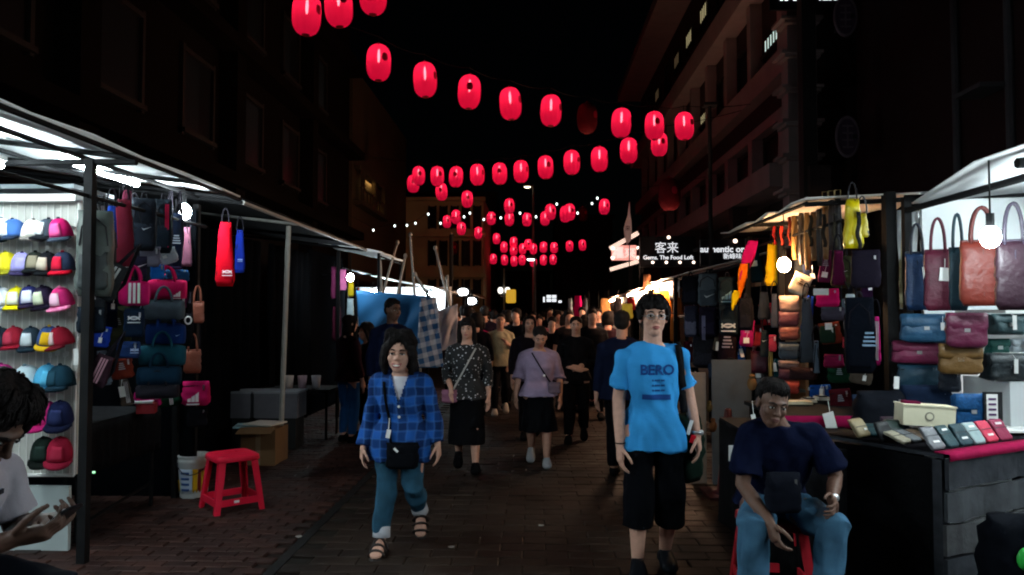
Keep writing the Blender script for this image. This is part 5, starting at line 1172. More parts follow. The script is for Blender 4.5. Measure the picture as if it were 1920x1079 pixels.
# ---- the dense second layer of stock hanging behind the front row
def layer(spots, call, names, tail, cols):
    rr = random.Random(9)
    for i, (kind, x0, y0, x1, y1) in enumerate(spots):
        nm, c = cols[i % len(cols)]; tg = (x0+(x1-x0)*rr.uniform(.2, .8), y0+(y1-y0)*rr.uniform(.35, .8), rr.choice((6, 8, 10)), rr.choice((10, 16, 20))) if rr.random() < .5 else None  # random white tags stand in for scattered glints
        call(kind, x0, y0, x1, y1, c, f'{nm} {names[kind]} {tail}, {"just " if i % 2 else ""}behind the {anchor(x0, y0)}', tagp=tg, dep=.45, roll=rr.uniform(-.18, .18), logo=rr.choice((None, None, ('swoosh', .1, .5, .05, '#c0c4c8'), ('bars', 0, .6, .05, '#9098a0'), ('stripes', .1, .5, .03, '#b0a8ac'))))
LCOL = [('ink blue', '#101a38'), ('soot black', '#0b0c0e'), ('wine', '#3c0f1e'), ('smoke grey', '#33373c'), ('pine', '#10241e'), ('violet black', '#1a1428'), ('rust brown', '#4a1e14'), ('petrol', '#0e2a34'), ('crimson', '#7a1022'), ('graphite', '#202428'), ('midnight', '#0c1224'), ('mulberry', '#4a1434'), ('olive drab', '#2a2c1c'), ('royal blue', '#16308a'), ('coal', '#0e0e10'), ('brick', '#5a2016'), ('steel', '#48525c'), ('aubergine', '#26102a'), ('fuchsia', '#a0185c'), ('bottle green', '#0c2a1c'), ('taupe', '#4a4038'), ('cobalt', '#143c7c'), ('maroon', '#3a0c14'), ('slate blue', '#2c3a50'), ('ebony', '#0a090a'), ('plum', '#3a1830'), ('cocoa', '#2c1a12'), ('ash', '#5a5c60'), ('teal', '#0f3c44'), ('scarlet', '#8c1018')]
KN = {'backpack': 'backpack', 'sack': 'drawstring sack', 'pouch': 'pouch', 'sling': 'sling bag', 'duffel': 'duffel bag', 'tote': 'tote', 'wallet': 'wallet', 'clutch': 'clutch'}
def anchor(x, y):
    if x < 500: return ('black backpacks' if y < 450 else 'pink duffel bags' if y < 560 else 'column of dark bags' if y < 680 else 'lowest bags of the column')
    if x < 1420: return 'patterned backpacks' if y < 620 else 'floral backpack'
    return 'hanging belts' if y < 480 else 'orange bulb goods' if y < 560 else 'column of wallets' if y < 640 else 'dark pouches of the lower rows'
LS = []
rr = random.Random(21)
for (xa, ya, kind, w_, h_) in [(166, 440, 'sack', 36, 90), (200, 420, 'backpack', 48, 84), (232, 395, 'sack', 26, 80), (262, 410, 'backpack', 44, 74), (300, 430, 'sling', 34, 70), (330, 470, 'sack', 26, 74), (240, 500, 'pouch', 40, 34), (210, 500, 'sling', 34, 60), (318, 530, 'pouch', 44, 34), (176, 560, 'backpack', 48, 72), (206, 575, 'sack', 30, 80), (340, 545, 'sack', 24, 66), (222, 610, 'backpack', 44, 74), (180, 630, 'pouch', 44, 40), (352, 610, 'pouch', 36, 40), (232, 690, 'pouch', 40, 40), (196, 690, 'sack', 30, 66), (356, 650, 'sling', 30, 64), (276, 745, 'pouch', 50, 32), (318, 745, 'pouch', 44, 34), (240, 735, 'sack', 26, 50)]:
    LS.append((kind, xa-w_/2, ya-h_/2, xa+w_/2, ya+h_/2))
layer(LS, lambda *a, **k: LB(*a, X=-3.02, **k), KN, 'deep in the left rack', LCOL)
MS = []
for i, (xa, ya, kind, w_, h_) in enumerate([(1420, 500, 'sack', 26, 60), (1440, 590, 'pouch', 26, 40), (1500, 480, 'sack', 24, 60), (1520, 500, 'sack', 24, 70), (1545, 500, 'sling', 26, 60), (1575, 510, 'backpack', 36, 60), (1510, 590, 'sack', 22, 70), (1512, 660, 'pouch', 30, 40), (1560, 625, 'pouch', 40, 40), (1600, 600, 'sack', 30, 80), (1625, 540, 'sack', 26, 70), (1640, 640, 'sack', 24, 90), (1575, 700, 'pouch', 44, 36), (1612, 700, 'pouch', 40, 40), (1540, 735, 'pouch', 40, 26), (1580, 750, 'pouch', 40, 40), (1625, 760, 'pouch', 44, 40), (1600, 830, 'pouch', 44, 50), (1648, 830, 'pouch', 40, 50), (1415, 660, 'pouch', 30, 40), (1432, 700, 'sack', 24, 56), (1455, 690, 'pouch', 24, 34)]):
    MS.append((kind, xa-w_/2, ya-h_/2, xa+w_/2, ya+h_/2))
layer(MS, lambda *a, **k: MBG(*a, X=2.44, lm=fab, **k), KN, 'deep in the warm stall', LCOL[7:]+LCOL[:7])
BS = [('backpack', 1262, 520, 1290, 575), ('backpack', 1290, 560, 1320, 612), ('backpack', 1326, 570, 1360, 625), ('backpack', 1366, 548, 1398, 600), ('backpack', 1386, 600, 1412, 650), ('pouch', 1300, 600, 1330, 640), ('pouch', 1335, 625, 1365, 660), ('backpack', 1376, 640, 1406, 690), ('pouch', 1286, 640, 1304, 680), ('pouch', 1330, 680, 1366, 712), ('pouch', 1284, 690, 1310, 730)]
layer(BS, lambda kind, x0, y0, x1, y1, c, lab, **k: bag(kind, x0, y0, x1, y1, XY((x0+x1)/2, 2.16), c, lab, yaw=-.35, lm=fab, group='backpacks on the right rack', **k), KN, 'deep in the backpack rack', LCOL[14:]+LCOL[:14])
for k, (px, py, lab) in enumerate(((846, 1027, 'small pale paper scrap on the paving between the two walkers'), (1015, 985, 'crumpled white scrap on the paving left of the young man'), (560, 1010, 'torn receipt lying beside the drain line'))):
    Yq = 2212/(py-590); p = at(px, py, Yq); rr = random.Random(k)
    o = MB().sheet([[(-.02+.02*i, -.015+.015*j, .016+.008*rr.random()) for j in range(3)] for i in range(3)], .002).build('paper_scrap', M('paper_dirty', (.3, .28, .26), rough=.8), None, loc=(p.x, p.y, 0)); tag(o, lab, 'litter')

CL = [('ink black', '#0c0c10'), ('bottle green', '#0e2420'), ('navy', '#101c38'), ('chestnut', '#3a1c10'), ('stone', '#6a6658'), ('wine', '#3a0e1c'), ('pewter', '#4a4e54'), ('sand', '#8a7a5c'), ('teal', '#12383e'), ('plum', '#2c1226'), ('cream', '#a09880'), ('graphite', '#1c1e22'), ('cherry', '#6c1424'), ('denim', '#1c3658')]
rr = random.Random(77)
for i, (nm, c) in enumerate(CL):
    u, v = .04+.1*(i % 7)+rr.uniform(-.01, .01), .36+.13*(i//7)+rr.uniform(-.02, .02)
    wl = thing('folded_purse', f'{nm} folded purse in the cluttered {"back" if i > 6 else "middle"} row of the plank counter', 'purse', cu(u, v, .004), ang+rr.uniform(-.3, .3), 'folded purses cluttering the counter'); wl.rotation_euler = (rr.uniform(-1.0, -.3), rr.uniform(-.1, .1), ang+rr.uniform(-.3, .3))
    soft_box(.10, .09+.04*rr.random(), .03, 5, 1, .2, .12, .3, 20, 8, seed=i).build('body', lea(c), wl, True); MB().box((0, -.017, .06), (.085, .003, .004)).build('seam', lea('#17151a'), wl); MB().box((.02, -.0175, .04), (.02, .003, .014)).build('label_strip', TAGW, wl)
# ================================================================== PEOPLE
import bmesh
def skin(name, c): return M('skin_'+name, c, rough=.55, var=.22, scale=38, bump=.12, spec=.3)
SK_F = skin('fair', (.52, .28, .205)); SK_M = skin('mid', (.40, .20, .14)); SK_D = skin('dark', (.115, .056, .038))
HAIR = M('hair_black', (.010, .008, .008), rough=.8, var=.3, scale=90, bump=.4, spec=.08); EYEW = M('eye_white', (.6, .58, .56), rough=.25, var=0, bump=0); EYED = M('eye_dark', (.012, .009, .008), rough=.15, var=0, bump=0)
LIP = M('lip', (.34, .11, .10), rough=.45, var=.1, bump=0); TEETH = M('teeth', (.75, .72, .66), rough=.3, var=0, bump=0)
def vec(*a): return np.array(a, float)
def rotm(pitch, yaw, roll):      # head turn: nod forward, turn to +x, lean
    return np.array(Euler((pitch, roll, yaw), 'XYZ').to_matrix())
DEF = dict(pelvis=(0, 0, .515), waist=(0, .0, .60), chest=(0, 0, .70), neck=(0, .012, .825), head=(0, -.012, .925),
           hipL=(.052, 0, .505), hipR=(-.052, 0, .505), kneeL=(.056, -.012, .28), kneeR=(-.056, -.012, .28), ankL=(.06, .012, .05), ankR=(-.06, .012, .05),
           shoL=(.104, .012, .778), shoR=(-.104, .012, .778), elbL=(.135, .015, .63), elbR=(-.135, .015, .63), wriL=(.142, -.03, .485), wriR=(-.142, -.03, .485),
           toeL=(.068, -.09, .012), toeR=(-.068, -.09, .012), hrot=(0, 0, 0), handL=(0, -.15, -1), handR=(0, -.15, -1))
def lerp(a, b, t): return a+(b-a)*t
class Fig:
    def __init__(s, H, pose, fem=0, bulk=1.0, hs=None):
        s.H = H; s.fem = fem; s.b = bulk; s.p = {}
        for k, v in {**DEF, **pose}.items():
            s.p[k] = v if k == 'hrot' else vec(*v)*(1 if k.startswith('hand') else H)
        s.hs = hs or min(1.02, max(.9, H/1.72)); s.Rm = rotm(*s.p['hrot'])
    def hx(s, q): return s.p['head']+s.Rm @ (np.array(q, float)*s.hs)
    def lat(s):                       # lateral axis of the trunk
        a = s.p['shoL']-s.p['shoR']; a[2] *= .5; return a/np.linalg.norm(a)
    def trunk(s, mb, grow=0., z0=None, bell=1., hem=None, neck=True, chest=1.):
        p = s.p; H = s.H; b = s.b; f = s.fem; L = s.lat()
        prof = [(p['pelvis']-vec(0, 0, .035*H), .088+.008*f, .062), (p['pelvis'], .096+.006*f, .068), (lerp(p['pelvis'], p['waist'], .6), .088-.004*f, .062), (p['waist'], .080-.006*f, .058), (lerp(p['waist'], p['chest'], .6), .088-.006*f, .063+.006*f), (p['chest'], .098-.008*f, .068+.010*f), (lerp(p['chest'], p['neck'], .45), .106-.008*f, .064), (lerp(p['chest'], p['neck'], .74), .096-.006*f, .050), (lerp(p['chest'], p['neck'], .93), .055, .040), (p['neck']+vec(0, 0, .012*H), .036, .036)]
        if hem is not None:           # loose hem: extend down
            prof = [(lerp(p['pelvis'], p['waist'], -hem*1.0), .104*bell, .076*bell)]+[(prof[1][0], prof[1][1]*bell, prof[1][2]*bell), (prof[2][0], prof[2][1]*(1+bell)/2, prof[2][2]*(1+bell)/2)]+prof[3:]
            prof[0] = (prof[0][0], prof[0][1]+.006, prof[0][2]+.006); prof[1] = (prof[1][0], prof[1][1]+.008, prof[1][2]+.008); prof[2] = (prof[2][0], prof[2][1]+.006, prof[2][2]+.005)
            if not f:
                for i_ in (3, 4): prof[i_] = (prof[i_][0], prof[i_][1]+.009, prof[i_][2]+.006)
        if not neck: prof = prof[:-1]
        secs = []; C = [q[0] for q in prof]
        for i, (c, w_, d_) in enumerate(prof):
            t = C[min(i+1, len(C)-1)]-C[max(0, i-1)]; t = t/np.linalg.norm(t)
            v = np.cross(t, L); v /= np.linalg.norm(v); u = np.cross(v, t)
            secs.append((c, w_*H*b+grow, d_*H*b*chest+grow, u, v))
        mb.loft(secs, 22, 2.25)
    def limb(s, mb, pts, rad, **k): mb.tube(pts, rad, 12, round_=True, **k)
    def arm(s, mb, S, grow=0., t=1.0, flare=1.):
        p = s.p; H = s.H; a, e, w_ = p['sho'+S], p['elb'+S], p['wri'+S]; b = .85+.15*s.b
        r = [.0295*H*b, .0275*H*b, .0235*H*b, .023*H*b, .0155*H]
        pts = [a, lerp(a, e, .5), e, lerp(e, w_, .35), w_]
        if t < 2:
            n = {0: 0}
            if t <= 1: pts = [a, lerp(a, e, t*.55), lerp(a, e, t)]; r = [r[0], lerp(r[0], r[1], .6), lerp(r[1], r[2], .5)*flare]
            else: u = t-1; pts = [a, lerp(a, e, .5), e, lerp(e, w_, u*.5), lerp(e, w_, u)]; r = [r[0], r[1], r[2]*1.06, lerp(r[3], r[4], u*.4)*flare, lerp(r[3], r[4], u)*flare*1.1]
        r = [q+grow for q in r]
        if t < 2:
            mb.ell(a, (r[0]*.98,)*3, 14, 9); mb.tube([p['neck']+vec(0, .004*H, -.004*H), lerp(p['neck'], a, .55)+vec(0, 0, .004*H), a], [.026*H+grow*.6, .026*H+grow*.8, r[0]*.96], 12); mb.tube([pts[0]+(pts[0]-pts[1])*.02]+pts, [r[0]*.9]+r, 14)
        else: s.limb(mb, pts, r)
    def leg(s, mb, S, grow=0., t=2., flare=1.):
        p = s.p; H = s.H; h, k, a = p['hip'+S], p['knee'+S], p['ank'+S]; b = .8+.2*s.b
        r = [.056*H*b, .047*H*b, .035*H*b, .033*H*b, .0205*H]
        pts = [h, lerp(h, k, .5), k, lerp(k, a, .35), a]
        if t < 2:
            r[0] *= .86; h = lerp(h, k, .13)
            if t <= 1: pts = [h, lerp(h, k, t*.5), lerp(h, k, t)]; r = [r[0], r[1], lerp(r[1], r[2], t)*flare]
            else: u = t-1; pts = [h, lerp(h, k, .5), k, lerp(k, a, u*.5), lerp(k, a, u)]; r = [r[0], r[1], r[2]*(1+flare)/2, r[3]*(1+flare*1.5)/2.5, lerp(r[3], r[4], u)*flare]
        mb.tube(pts, [q+grow for q in r], 14, round_=(t >= 2))
    def hand(s, mb, S, curl=.5, hold=None, det=True):
        H = s.H; w_ = s.p['wri'+S]; d = s.p['hand'+S]; d = d/np.linalg.norm(d); sg = 1 if S == 'L' else -1
        # palm faces the body (towards the thigh) unless hold gives its facing
        pn = vec(-sg, .15, 0) if hold is None else vec(*hold); pn = pn-d*np.dot(pn, d); pn /= np.linalg.norm(pn); sd = np.cross(d, pn)  # across the palm
        if sd[1] > 0 and hold is None: sd = -sd
        L = .105*H*.98
        P = lambda a, b, c: w_+d*a*L+sd*b*L+pn*c*L
        mb.loft([(P(-.02, 0, 0), .016*H, .013*H, sd, pn), (P(.18, 0, 0), .021*H, .013*H, sd, pn), (P(.42, 0, 0), .0245*H, .012*H, sd, pn), (P(.5, 0, 0), .022*H, .009*H, sd, pn)], 12, 2.6)
        if not det:
            mb.tube([P(.45, 0, 0), P(.75, 0, curl*.12), P(.92, 0, curl*.3)], [.017*H, .014*H, .008*H], 8, round_=True, flat=.6); mb.tube([P(.12, .2, .05), P(.4, .32, .14)], [.007*H, .006*H], 6, round_=True); return
        for i, (o, l_) in enumerate(((.19, .46), (.065, .53), (-.06, .49), (-.18, .38))):
            c = curl*(1+.12*i); a1 = .45*c; a2 = 1.15*c; a3 = 1.75*c; q = [P(.44, o, 0)]
            for a_, f_ in ((a1, .45), (a2, .32), (a3, .24)):
                q.append(q[-1]+(d*math.cos(a_)+pn*math.sin(a_))*l_*f_*L+sd*o*.06*L)
            mb.tube(q, [.0052*H, .0050*H, .0045*H, .0038*H], 8, round_=True)
        q = [P(.10, .20, .04), P(.28, .36, .14), P(.44, .38, .24), P(.56, .36, .30)]
        mb.tube(q, [.0075*H, .0062*H, .0055*H, .0045*H], 8, round_=True)
    def foot(s, mb, S, grow=0., thick=1., n=14):
        H = s.H; a, t = s.p['ank'+S], s.p['toe'+S]; d = t-a; f = vec(d[0], d[1], 0); f /= np.linalg.norm(f)+1e-9
        ft = d/np.linalg.norm(d)
        upv = vec(0, 0, 1); 
        side = np.cross(f, upv); 
        sole = t-(t-a)*0
        # axis from heel to toe following the pitch of the foot
        heel = a-f*.030*H-vec(0, 0, .038*H) if abs(d[2]+.038*H) < .03*H else a-ft*.02*H-vec(0, 0, .02*H)
        ax = t-heel; L = np.linalg.norm(ax); ax /= L; upn = np.cross(side, ax); upn = upn if upn[2] > 0 else -upn
        secs = []
        for u, w_, h_ in ((0, .015, .016), (.08, .021, .022), (.3, .022, .032), (.5, .026, .025), (.72, .030, .017), (.9, .026, .012), (1.0, .014, .008)):
            hh = h_*H*thick+grow; secs.append((heel+ax*L*u+upn*(hh*.8), w_*H+grow, hh, side, upn))
        mb.loft(secs, n, 2.4)
        return heel, ax, L, side, upn
    def headshape(s, mb, face=True):
        E = lambda c, r: mb.ell(s.hx(c), np.array(r)*s.hs, 16, 11, M3=Matrix(s.Rm.tolist()))
        E((0, .012, .03), (.074, .090, .086)); E((0, -.022, -.025), (.062, .064, .082)); E((0, -.046, -.080), (.034, .036, .032))
        mb.tube([s.p['neck']-vec(0, 0, .01*s.H), lerp(s.p['neck'], s.hx((0, .015, -.06)), .5), s.hx((0, .012, -.04))], [.036*s.H*.98, .0335*s.H, .034*s.H], 14)
        for q in (-1, 1): E((q*.033, -.052, -.022), (.028, .028, .030))
        if face:
            T = lambda pts, r: mb.tube([s.hx(q) for q in pts], [x*s.hs for x in r], 8, round_=True)
            T([(0, -.083, .020), (0, -.094, .0), (0, -.106, -.020)], [.008, .0095, .0125]); 
            for q in (-1, 1):
                E((q*.011, -.094, -.025), (.008, .010, .008)); E((q*.076, .005, -.004), (.010, .020, .032))
            T([(-.042, -.068, .028), (-.018, -.081, .030), (.018, -.081, .030), (.042, -.068, .028)], [.008, .010, .010, .008])
            E((0, -.083, -.057), (.024, .012, .012))
    def face(s, root, smile=False, brow=.0045):
        B = lambda nm, mb, mt: mb.build(nm, mt, root, True)
        Rm = Matrix(s.Rm.tolist())
        for q in (-1, 1):
            e = MB(); e.ell(s.hx((q*.031, -.0775, .006)), np.array((.0145, .009, .0062 if not smile else .0048))*s.hs, 12, 8, M3=Rm); o = B('eye', e, EYEW)
            e = MB(); e.ell(s.hx((q*.031, -.0845, .006)), np.array((.0068, .004, .0058 if not smile else .0045))*s.hs, 10, 7, M3=Rm); B('iris', e, EYED).parent = o
            e = MB(); e.tube([s.hx((q*.015, -.083, .0115)), s.hx((q*.031, -.0885, .0135)), s.hx((q*.046, -.076, .009))], .0026*s.hs, 6); B('lash_line', e, EYED).parent = o
            e = MB(); e.tube([s.hx((q*.014, -.0895, .029)), s.hx((q*.031, -.086, .034)), s.hx((q*.049, -.070, .028))], [brow*s.hs, brow*s.hs, brow*.5*s.hs], 6, flat=.7); B('eyebrow', e, HAIR)
        m = MB()
        if smile:
            m.tube([s.hx((-.028, -.082, -.049)), s.hx((-.012, -.095, -.056)), s.hx((.012, -.095, -.056)), s.hx((.028, -.082, -.049))], [.003*s.hs, .0045*s.hs, .0045*s.hs, .003*s.hs], 8)
            m.tube([s.hx((-.031, -.079, -.049)), s.hx((-.014, -.091, -.071)), s.hx((.014, -.091, -.071)), s.hx((.031, -.079, -.049))], [.003*s.hs, .006*s.hs, .006*s.hs, .003*s.hs], 8)
            mo = B('mouth', m, LIP); t = MB(); t.ell(s.hx((0, -.0935, -.061)), np.array((.0215, .007, .007))*s.hs, 10, 6, M3=Rm); B('teeth', t, TEETH).parent = mo
        else:
            m.tube([s.hx((-.023, -.085, -.056)), s.hx((-.008, -.0955, -.053)), s.hx((.008, -.0955, -.053)), s.hx((.023, -.085, -.056))], [.002*s.hs, .0045*s.hs, .0045*s.hs, .002*s.hs], 8)
            m.tube([s.hx((-.021, -.085, -.058)), s.hx((-.008, -.0945, -.063)), s.hx((.008, -.0945, -.063)), s.hx((.021, -.085, -.058))], [.002*s.hs, .0055*s.hs, .0055*s.hs, .002*s.hs], 8)
            B('mouth', m, LIP if root.get('fair', 1) else M('lip_dark', (.11, .045, .04), rough=.5, var=.1, bump=0))
    def hair(s, root, kind, mat=HAIR, vox=.008, seed=0):
        mb = MB(); Rm = Matrix(s.Rm.tolist())
        gq = 1.1 if vox > .014 else 1.055 if vox > .0085 else 1.0
        E = lambda c, r: mb.ell(s.hx(c), np.array(r)*s.hs*gq, 16, 11, M3=Rm)
        if kind == 'short': E((0, .026, .052), (.080, .088, .078)); E((0, .05, .0), (.074, .058, .07)); E((0, -.026, .090), (.060, .046, .026))
        elif kind == 'under_cap': E((0, .035, .02), (.080, .078, .07)); 
        elif kind == 'mop':
            E((0, .028, .058), (.090, .098, .084)); E((0, -.045, .090), (.070, .048, .036)); E((.03, -.066, .066), (.040, .024, .026)); E((-.035, -.064, .070), (.036, .026, .026)); E((0, .055, -.01), (.080, .058, .078))
            for q in (-1, 1): E((q*.078, -.005, .028), (.018, .046, .048))
        elif kind == 'bob':
            E((0, .032, .062), (.099, .094, .090)); E((0, .045, -.015), (.102, .070, .095)); E((.02, -.02, .118), (.062, .058, .032)); E((-.045, .01, .11), (.05, .06, .045))
            for q, o in ((-1, .012), (1, -.004)):
                mb.tube([s.hx(v) for v in ((.012, -.052, .112), (q*.042+o, -.062, .088), (q*.074, -.046, .045), (q*.092, -.020, -.02), (q*.090, .0, -.085), (q*.076, .008, -.125))], np.array([.022, .024, .025, .028, .026, .014])*s.hs, 10, round_=True)
        elif kind == 'bangs':
            E((0, .028, .050), (.084, .092, .082)); E((0, -.052, .066), (.062, .036, .036)); E((0, .05, -.06), (.078, .052, .13))
            for q in (-1, 1): mb.tube([s.hx((q*.072, -.01, .05)), s.hx((q*.085, .0, -.06)), s.hx((q*.088, .01, -.17)), s.hx((q*.08, .02, -.25))], np.array([.026, .028, .026, .014])*s.hs, 8, round_=True)
        elif kind == 'long':
            E((0, .028, .050), (.082, .090, .080)); E((0, .055, -.08), (.080, .05, .15)); E((0, .065, -.22), (.085, .04, .12))
            for q in (-1, 1): mb.tube([s.hx((q*.05, -.03, .105)), s.hx((q*.078, -.015, .03)), s.hx((q*.084, .01, -.1))], np.array([.02, .024, .022])*s.hs, 8, round_=True)
        elif kind == 'tied': E((0, .026, .054), (.083, .091, .078)); E((0, .11, .02), (.036, .038, .04)); E((0, .05, .0), (.072, .055, .06))
        big = vox < .0085
        o = obj('hair', fuse(mb, .0055 if big else vox, 2, mat, .005 if big else .0035, seed, .35, 4.2 if big else 2.6), root)
        if not big or kind == 'under_cap': return
        bv = BVHTree.FromPolygons([v.co[:] for v in o.data.vertices], [p.vertices[:] for p in o.data.polygons]); rg = random.Random(seed); st = MB()
        for k in range(130):
            a = rg.uniform(0, 2*PI); fr = math.sin(a) < -.35      # around the crown; front ones are the fringe
            d0 = vec(.25*math.cos(a)+.12*rg.uniform(-1, 1), .25*math.sin(a)+.1, 1)
            n_ = 6; P = []; e1 = rg.uniform(.55, .95) if fr else rg.uniform(.8, 1.75); tw = rg.uniform(-.3, .3)
            for i in range(n_+1):
                el = .35+e1*i/n_; aa = a+tw*i/n_; d = vec(math.sin(el)*math.cos(aa), math.sin(el)*math.sin(aa), math.cos(el)); c = vec(0, .025, .03)
                h_ = bv.ray_cast(Vector(s.hx(c+d*.4)), Vector(tuple(s.Rm @ (-d))))
                if h_[0] is None: break
                P.append(np.array(h_[0])+(s.Rm @ d)*(.002+rg.uniform(0, .004)+(.008*rg.random() if i == n_ else 0)))
            if len(P) > 3: st.tube(P, [.0015]+[.0042]*(len(P)-2)+[.0012], 5)
        st.build('strands', mat, o, True)
def person(label, x, y, H, rz=0, pose=None, fem=0, bulk=1., sk=SK_F, hair='short', top=None, bottom=None, shoes='#101012', det=1, face=None, smile=False, group=None, seed=1, hs=None, z=0, curl=.5, extra=None, hold=None):
    """top: dict(c, sleeve, hem, bell, grow, mat) ; bottom: dict(kind, c, t, flare, grow)"""
    f = Fig(H, pose or {}, fem, bulk, hs); root = thing('person', label, 'person', (x, y, z), rz, group)
    vox = {2: .0052, 1: .010, 0: .018}[det]
    mb = MB(); f.trunk(mb); 
    for S in 'LR':
        f.arm(mb, S, 0, 2); f.leg(mb, S, 0, 2); f.foot(mb, S); f.hand(mb, S, curl, (hold or {}).get(S), det == 2)
    f.headshape(mb, det > 0)
    obj('body', fuse(mb, vox, 2 if det else 1, sk), root)
    if face is None: face = det > 0
    if face:
        if sk.name in ('skin_dark', 'skin_shade'): root['fair'] = 0
        f.face(root, smile)
        if 'fair' in root: del root['fair']
    if hair: f.hair(root, hair, vox=max(.007, vox*.9), seed=seed)
    gv = max(vox, .0075)
    if bottom:
        mb = MB(); k = bottom['kind']; g = bottom.get('grow', .008); mt = bottom.get('mat') or fab(bottom['c'])
        if k in ('trousers', 'shorts'):
            p = f.p; L = f.lat(); g0 = g; g = min(g, .008); mb.loft([(p['pelvis']-vec(0, 0, .05*H), .088*H*bulk+g, .064*H*bulk+g), (p['pelvis'], .097*H*bulk+g, .069*H*bulk+g), (lerp(p['pelvis'], p['waist'], .5), .089*H*bulk+g, .063*H*bulk+g)], 20)
            g = g0
            for S in 'LR': f.leg(mb, S, g+.3*gv*(det < 2), bottom.get('t', 1.9), bottom.get('flare', 1.))
        else:
            p = f.p; zb = bottom.get('z', .3)*H; kn = (p['kneeL']+p['kneeR'])/2; w_ = bottom.get('w', .115)*H
            c0 = vec(kn[0], kn[1]+.01*H, zb); 
            mb.loft([(c0, w_, w_*.78), (lerp(c0, p['pelvis'], .5), .108*H+g, .082*H+g), (p['pelvis'], .100*H+g, .072*H+g), (lerp(p['pelvis'], p['waist'], .75), .086*H+g, .062*H+g)], 24)
            for S in 'LR': f.leg(mb, S, g+.008, min(1.0, .98 if zb < .27*H else .85), 1.1)
        obj({'trousers': 'trousers', 'shorts': 'shorts', 'skirt': 'skirt'}[k], fuse(mb, gv, 2, mt, bottom.get('folds', .009), seed+3, .7), root)
    if top:
        mb = MB(); g = top.get('grow', .010)+(.4*gv if det < 2 else 0); mt = top.get('mat') or fab(top['c'])
        f.trunk(mb, g, hem=top.get('hem', .3), bell=top.get('bell', 1.08), neck=top.get('neck', False))
        for S in ('LR' if top.get('sleeve', .75) else ''): f.arm(mb, S, g*1.05, top.get('sleeve', .75), top.get('flare', 1.25))
        root['shirt_ref'] = ''; o = obj(top.get('name', 'shirt'), fuse(mb, gv, 2, mt, top.get('folds', .010), seed+5, .8), root); del root['shirt_ref']
        f.shirt = o
    if shoes:
        for S in 'LR':
            mb = MB(); f.foot(mb, S, .006, 1.05); o = mb.build('shoe', fab(shoes) if det < 2 else M('shoe_'+shoes, shoes, rough=.55), root, True)
    return root, f
def onto(shirt, mesh, origin, push=.003, sub=0):
    """lay a flat print on the front of a garment (along +y)"""
    bm = bmesh.new(); bm.from_mesh(mesh); bmesh.ops.triangulate(bm, faces=bm.faces[:])
    for _ in range(3):
        le = [e_ for e_ in bm.edges if e_.calc_length() > .012]
        if le: bmesh.ops.subdivide_edges(bm, edges=le, cuts=1); bmesh.ops.triangulate(bm, faces=bm.faces[:])
    bm.to_mesh(mesh); bm.free()
    bv = BVHTree.FromPolygons([v.co[:] for v in shirt.data.vertices], [p.vertices[:] for p in shirt.data.polygons])
    for v in mesh.vertices:
        q = Vector((v.co.x+origin[0], -1, v.co.y+origin[1])); hit = bv.ray_cast(q, Vector((0, 1, 0)))
        v.co = Vector((q.x, (hit[0].y if hit[0] else origin[2])-push-v.co.z, q.z))
    mesh.update()
def strap(shirt_meshes, pts, w_, mat, root=None, push=.008, n=26):
    """a band that lies on the clothes between the given front/back points (local)"""
    P = []
    for i, q in enumerate(pts):
        a = Vector(pts[max(0, i-1)]); b = Vector(pts[min(len(pts)-1, i+1)]); t = (b-a).normalized(); s_ = t.cross(Vector((0, 1, 0))); 
        if s_.length < .2: s_ = Vector((1, 0, 0))
        s_.normalize(); q = Vector(q); P.append([tuple(q-s_*w_/2), tuple(q+s_*w_/2)])
    return MB().sheet(P, .006)
def front_strap(shirt, a, b, w_, n=20, push=.008, side=-1):
    bv = BVHTree.FromPolygons([v.co[:] for v in shirt.data.vertices], [p.vertices[:] for p in shirt.data.polygons]); P = []
    for i in range(n+1):
        q = Vector(a).lerp(Vector(b), i/n); t = (Vector(b)-Vector(a)).normalized(); s_ = Vector((-t.z, 0, t.x)); row = []
        for k in (-1, 1):
            r_ = q+s_*k*w_/2; h_ = bv.ray_cast(Vector((r_.x, side*2, r_.z)), Vector((0, -side, 0))); y = h_[0].y if h_[0] else q.y
            row.append((r_.x, y+side*push, r_.z))
        P.append(row)
    return MB().sheet(P, .007)

# ---- young man in the blue T-shirt
TEE = M('tee_blue', (.035, .27, .62), rough=.9, var=.14, scale=7, bump=.9, spec=.08)
mx_, my_ = at(1224, 590, 4.63).x, 4.63
man, f = person('young man in a bright blue T-shirt, spectacles and long dark shorts', mx_, my_, 1.69, 0.02,
    dict(shoL=(.101, .012, .778), shoR=(-.101, .012, .778), elbL=(.134, .02, .63), elbR=(-.124, .015, .625), wriL=(.152, -.02, .495), wriR=(-.126, -.03, .46), handR=(.0, -.2, -1), handL=(.05, -.3, -1),
         kneeR=(-.062, -.03, .275), ankR=(-.066, -.03, .05), toeR=(-.075, -.13, .012), kneeL=(.058, -.01, .28), ankL=(.05, .07, .055), toeL=(.055, -.03, .012), hipL=(.055, 0, .505), hipR=(-.055, 0, .505)),
    bulk=.90, sk=SK_F, hair='mop', top=dict(mat=TEE, sleeve=.72, hem=.75, bell=1.10, flare=1.6, name='t_shirt', grow=.011, folds=.026), bottom=dict(kind='shorts', c='#05060a', t=1.42, flare=1.8, grow=.013, folds=.010), shoes='#0c0f14', det=2, seed=11, hs=1.05)
ink = M('print_navy', (.012, .05, .20), rough=.85, var=.2, bump=0)
def tee_print(body, size, x, z, nm):
    me = text_mesh(body, size, ink, .0008, .002)
    onto(f.shirt, me, (x, z, -.1), .005); obj(nm, me, man)
tee_print('BERO', .085, .005, 1.245, 'chest_print')
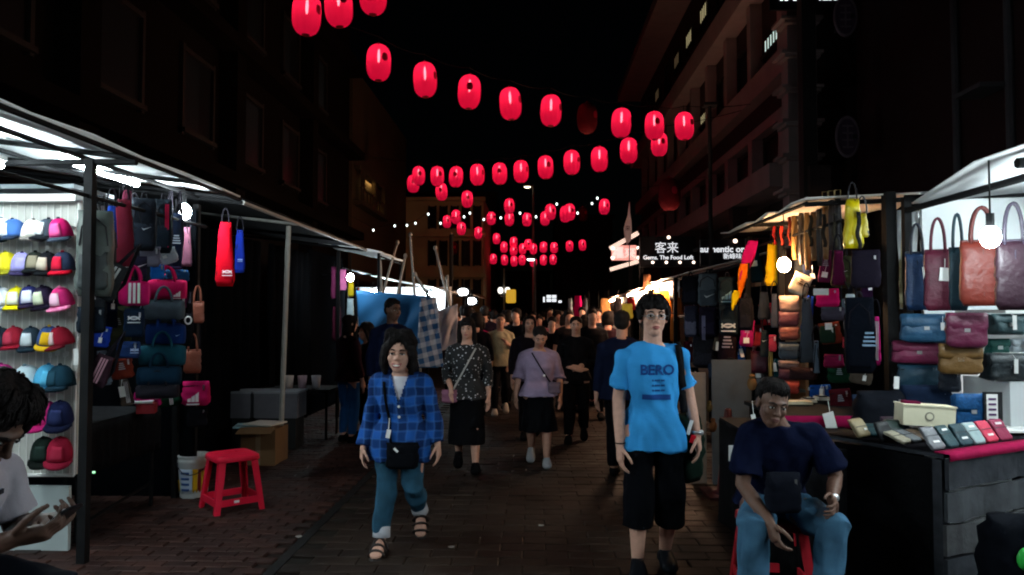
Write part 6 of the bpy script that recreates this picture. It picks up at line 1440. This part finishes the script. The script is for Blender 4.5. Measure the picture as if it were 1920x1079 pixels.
for k in range(3): tee_print(('AUTHENTIC', 'OUTDOOR', 'SUPPLY')[k] if 0 else '▪ ▪▪▪ ▪▪', .02, .01, 1.185-.03*k, 'print_line')
g = MB()
for k in range(2):
    pass
P = [[(x, 0, 0) for x in np.linspace(-.09, .09, 14)] for _ in range(3)]
me = bpy.data.meshes.new('print_bar'); vv = [(x, z, 0) for z in (-.016, 0, .016) for x in np.linspace(-.085, .085, 16)]; ff = [(r*16+i, r*16+i+1, r*16+i+17, r*16+i+16) for r in range(2) for i in range(15)]
me.from_pydata(vv, [], ff); me.materials.append(ink); onto(f.shirt, me, (.0, 1.085, -.1), .005); obj('print_bar', me, man)
# neckline rib
mb = MB(); c_ = f.p['neck']; mb.tube([(c_[0]+.068*math.cos(a), c_[1]+.0+.062*math.sin(a)-.008, c_[2]-.006+.026*math.sin(a)) for a in np.linspace(0, 2*PI, 25)], .008, 6); mb.build('neck_rib', TEE, man, True)
# spectacles
gl_ = MB(); GM_ = M('glasses_metal', (.5, .5, .52), rough=.3, metal=1, var=0, bump=0)
for q in (-1, 1):
    gl_.tube([f.hx((q*.032+.021*math.cos(a), -.098+.008*abs(math.cos(a)), .004+.0155*math.sin(a))) for a in np.linspace(0, 2*PI, 17)], .0026, 5)
    gl_.tube([f.hx((q*.053, -.092, .008)), f.hx((q*.078, -.04, .008)), f.hx((q*.080, .0, .006))], .0015, 5)
gl_.tube([f.hx((-.011, -.098, .006)), f.hx((0, -.101, .009)), f.hx((.011, -.098, .006))], .0015, 5); gl_.build('spectacles', GM_, man, True)
mb = MB(); c_ = f.p['wriR']; mb.tube([(c_[0]+.029*math.cos(a), c_[1]+.029*math.sin(a), c_[2]+.025) for a in np.linspace(0, 2*PI, 15)], .004, 6); mb.build('bracelet', fab('#141012'), man, True)
mb = MB(); c_ = f.p['wriL']; mb.tube([(c_[0]+.030*math.cos(a), c_[1]+.030*math.sin(a), c_[2]+.03) for a in np.linspace(0, 2*PI, 15)], .008, 6); mb.ell(c_+vec(.02, -.026, .03), (.016, .008, .018), 10, 6); mb.build('wristwatch', M('watch_silver', (.6, .6, .62), rough=.3, metal=.8, var=0, bump=0), man, True)
# his shoulder bag
sbg = thing('shoulder_bag', 'dark green black shoulder bag with wide strap worn by the young man', 'bag', (mx_, my_, 0), .02)
DG = fab('#0c1a14'); front_strap(f.shirt, (.150, 0, 1.395), (.185, 0, .98), .042).build('strap', fab('#101012'), sbg, True)
MB().tube([(.155, .0, 1.41), (.165, .07, 1.36), (.20, .12, 1.15), (.215, .12, .95)], .016, 6, flat=.4).build('rear_strap', fab('#101012'), sbg, True)
soft_box(.26, .42, .13, 3, .92, .25, .1, .5, seed=3).xform(Matrix.Translation((.225, .075, .55)) @ Matrix.Rotation(.9, 4, 'Z')).build('body', DG, sbg, True)
mb = MB(); mb.box((.205, -.075, .90), (.02, .008, .09), M3=Matrix.Rotation(.3, 3, 'Y')); mb.build('white_tag', TAGW, sbg); MB().box((.222, -.077, .83), (.03, .008, .05), M3=Matrix.Rotation(.3, 3, 'Y')).build('red_tag', pla('#b01020'), sbg)

# ---- woman in the blue plaid shirt
def plaid(name, base, dark, light, s, rot=0):
    m = bpy.data.materials.new(name); m.use_nodes = True; MATS[name] = m; n = m.node_tree.nodes; L = m.node_tree.links; b = n['Principled BSDF']; b.inputs['Roughness'].default_value = .9; b.inputs['Specular IOR Level'].default_value = .12
    tc = n.new('ShaderNodeTexCoord'); nz = n.new('ShaderNodeTexNoise'); nz.inputs['Scale'].default_value = 5; L.new(tc.outputs['Object'], nz.inputs[0])
    dm = n.new('ShaderNodeMix'); dm.data_type = 'VECTOR'; dm.inputs[0].default_value = .06; L.new(tc.outputs['Object'], dm.inputs[4]); L.new(nz.outputs['Color'], dm.inputs[5])
    def band(axis, sc, th):
        wv = n.new('ShaderNodeTexWave'); wv.bands_direction = axis; wv.inputs['Scale'].default_value = sc; L.new(dm.outputs[1], wv.inputs[0])
        g = n.new('ShaderNodeMath'); g.operation = 'GREATER_THAN'; g.inputs[1].default_value = th; L.new(wv.outputs['Fac'], g.inputs[0]); return g.outputs[0]
    def mix(a, fac, bb, k):
        mx = n.new('ShaderNodeMix'); mx.data_type = 'RGBA'; mu = n.new('ShaderNodeMath'); mu.operation = 'MULTIPLY'; mu.inputs[1].default_value = k; L.new(fac, mu.inputs[0]); L.new(mu.outputs[0], mx.inputs[0])
        if isinstance(a, tuple): mx.inputs[6].default_value = (*a, 1)
        else: L.new(a, mx.inputs[6])
        mx.inputs[7].default_value = (*bb, 1); return mx.outputs[2]
    c = mix(base, band('X', s, .45), dark, .62); c = mix(c, band('Z', s, .45), dark, .62); c = mix(c, band('X', s*2, .90), light, .3); c = mix(c, band('Z', s*2, .90), light, .3); L.new(c, b.inputs['Base Color'])
    return m
PL = plaid('plaid_blue', (.011, .075, .30), (.003, .007, .035), (.05, .15, .42), 2.9)
wx, wy = at(754, 590, 5.1).x, 5.08
wom, f = person('smiling woman in an open blue plaid shirt and rolled-up jeans', wx, wy, 1.47, 0.03,
    dict(neck=(0, .004, .80), head=(-.006, -.03, .894), chest=(0, 0, .69), shoL=(.105, .01, .758), shoR=(-.105, .01, .758), elbL=(.141, .02, .615), elbR=(-.141, .02, .61), wriL=(.172, -.02, .475), wriR=(-.168, -.03, .465), hrot=(.05, 0, .06),
         hipL=(.058, 0, .50), hipR=(-.058, 0, .50), kneeR=(-.065, -.05, .275), ankR=(-.075, -.09, .055), toeR=(-.085, -.19, .012), kneeL=(.064, -.035, .285), ankL=(.078, .13, .125), toeL=(.084, .07, .03), handL=(.1, -.2, -1), handR=(-.05, -.2, -1)),
    fem=.6, bulk=1.03, sk=SK_F, hair='bob', smile=True, top=dict(c='#c8c4cc', sleeve=0, hem=.2, bell=1.0, grow=.002, name='inner_tee', folds=0), bottom=dict(kind='trousers', mat=M('denim', (.018, .058, .095), rough=.9, var=.95, scale=8, bump=.8), t=1.80, flare=1.14, grow=.013, folds=.016), shoes=None, det=2, seed=21, hs=1.10)
inner = f.shirt
mb = MB(); f.trunk(mb, .020, hem=1.25, bell=1.16, neck=False)
for S in 'LR': f.arm(mb, S, .018, 1.93, 1.4)
sh_me = fuse(mb, .0075, 2, PL, .018, 9, .8)
# open the shirt at the chest: drop the front faces inside a V
bm = bmesh.new(); bm.from_mesh(sh_me); nk = f.p['neck']; dele = []
for fc in bm.faces:
    c = fc.calc_center_median()
    v_ = (c.z-.995)/(nk[2]+.01-.995)
    if c.y < .01 and v_ > 0 and abs(c.x-.0) < .062*v_**.9: dele.append(fc)
    elif c.z > nk[2]-.012 and math.hypot(c.x, c.y) < .075: dele.append(fc)
bmesh.ops.delete(bm, geom=dele, context='FACES'); bm.to_mesh(sh_me); bm.free()
shirt = obj('plaid_shirt', sh_me, wom); so_ = shirt.modifiers.new('thickness', 'SOLIDIFY'); so_.thickness = .004
f.shirt = shirt
for s in (-1, 1):   # collar wings and placket
    P = [[(s*(.030+.028*u), nk[1]-.070+.05*u-.016*v, nk[2]-.105+.09*u+.03*v-.0*s) for v in (0, .5, 1)] for u in np.linspace(0, 1, 6)]
    P = []
    for u in np.linspace(0, 1, 9):
        a = PI*.5+s*(PI-.62)*(1-u)*1.0 if 0 else (-PI/2+s*.75+s*(PI*.62)*u); r = .076
        zz = nk[2]-.028+.022*u+.012*math.sin(a)
        P.append([(r*math.cos(a)*(1.0+k*.25), nk[1]-.004+r*.92*math.sin(a)*(1+k*.25), zz+.022-.050*k) for k in (0, .5, 1)])
    MB().sheet(P, .005).build('collar', PL, shirt, True)
    fs = front_strap(shirt, (s*.006, 0, .985), (s*.058, 0, nk[2]-.02), .022, 14, .004); fs.build('placket', PL, shirt, True)
    pk = front_strap(shirt, (s*.085, 0, 1.0), (s*.085, 0, .905), .09, 8, .004); pk.build('chest_pocket', PL, shirt, True)
for z in (.97, .90): 
    mb = MB(); bvh_y = -.13
    me = bpy.data.meshes.new('button'); an = np.arange(10)*2*PI/10; me.from_pydata([(.009*math.cos(a), .009*math.sin(a), 0) for a in an]+[(.009*math.cos(a), .009*math.sin(a), .005) for a in an], [], [tuple(range(10, 20))]+[(i, (i+1) % 10, 10+(i+1) % 10, 10+i) for i in range(10)]); me.materials.append(TAGW); onto(shirt, me, (.004, z, -.14), .002); obj('button', me, shirt)
me = me.copy(); 
for S in 'LR':   # turned-up cuffs, feet in strap sandals
    k, a, t = f.p['knee'+S], f.p['ank'+S], f.p['toe'+S]; d = (a-k)/np.linalg.norm(a-k); q0 = lerp(k, a, .80)
    mb = MB(); mb.tube([q0-d*.04, q0-d*.036, q0+d*.03, q0+d*.034], [.050, .057, .059, .052], 16); mb.build('jeans_cuff', M('denim_pale', (.42, .42, .46), rough=.85, var=.15), wom, True)
    mb = MB(); heel, ax, L_, side, upn = f.foot(MB(), S)
    mb.loft([(heel+ax*L_*u-upn*.008, w_, .012, side, upn) for u, w_ in ((-.06, .012), (0, .034), (.25, .036), (.55, .040), (.8, .046), (1.0, .036), (1.08, .012))], 16, 2.4)
    so_ = mb.build('sandal', lea('#1c1412'), wom, True)
    for u, hh in ((.32, .088), (.55, .064), (.80, .042)):
        P = [heel+ax*L_*u+side*math.cos(b)*.050+upn*(max(0, math.sin(b))*hh) for b in np.linspace(0, PI, 11)]
        MB().tube(P, .013, 6, flat=.45).build('sandal_strap', lea('#1c1412'), so_, True)
cb = thing('crossbody_bag', 'black crossbody bag with white tags worn by the woman in plaid', 'bag', (wx, wy, 0), .03)
soft_box(.22, .17, .07, 4, .95, .3, .12, .4, seed=5).xform(Matrix.Translation((.035, -.165, .57))).build('body', fab('#07080c'), cb, True)
soft_box(.17, .09, .02, 4, .95, .3, .12, .4, seed=6).xform(Matrix.Translation((.035, -.205, .585))).build('front_pocket', fab('#07080c'), cb, True)
front_strap(shirt, (-.105, 0, 1.13), (-.035, 0, .70), .016, 18, .012).build('strap', fab('#07080c'), cb, True)
MB().box((-.055, -.188, .80), (.028, .01, .055), M3=Matrix.Rotation(.2, 3, 'Y')).build('white_tag', TAGW, cb); MB().box((.0, -.222, .70), (.014, .008, .035), M3=Matrix.Rotation(-.8, 3, 'Y')).build('zip_tag', TAGW, cb)
MB().tube([(-.055, -.18, .83), (-.05, -.175, .9)], .003, 5).build('tag_string', TAGW, cb)

# ---- walkers behind
def spots(name, base, dot, s=34, th=.28):
    m = bpy.data.materials.new(name); m.use_nodes = True; MATS[name] = m; n = m.node_tree.nodes; L = m.node_tree.links; b = n['Principled BSDF']; b.inputs['Roughness'].default_value = .85
    tc = n.new('ShaderNodeTexCoord'); v = n.new('ShaderNodeTexVoronoi'); v.inputs['Scale'].default_value = s; L.new(tc.outputs['Object'], v.inputs[0])
    g = n.new('ShaderNodeMath'); g.operation = 'LESS_THAN'; g.inputs[1].default_value = th; L.new(v.outputs['Distance'], g.inputs[0])
    mx = n.new('ShaderNodeMix'); mx.data_type = 'RGBA'; mx.inputs[6].default_value = (*lin(base), 1); mx.inputs[7].default_value = (*lin(dot), 1); L.new(g.outputs[0], mx.inputs[0]); L.new(mx.outputs[2], b.inputs['Base Color']); return m
WALK = dict(kneeR=(-.055, -.06, .285), ankR=(-.058, -.08, .05), toeR=(-.062, -.18, .012), kneeL=(.055, -.005, .285), ankL=(.058, .11, .09), toeL=(.06, .02, .012))
WALK2 = dict(kneeL=(.055, -.06, .285), ankL=(.058, -.08, .05), toeL=(.062, -.18, .012), kneeR=(-.055, -.005, .285), ankR=(-.058, .11, .09), toeR=(-.06, .02, .012))
px_ = lambda px, Y: at(px, 590, Y).x
p3, f = person('woman with bangs in a black floral blouse and long black skirt', px_(876, 7.6), 7.6, 1.55, .05, {**WALK2, 'hrot': (.08, -.12, 0), 'wriR': (-.10, -.09, .55), 'elbR': (-.145, .03, .64)}, 1, 1.05, SK_F, 'bangs', dict(mat=spots('floral_black', '#0c0c10', '#b8b8bc', 30, .24), sleeve=1.6, hem=.55, bell=1.1, name='blouse'), dict(kind='skirt', c='#08080b', z=.185, w=.125), '#060608', 1, seed=31)
b3 = thing('sling_purse', 'pink grey small purse on pale strap of the floral blouse woman', 'bag', (px_(876, 7.6), 7.6, 0), .05)
front_strap(f.shirt, (.09, 0, 1.24), (-.15, 0, .80), .016).build('strap', fab('#a8a4a0'), b3); soft_box(.15, .13, .05, 4).xform(Matrix.Translation((-.17, -.13, .70))).build('body', lea('#7a4a60'), b3, True)
p4, f = person('woman in a lavender grey top and black skirt, looking down', px_(1010, 7.9), 7.9, 1.46, -.03, {**WALK2, 'hrot': (.42, .1, 0), 'head': (.01, -.04, .915), 'elbL': (.15, .02, .635), 'wriL': (.155, -.03, .50), 'wriR': (-.165, -.02, .5), 'elbR': (-.148, .02, .63)}, 1, 1.16, SK_M, 'tied', dict(c='#8d7a92', sleeve=1.15, hem=.2, bell=1.1, flare=1.5, name='top', grow=.014), dict(kind='skirt', c='#07070a', z=.25, w=.135), '#8c8c90', 1, seed=41)
b4 = thing('crossbody_bag', 'small black bag on thin strap across the lavender top', 'bag', (px_(1010, 7.9), 7.9, 0), -.03)
front_strap(f.shirt, (-.07, 0, 1.18), (.13, 0, .86), .014).build('strap', fab('#0c0c10'), b4); soft_box(.13, .12, .05, 4).xform(Matrix.Translation((.165, -.11, .76))).build('body', lea('#5a4a58'), b4, True); MB().box((.06, -.15, .95), (.02, .006, .02)).build('buckle', TAGW, b4)
person('woman in a black long sleeved top and black trousers, hands clasped', px_(1080, 9.3), 9.3, 1.56, -.08, {**WALK, 'elbL': (.14, .03, .64), 'wriL': (.02, -.10, .60), 'elbR': (-.135, .03, .64), 'wriR': (.0, -.11, .585), 'handL': (-1, -.1, 0), 'handR': (1, -.1, 0)}, 1, 1., SK_F, 'tied', dict(c='#0b0b0e', sleeve=1.75, hem=.3, name='top', neck=True), dict(kind='trousers', c='#08080a', flare=1.3), '#0a0a0c', 1, seed=51)
person('man in a pale cream shirt holding something at his chest', px_(938, 11.8), 11.8, 1.60, .1, {**WALK, 'elbL': (.14, .02, .65), 'wriL': (.07, -.12, .70), 'handL': (-.6, -.3, .6)}, 0, 1., SK_M, 'short', dict(c='#a89c80', sleeve=.9, hem=.4, flare=1.5), dict(kind='trousers', c='#141418', flare=1.2), '#b0a8a0', 1, seed=61)
person('woman in a dark jacket with pink scarf behind the lavender woman', px_(992, 9.6), 9.6, 1.57, .15, WALK, 1, 1.05, SK_F, 'long', dict(c='#15121a', sleeve=1.8, hem=.4, name='jacket'), dict(kind='trousers', c='#0c0c10'), '#0a0a0c', 1, seed=71)
person('person in navy jacket walking away beside the young man', px_(1166, 7.2), 7.2, 1.62, PI-.2, {**WALK2, 'wriL': (.15, .02, .5)}, 0, 1.12, SK_M, 'short', dict(c='#0b1022', sleeve=1.85, hem=.45, name='jacket', neck=True), dict(kind='trousers', c='#07080c', flare=1.25), '#08080a', 1, face=False, seed=81)
person('dark vendor in a navy top standing before the blue tarpaulin', px_(736, 8.2), 8.2, 1.76, .5, {'hrot': (.1, .3, 0)}, 0, 1.1, SK_D, 'short', dict(c='#0c142c', sleeve=1.8, hem=.4, name='jacket', neck=True), dict(kind='trousers', c='#08090d'), '#08080a', 1, seed=91)
person('long haired shopper in a burgundy top facing the clothes stall', px_(655, 9.2), 9.2, 1.58, 2.4, {'elbL': (.14, -.02, .64), 'wriL': (.12, -.13, .66), 'handL': (0, -1, .2)}, 1, 1., SK_F, 'long', dict(c='#22101a', sleeve=1.8, hem=.4, name='top'), dict(kind='trousers', c='#1c4a7c', t=1.9), '#0c0c0e', 1, face=False, seed=101)
person('shopper with pale face half hidden between long haired shopper and vendor', px_(688, 9.6), 9.6, 1.46, -.9, {'elbR': (-.13, -.04, .65), 'wriR': (-.08, -.14, .72), 'handR': (.2, -.6, .7)}, 1, 1., SK_F, 'bob', dict(c='#140e12', sleeve=1.8, hem=.4, name='top'), dict(kind='trousers', c='#0a0a0e'), '#0a0a0c', 1, seed=111)

# ---- seated vendor on the right
vx, vy = at(1462, 590, 4.1).x, 4.12
H = 1.70
sit = dict(pelvis=(0, .10, .315), waist=(0, .085, .385), chest=(.0, .02, .475), neck=(-.015, -.045, .578), head=(-.045, -.085, .655), hrot=(.28, .12, .14),
    shoL=(.098, -.035, .548), shoR=(-.102, -.035, .548), elbL=(.158, -.035, .425), elbR=(-.132, -.06, .40), wriL=(.112, -.135, .374), wriR=(-.085, -.20, .318), handL=(-.15, -1, -.30), handR=(.25, -.35, -1),
    hipL=(.055, .09, .30), hipR=(-.055, .09, .30), kneeL=(.112, -.17, .300), kneeR=(-.118, -.17, .300), ankL=(.058, -.155, .05), ankR=(-.142, -.13, .05), toeL=(.07, -.26, .012), toeR=(-.16, -.235, .012))
DEN2 = M('denim_light', (.04, .10, .165), rough=.9, var=.7, scale=7, bump=.8)
ven, f = person('seated vendor in a navy T-shirt and blue jeans leaning forward', vx, vy, H, -.05, sit, 0, .97, SK_D, 'short', dict(c='#080d22', sleeve=.78, hem=.15, bell=1.05, flare=1.5, name='t_shirt', grow=.019, neck=True, folds=.016), dict(kind='trousers', mat=DEN2, t=1.9, flare=1.35, grow=.016, folds=.02), '#0c0c0e', 2, seed=121, curl=.7)
mb = MB(); c_ = lerp(f.p['wriL'], f.p['elbL'], .12); mb.ell(c_, (.036, .034, .026), 12, 8); mb.build('wristwatch', M('watch_silver'), ven, True)
st2 = red_stool((vx, vy+.17, 0), -.05, 'dark red plastic stool under the seated vendor', M('plastic_dark_red', (.30, .012, .02), rough=.4, var=.1, bump=.03), .45)
hb_ = bag('pouch', 1436, 888, 1500, 960, 3.85, '#0a0c14', 'black pouch with silver rings on the lap of the seated vendor', yaw=0, dep=.5, lm=fab, group=None)
person('man standing in shadow behind the tray table, navy shirt', 2.75, 6.4, 1.62, -.9, {}, 0, 1.05, SK_D, 'short', dict(c='#0a0e1c', sleeve=1.8, hem=.4), dict(kind='trousers', c='#08080a'), '#08080a', 1, seed=131) if 0 else None

# ---- man with the phone, lower left, close to the camera
gx, gy = at(-112, 590, 2.12).x, 2.12
HG = 1.68; zs = .26        # sits on a tall stool
sitp = dict(pelvis=(0, .08, .315), waist=(0, .055, .375), chest=(.0, .01, .455), neck=(0, -.045, .535), head=(0, -.098, .600), hrot=(.78, 0, 0),
    shoL=(.108, -.025, .500), shoR=(-.108, -.025, .500), elbL=(.135, -.04, .385), elbR=(-.135, -.04, .375), wriL=(.05, -.175, .425), wriR=(-.035, -.18, .42), handL=(-.35, -.8, .15), handR=(.4, -.8, .12),
    hipL=(.055, .07, .30), hipR=(-.055, .07, .30), kneeL=(.07, -.17, .30), kneeR=(-.07, -.17, .30), ankL=(.07, -.13, .05), ankR=(-.07, -.13, .05), toeL=(.07, -.23, .012), toeR=(-.07, -.23, .012))
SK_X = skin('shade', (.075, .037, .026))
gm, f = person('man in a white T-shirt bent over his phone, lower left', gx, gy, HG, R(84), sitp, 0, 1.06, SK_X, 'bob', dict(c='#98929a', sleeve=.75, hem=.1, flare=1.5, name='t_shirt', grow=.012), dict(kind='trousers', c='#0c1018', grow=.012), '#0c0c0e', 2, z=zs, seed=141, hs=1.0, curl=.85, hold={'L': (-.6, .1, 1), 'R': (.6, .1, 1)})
st3 = thing('bar_stool', 'tall black stool under the man with the phone', 'stool', (gx-.13, gy, 0))
MB().lathe([(.02, .645), (.17, .65), (.18, .67), (.17, .70), (.02, .705)], 20).build('seat', M('table_dark'), st3, True)
for k in range(4):
    a = PI/4+k*PI/2; MB().tube([(.12*math.cos(a), .12*math.sin(a), .655), (.2*math.cos(a), .2*math.sin(a), 0)], .014, 6).build('leg', STEEL, st3)
MB().tube([(.175*math.cos(a), .18*math.sin(a), .22) for a in np.linspace(0, 2*PI, 21)], .010, 6).build('foot_ring', STEEL, st3)
hc = (f.p['wriL']+f.p['wriR'])/2+vec(0, -.075, .025); Mw = Matrix.Rotation(R(84), 3, 'Z'); pw = Mw @ Vector(hc)+Vector((gx, gy, zs))
ph = thing('mobile_phone', 'dark phone held in both hands by the man at lower left', 'phone', pw, R(84)); ph.rotation_euler = (R(-38), 0, R(84))
MB().loft([((0, 0, -.004), .038, .074), ((0, 0, .004), .038, .074)], 20, 8).build('body', pla('#0c0c10'), ph); MB().box((0, 0, .0048), (.068, .136, .001)).build('screen', lamp_mat('phone_screen', (.5, .7, 1), .12), ph)
mb = MB(); q = f.p['chest']+vec(0, 0, .03)
me = bpy.data.meshes.new('chest_stripe')
mb = front_strap(f.shirt, (-.09, 0, q[2]-.01), (.10, 0, q[2]+.0), .014, 16, .004).build('chest_stripe', M('ink_black', (.015, .015, .02), rough=.8), gm)
mb = front_strap(f.shirt, (-.06, 0, q[2]+.022), (.06, 0, q[2]+.026), .022, 12, .003).build('chest_lettering', M('ink_pale', (.45, .46, .5), rough=.8, var=.4, scale=80), gm)

# ---- the crowd further down the street
rg = random.Random(42)
crowd = [(900, 13.5, '#8a1050', 'woman in a magenta top', 1), (925, 15, '#30406c', 'man in a blue striped shirt', 0), (1012, 16.8, '#a0505a', 'woman in a coral top', 1), (1030, 18, '#14141a', 'man in a black shirt', 0), (1058, 15.6, '#a01024', 'woman in a scarlet top', 1), (884, 16.5, '#c8b8b0', 'man in a cream shirt', 0), (870, 13.8, '#241c24', 'man in a charcoal shirt', 0), (912, 18.5, '#bcbcc4', 'woman in a white shirt', 1), (945, 18, '#401c4c', 'woman in a purple top', 1), (1000, 19.5, '#b87868', 'man in a salmon shirt', 0), (1070, 18.5, '#1c1c26', 'man in a slate jacket', 0), (1092, 16, '#101014', 'man in a black hooded top', 0), (1112, 14.5, '#8a7060', 'woman in a taupe top', 1), (1142, 17, '#a49c98', 'man in a light grey shirt', 0), (985, 25, '#c0a8a0', 'man in a sand shirt', 0), (1035, 26, '#6c1c24', 'woman in a maroon top', 1), (895, 24, '#58506c', 'man in a grey violet shirt', 0), (930, 27, '#c87878', 'woman in a pink top', 1), (1055, 24, '#d0c8c0', 'man in a bright white shirt', 0), (970, 30, '#181820', 'man in a dark coat', 0), (1010, 31, '#a84048', 'woman in a cherry top', 1), (915, 32, '#3c3848', 'man in a dusk blue shirt', 0), (1080, 29, '#742430', 'woman in a garnet top', 1), (1100, 23, '#c4b4ac', 'woman in a beige top', 1), (860, 20, '#4a3038', 'woman in a plum cardigan', 1), (1120, 27, '#2c2c34', 'man in an iron grey shirt', 0)]
crowd += [(893, 11.6, '#0e0c12', 'woman in a black blouse', 1), (908, 14.5, '#140e1c', 'man in a dark violet shirt', 0), (950, 14.8, '#1a0e12', 'woman in an oxblood top', 1), (968, 12.6, '#0c0e14', 'man in a midnight shirt', 0), (1035, 12.4, '#120c10', 'woman in a dusky top', 1), (1046, 17.5, '#c8a89c', 'woman in a shell pink top', 1), (1066, 12.2, '#0c0c10', 'man in an inky shirt', 0), (1098, 12.8, '#1a1418', 'woman in a smoky top', 1), (1110, 11.4, '#0a0a0e', 'man in a raven jacket', 0), (1122, 16.2, '#101820', 'man in a deep teal shirt', 0), (1140, 12.6, '#1c0e14', 'woman in a cocoa top', 1), (860, 15.4, '#10101a', 'woman in a navy blouse', 1), (878, 12.6, '#16101a', 'man in a sooty shirt', 0), (985, 20, '#d09088', 'woman in a blush dress', 1), (1018, 23, '#b0a8b0', 'man in a silver shirt', 0), (940, 21, '#901838', 'woman in a raspberry top', 1)]
hk = ['short', 'long', 'tied', 'bob']
for i, (px, Yq, c, lab, fm) in enumerate(crowd):
    away = rg.random() < .3
    person(lab+(', walking away' if away else '')+' in the distant crowd', px_(px, Yq), Yq, (1.60 if fm else 1.70)+rg.uniform(-.06, .06), (PI if away else 0)+rg.uniform(-.4, .4), dict(rg.choice([WALK, WALK2]), wriL=(.145, rg.uniform(-.1, .02), .5), wriR=(-.145, rg.uniform(-.1, .02), .5)), fm, rg.uniform(.95, 1.15), rg.choice([SK_F, SK_M]), rg.choice(hk[1:]) if fm else 'short', dict(c=c, sleeve=rg.choice([.8, 1.7]), hem=.35, folds=0), dict(kind=rg.choice(['trousers', 'skirt']) if fm else 'trousers', c=rg.choice(['#0c0c12', '#141824', '#1c2434', '#241c1c']), folds=0), '#121214', 0, face=False, group='people in the distant crowd', seed=200+i)
bpy.data.scenes.remove(TMP)
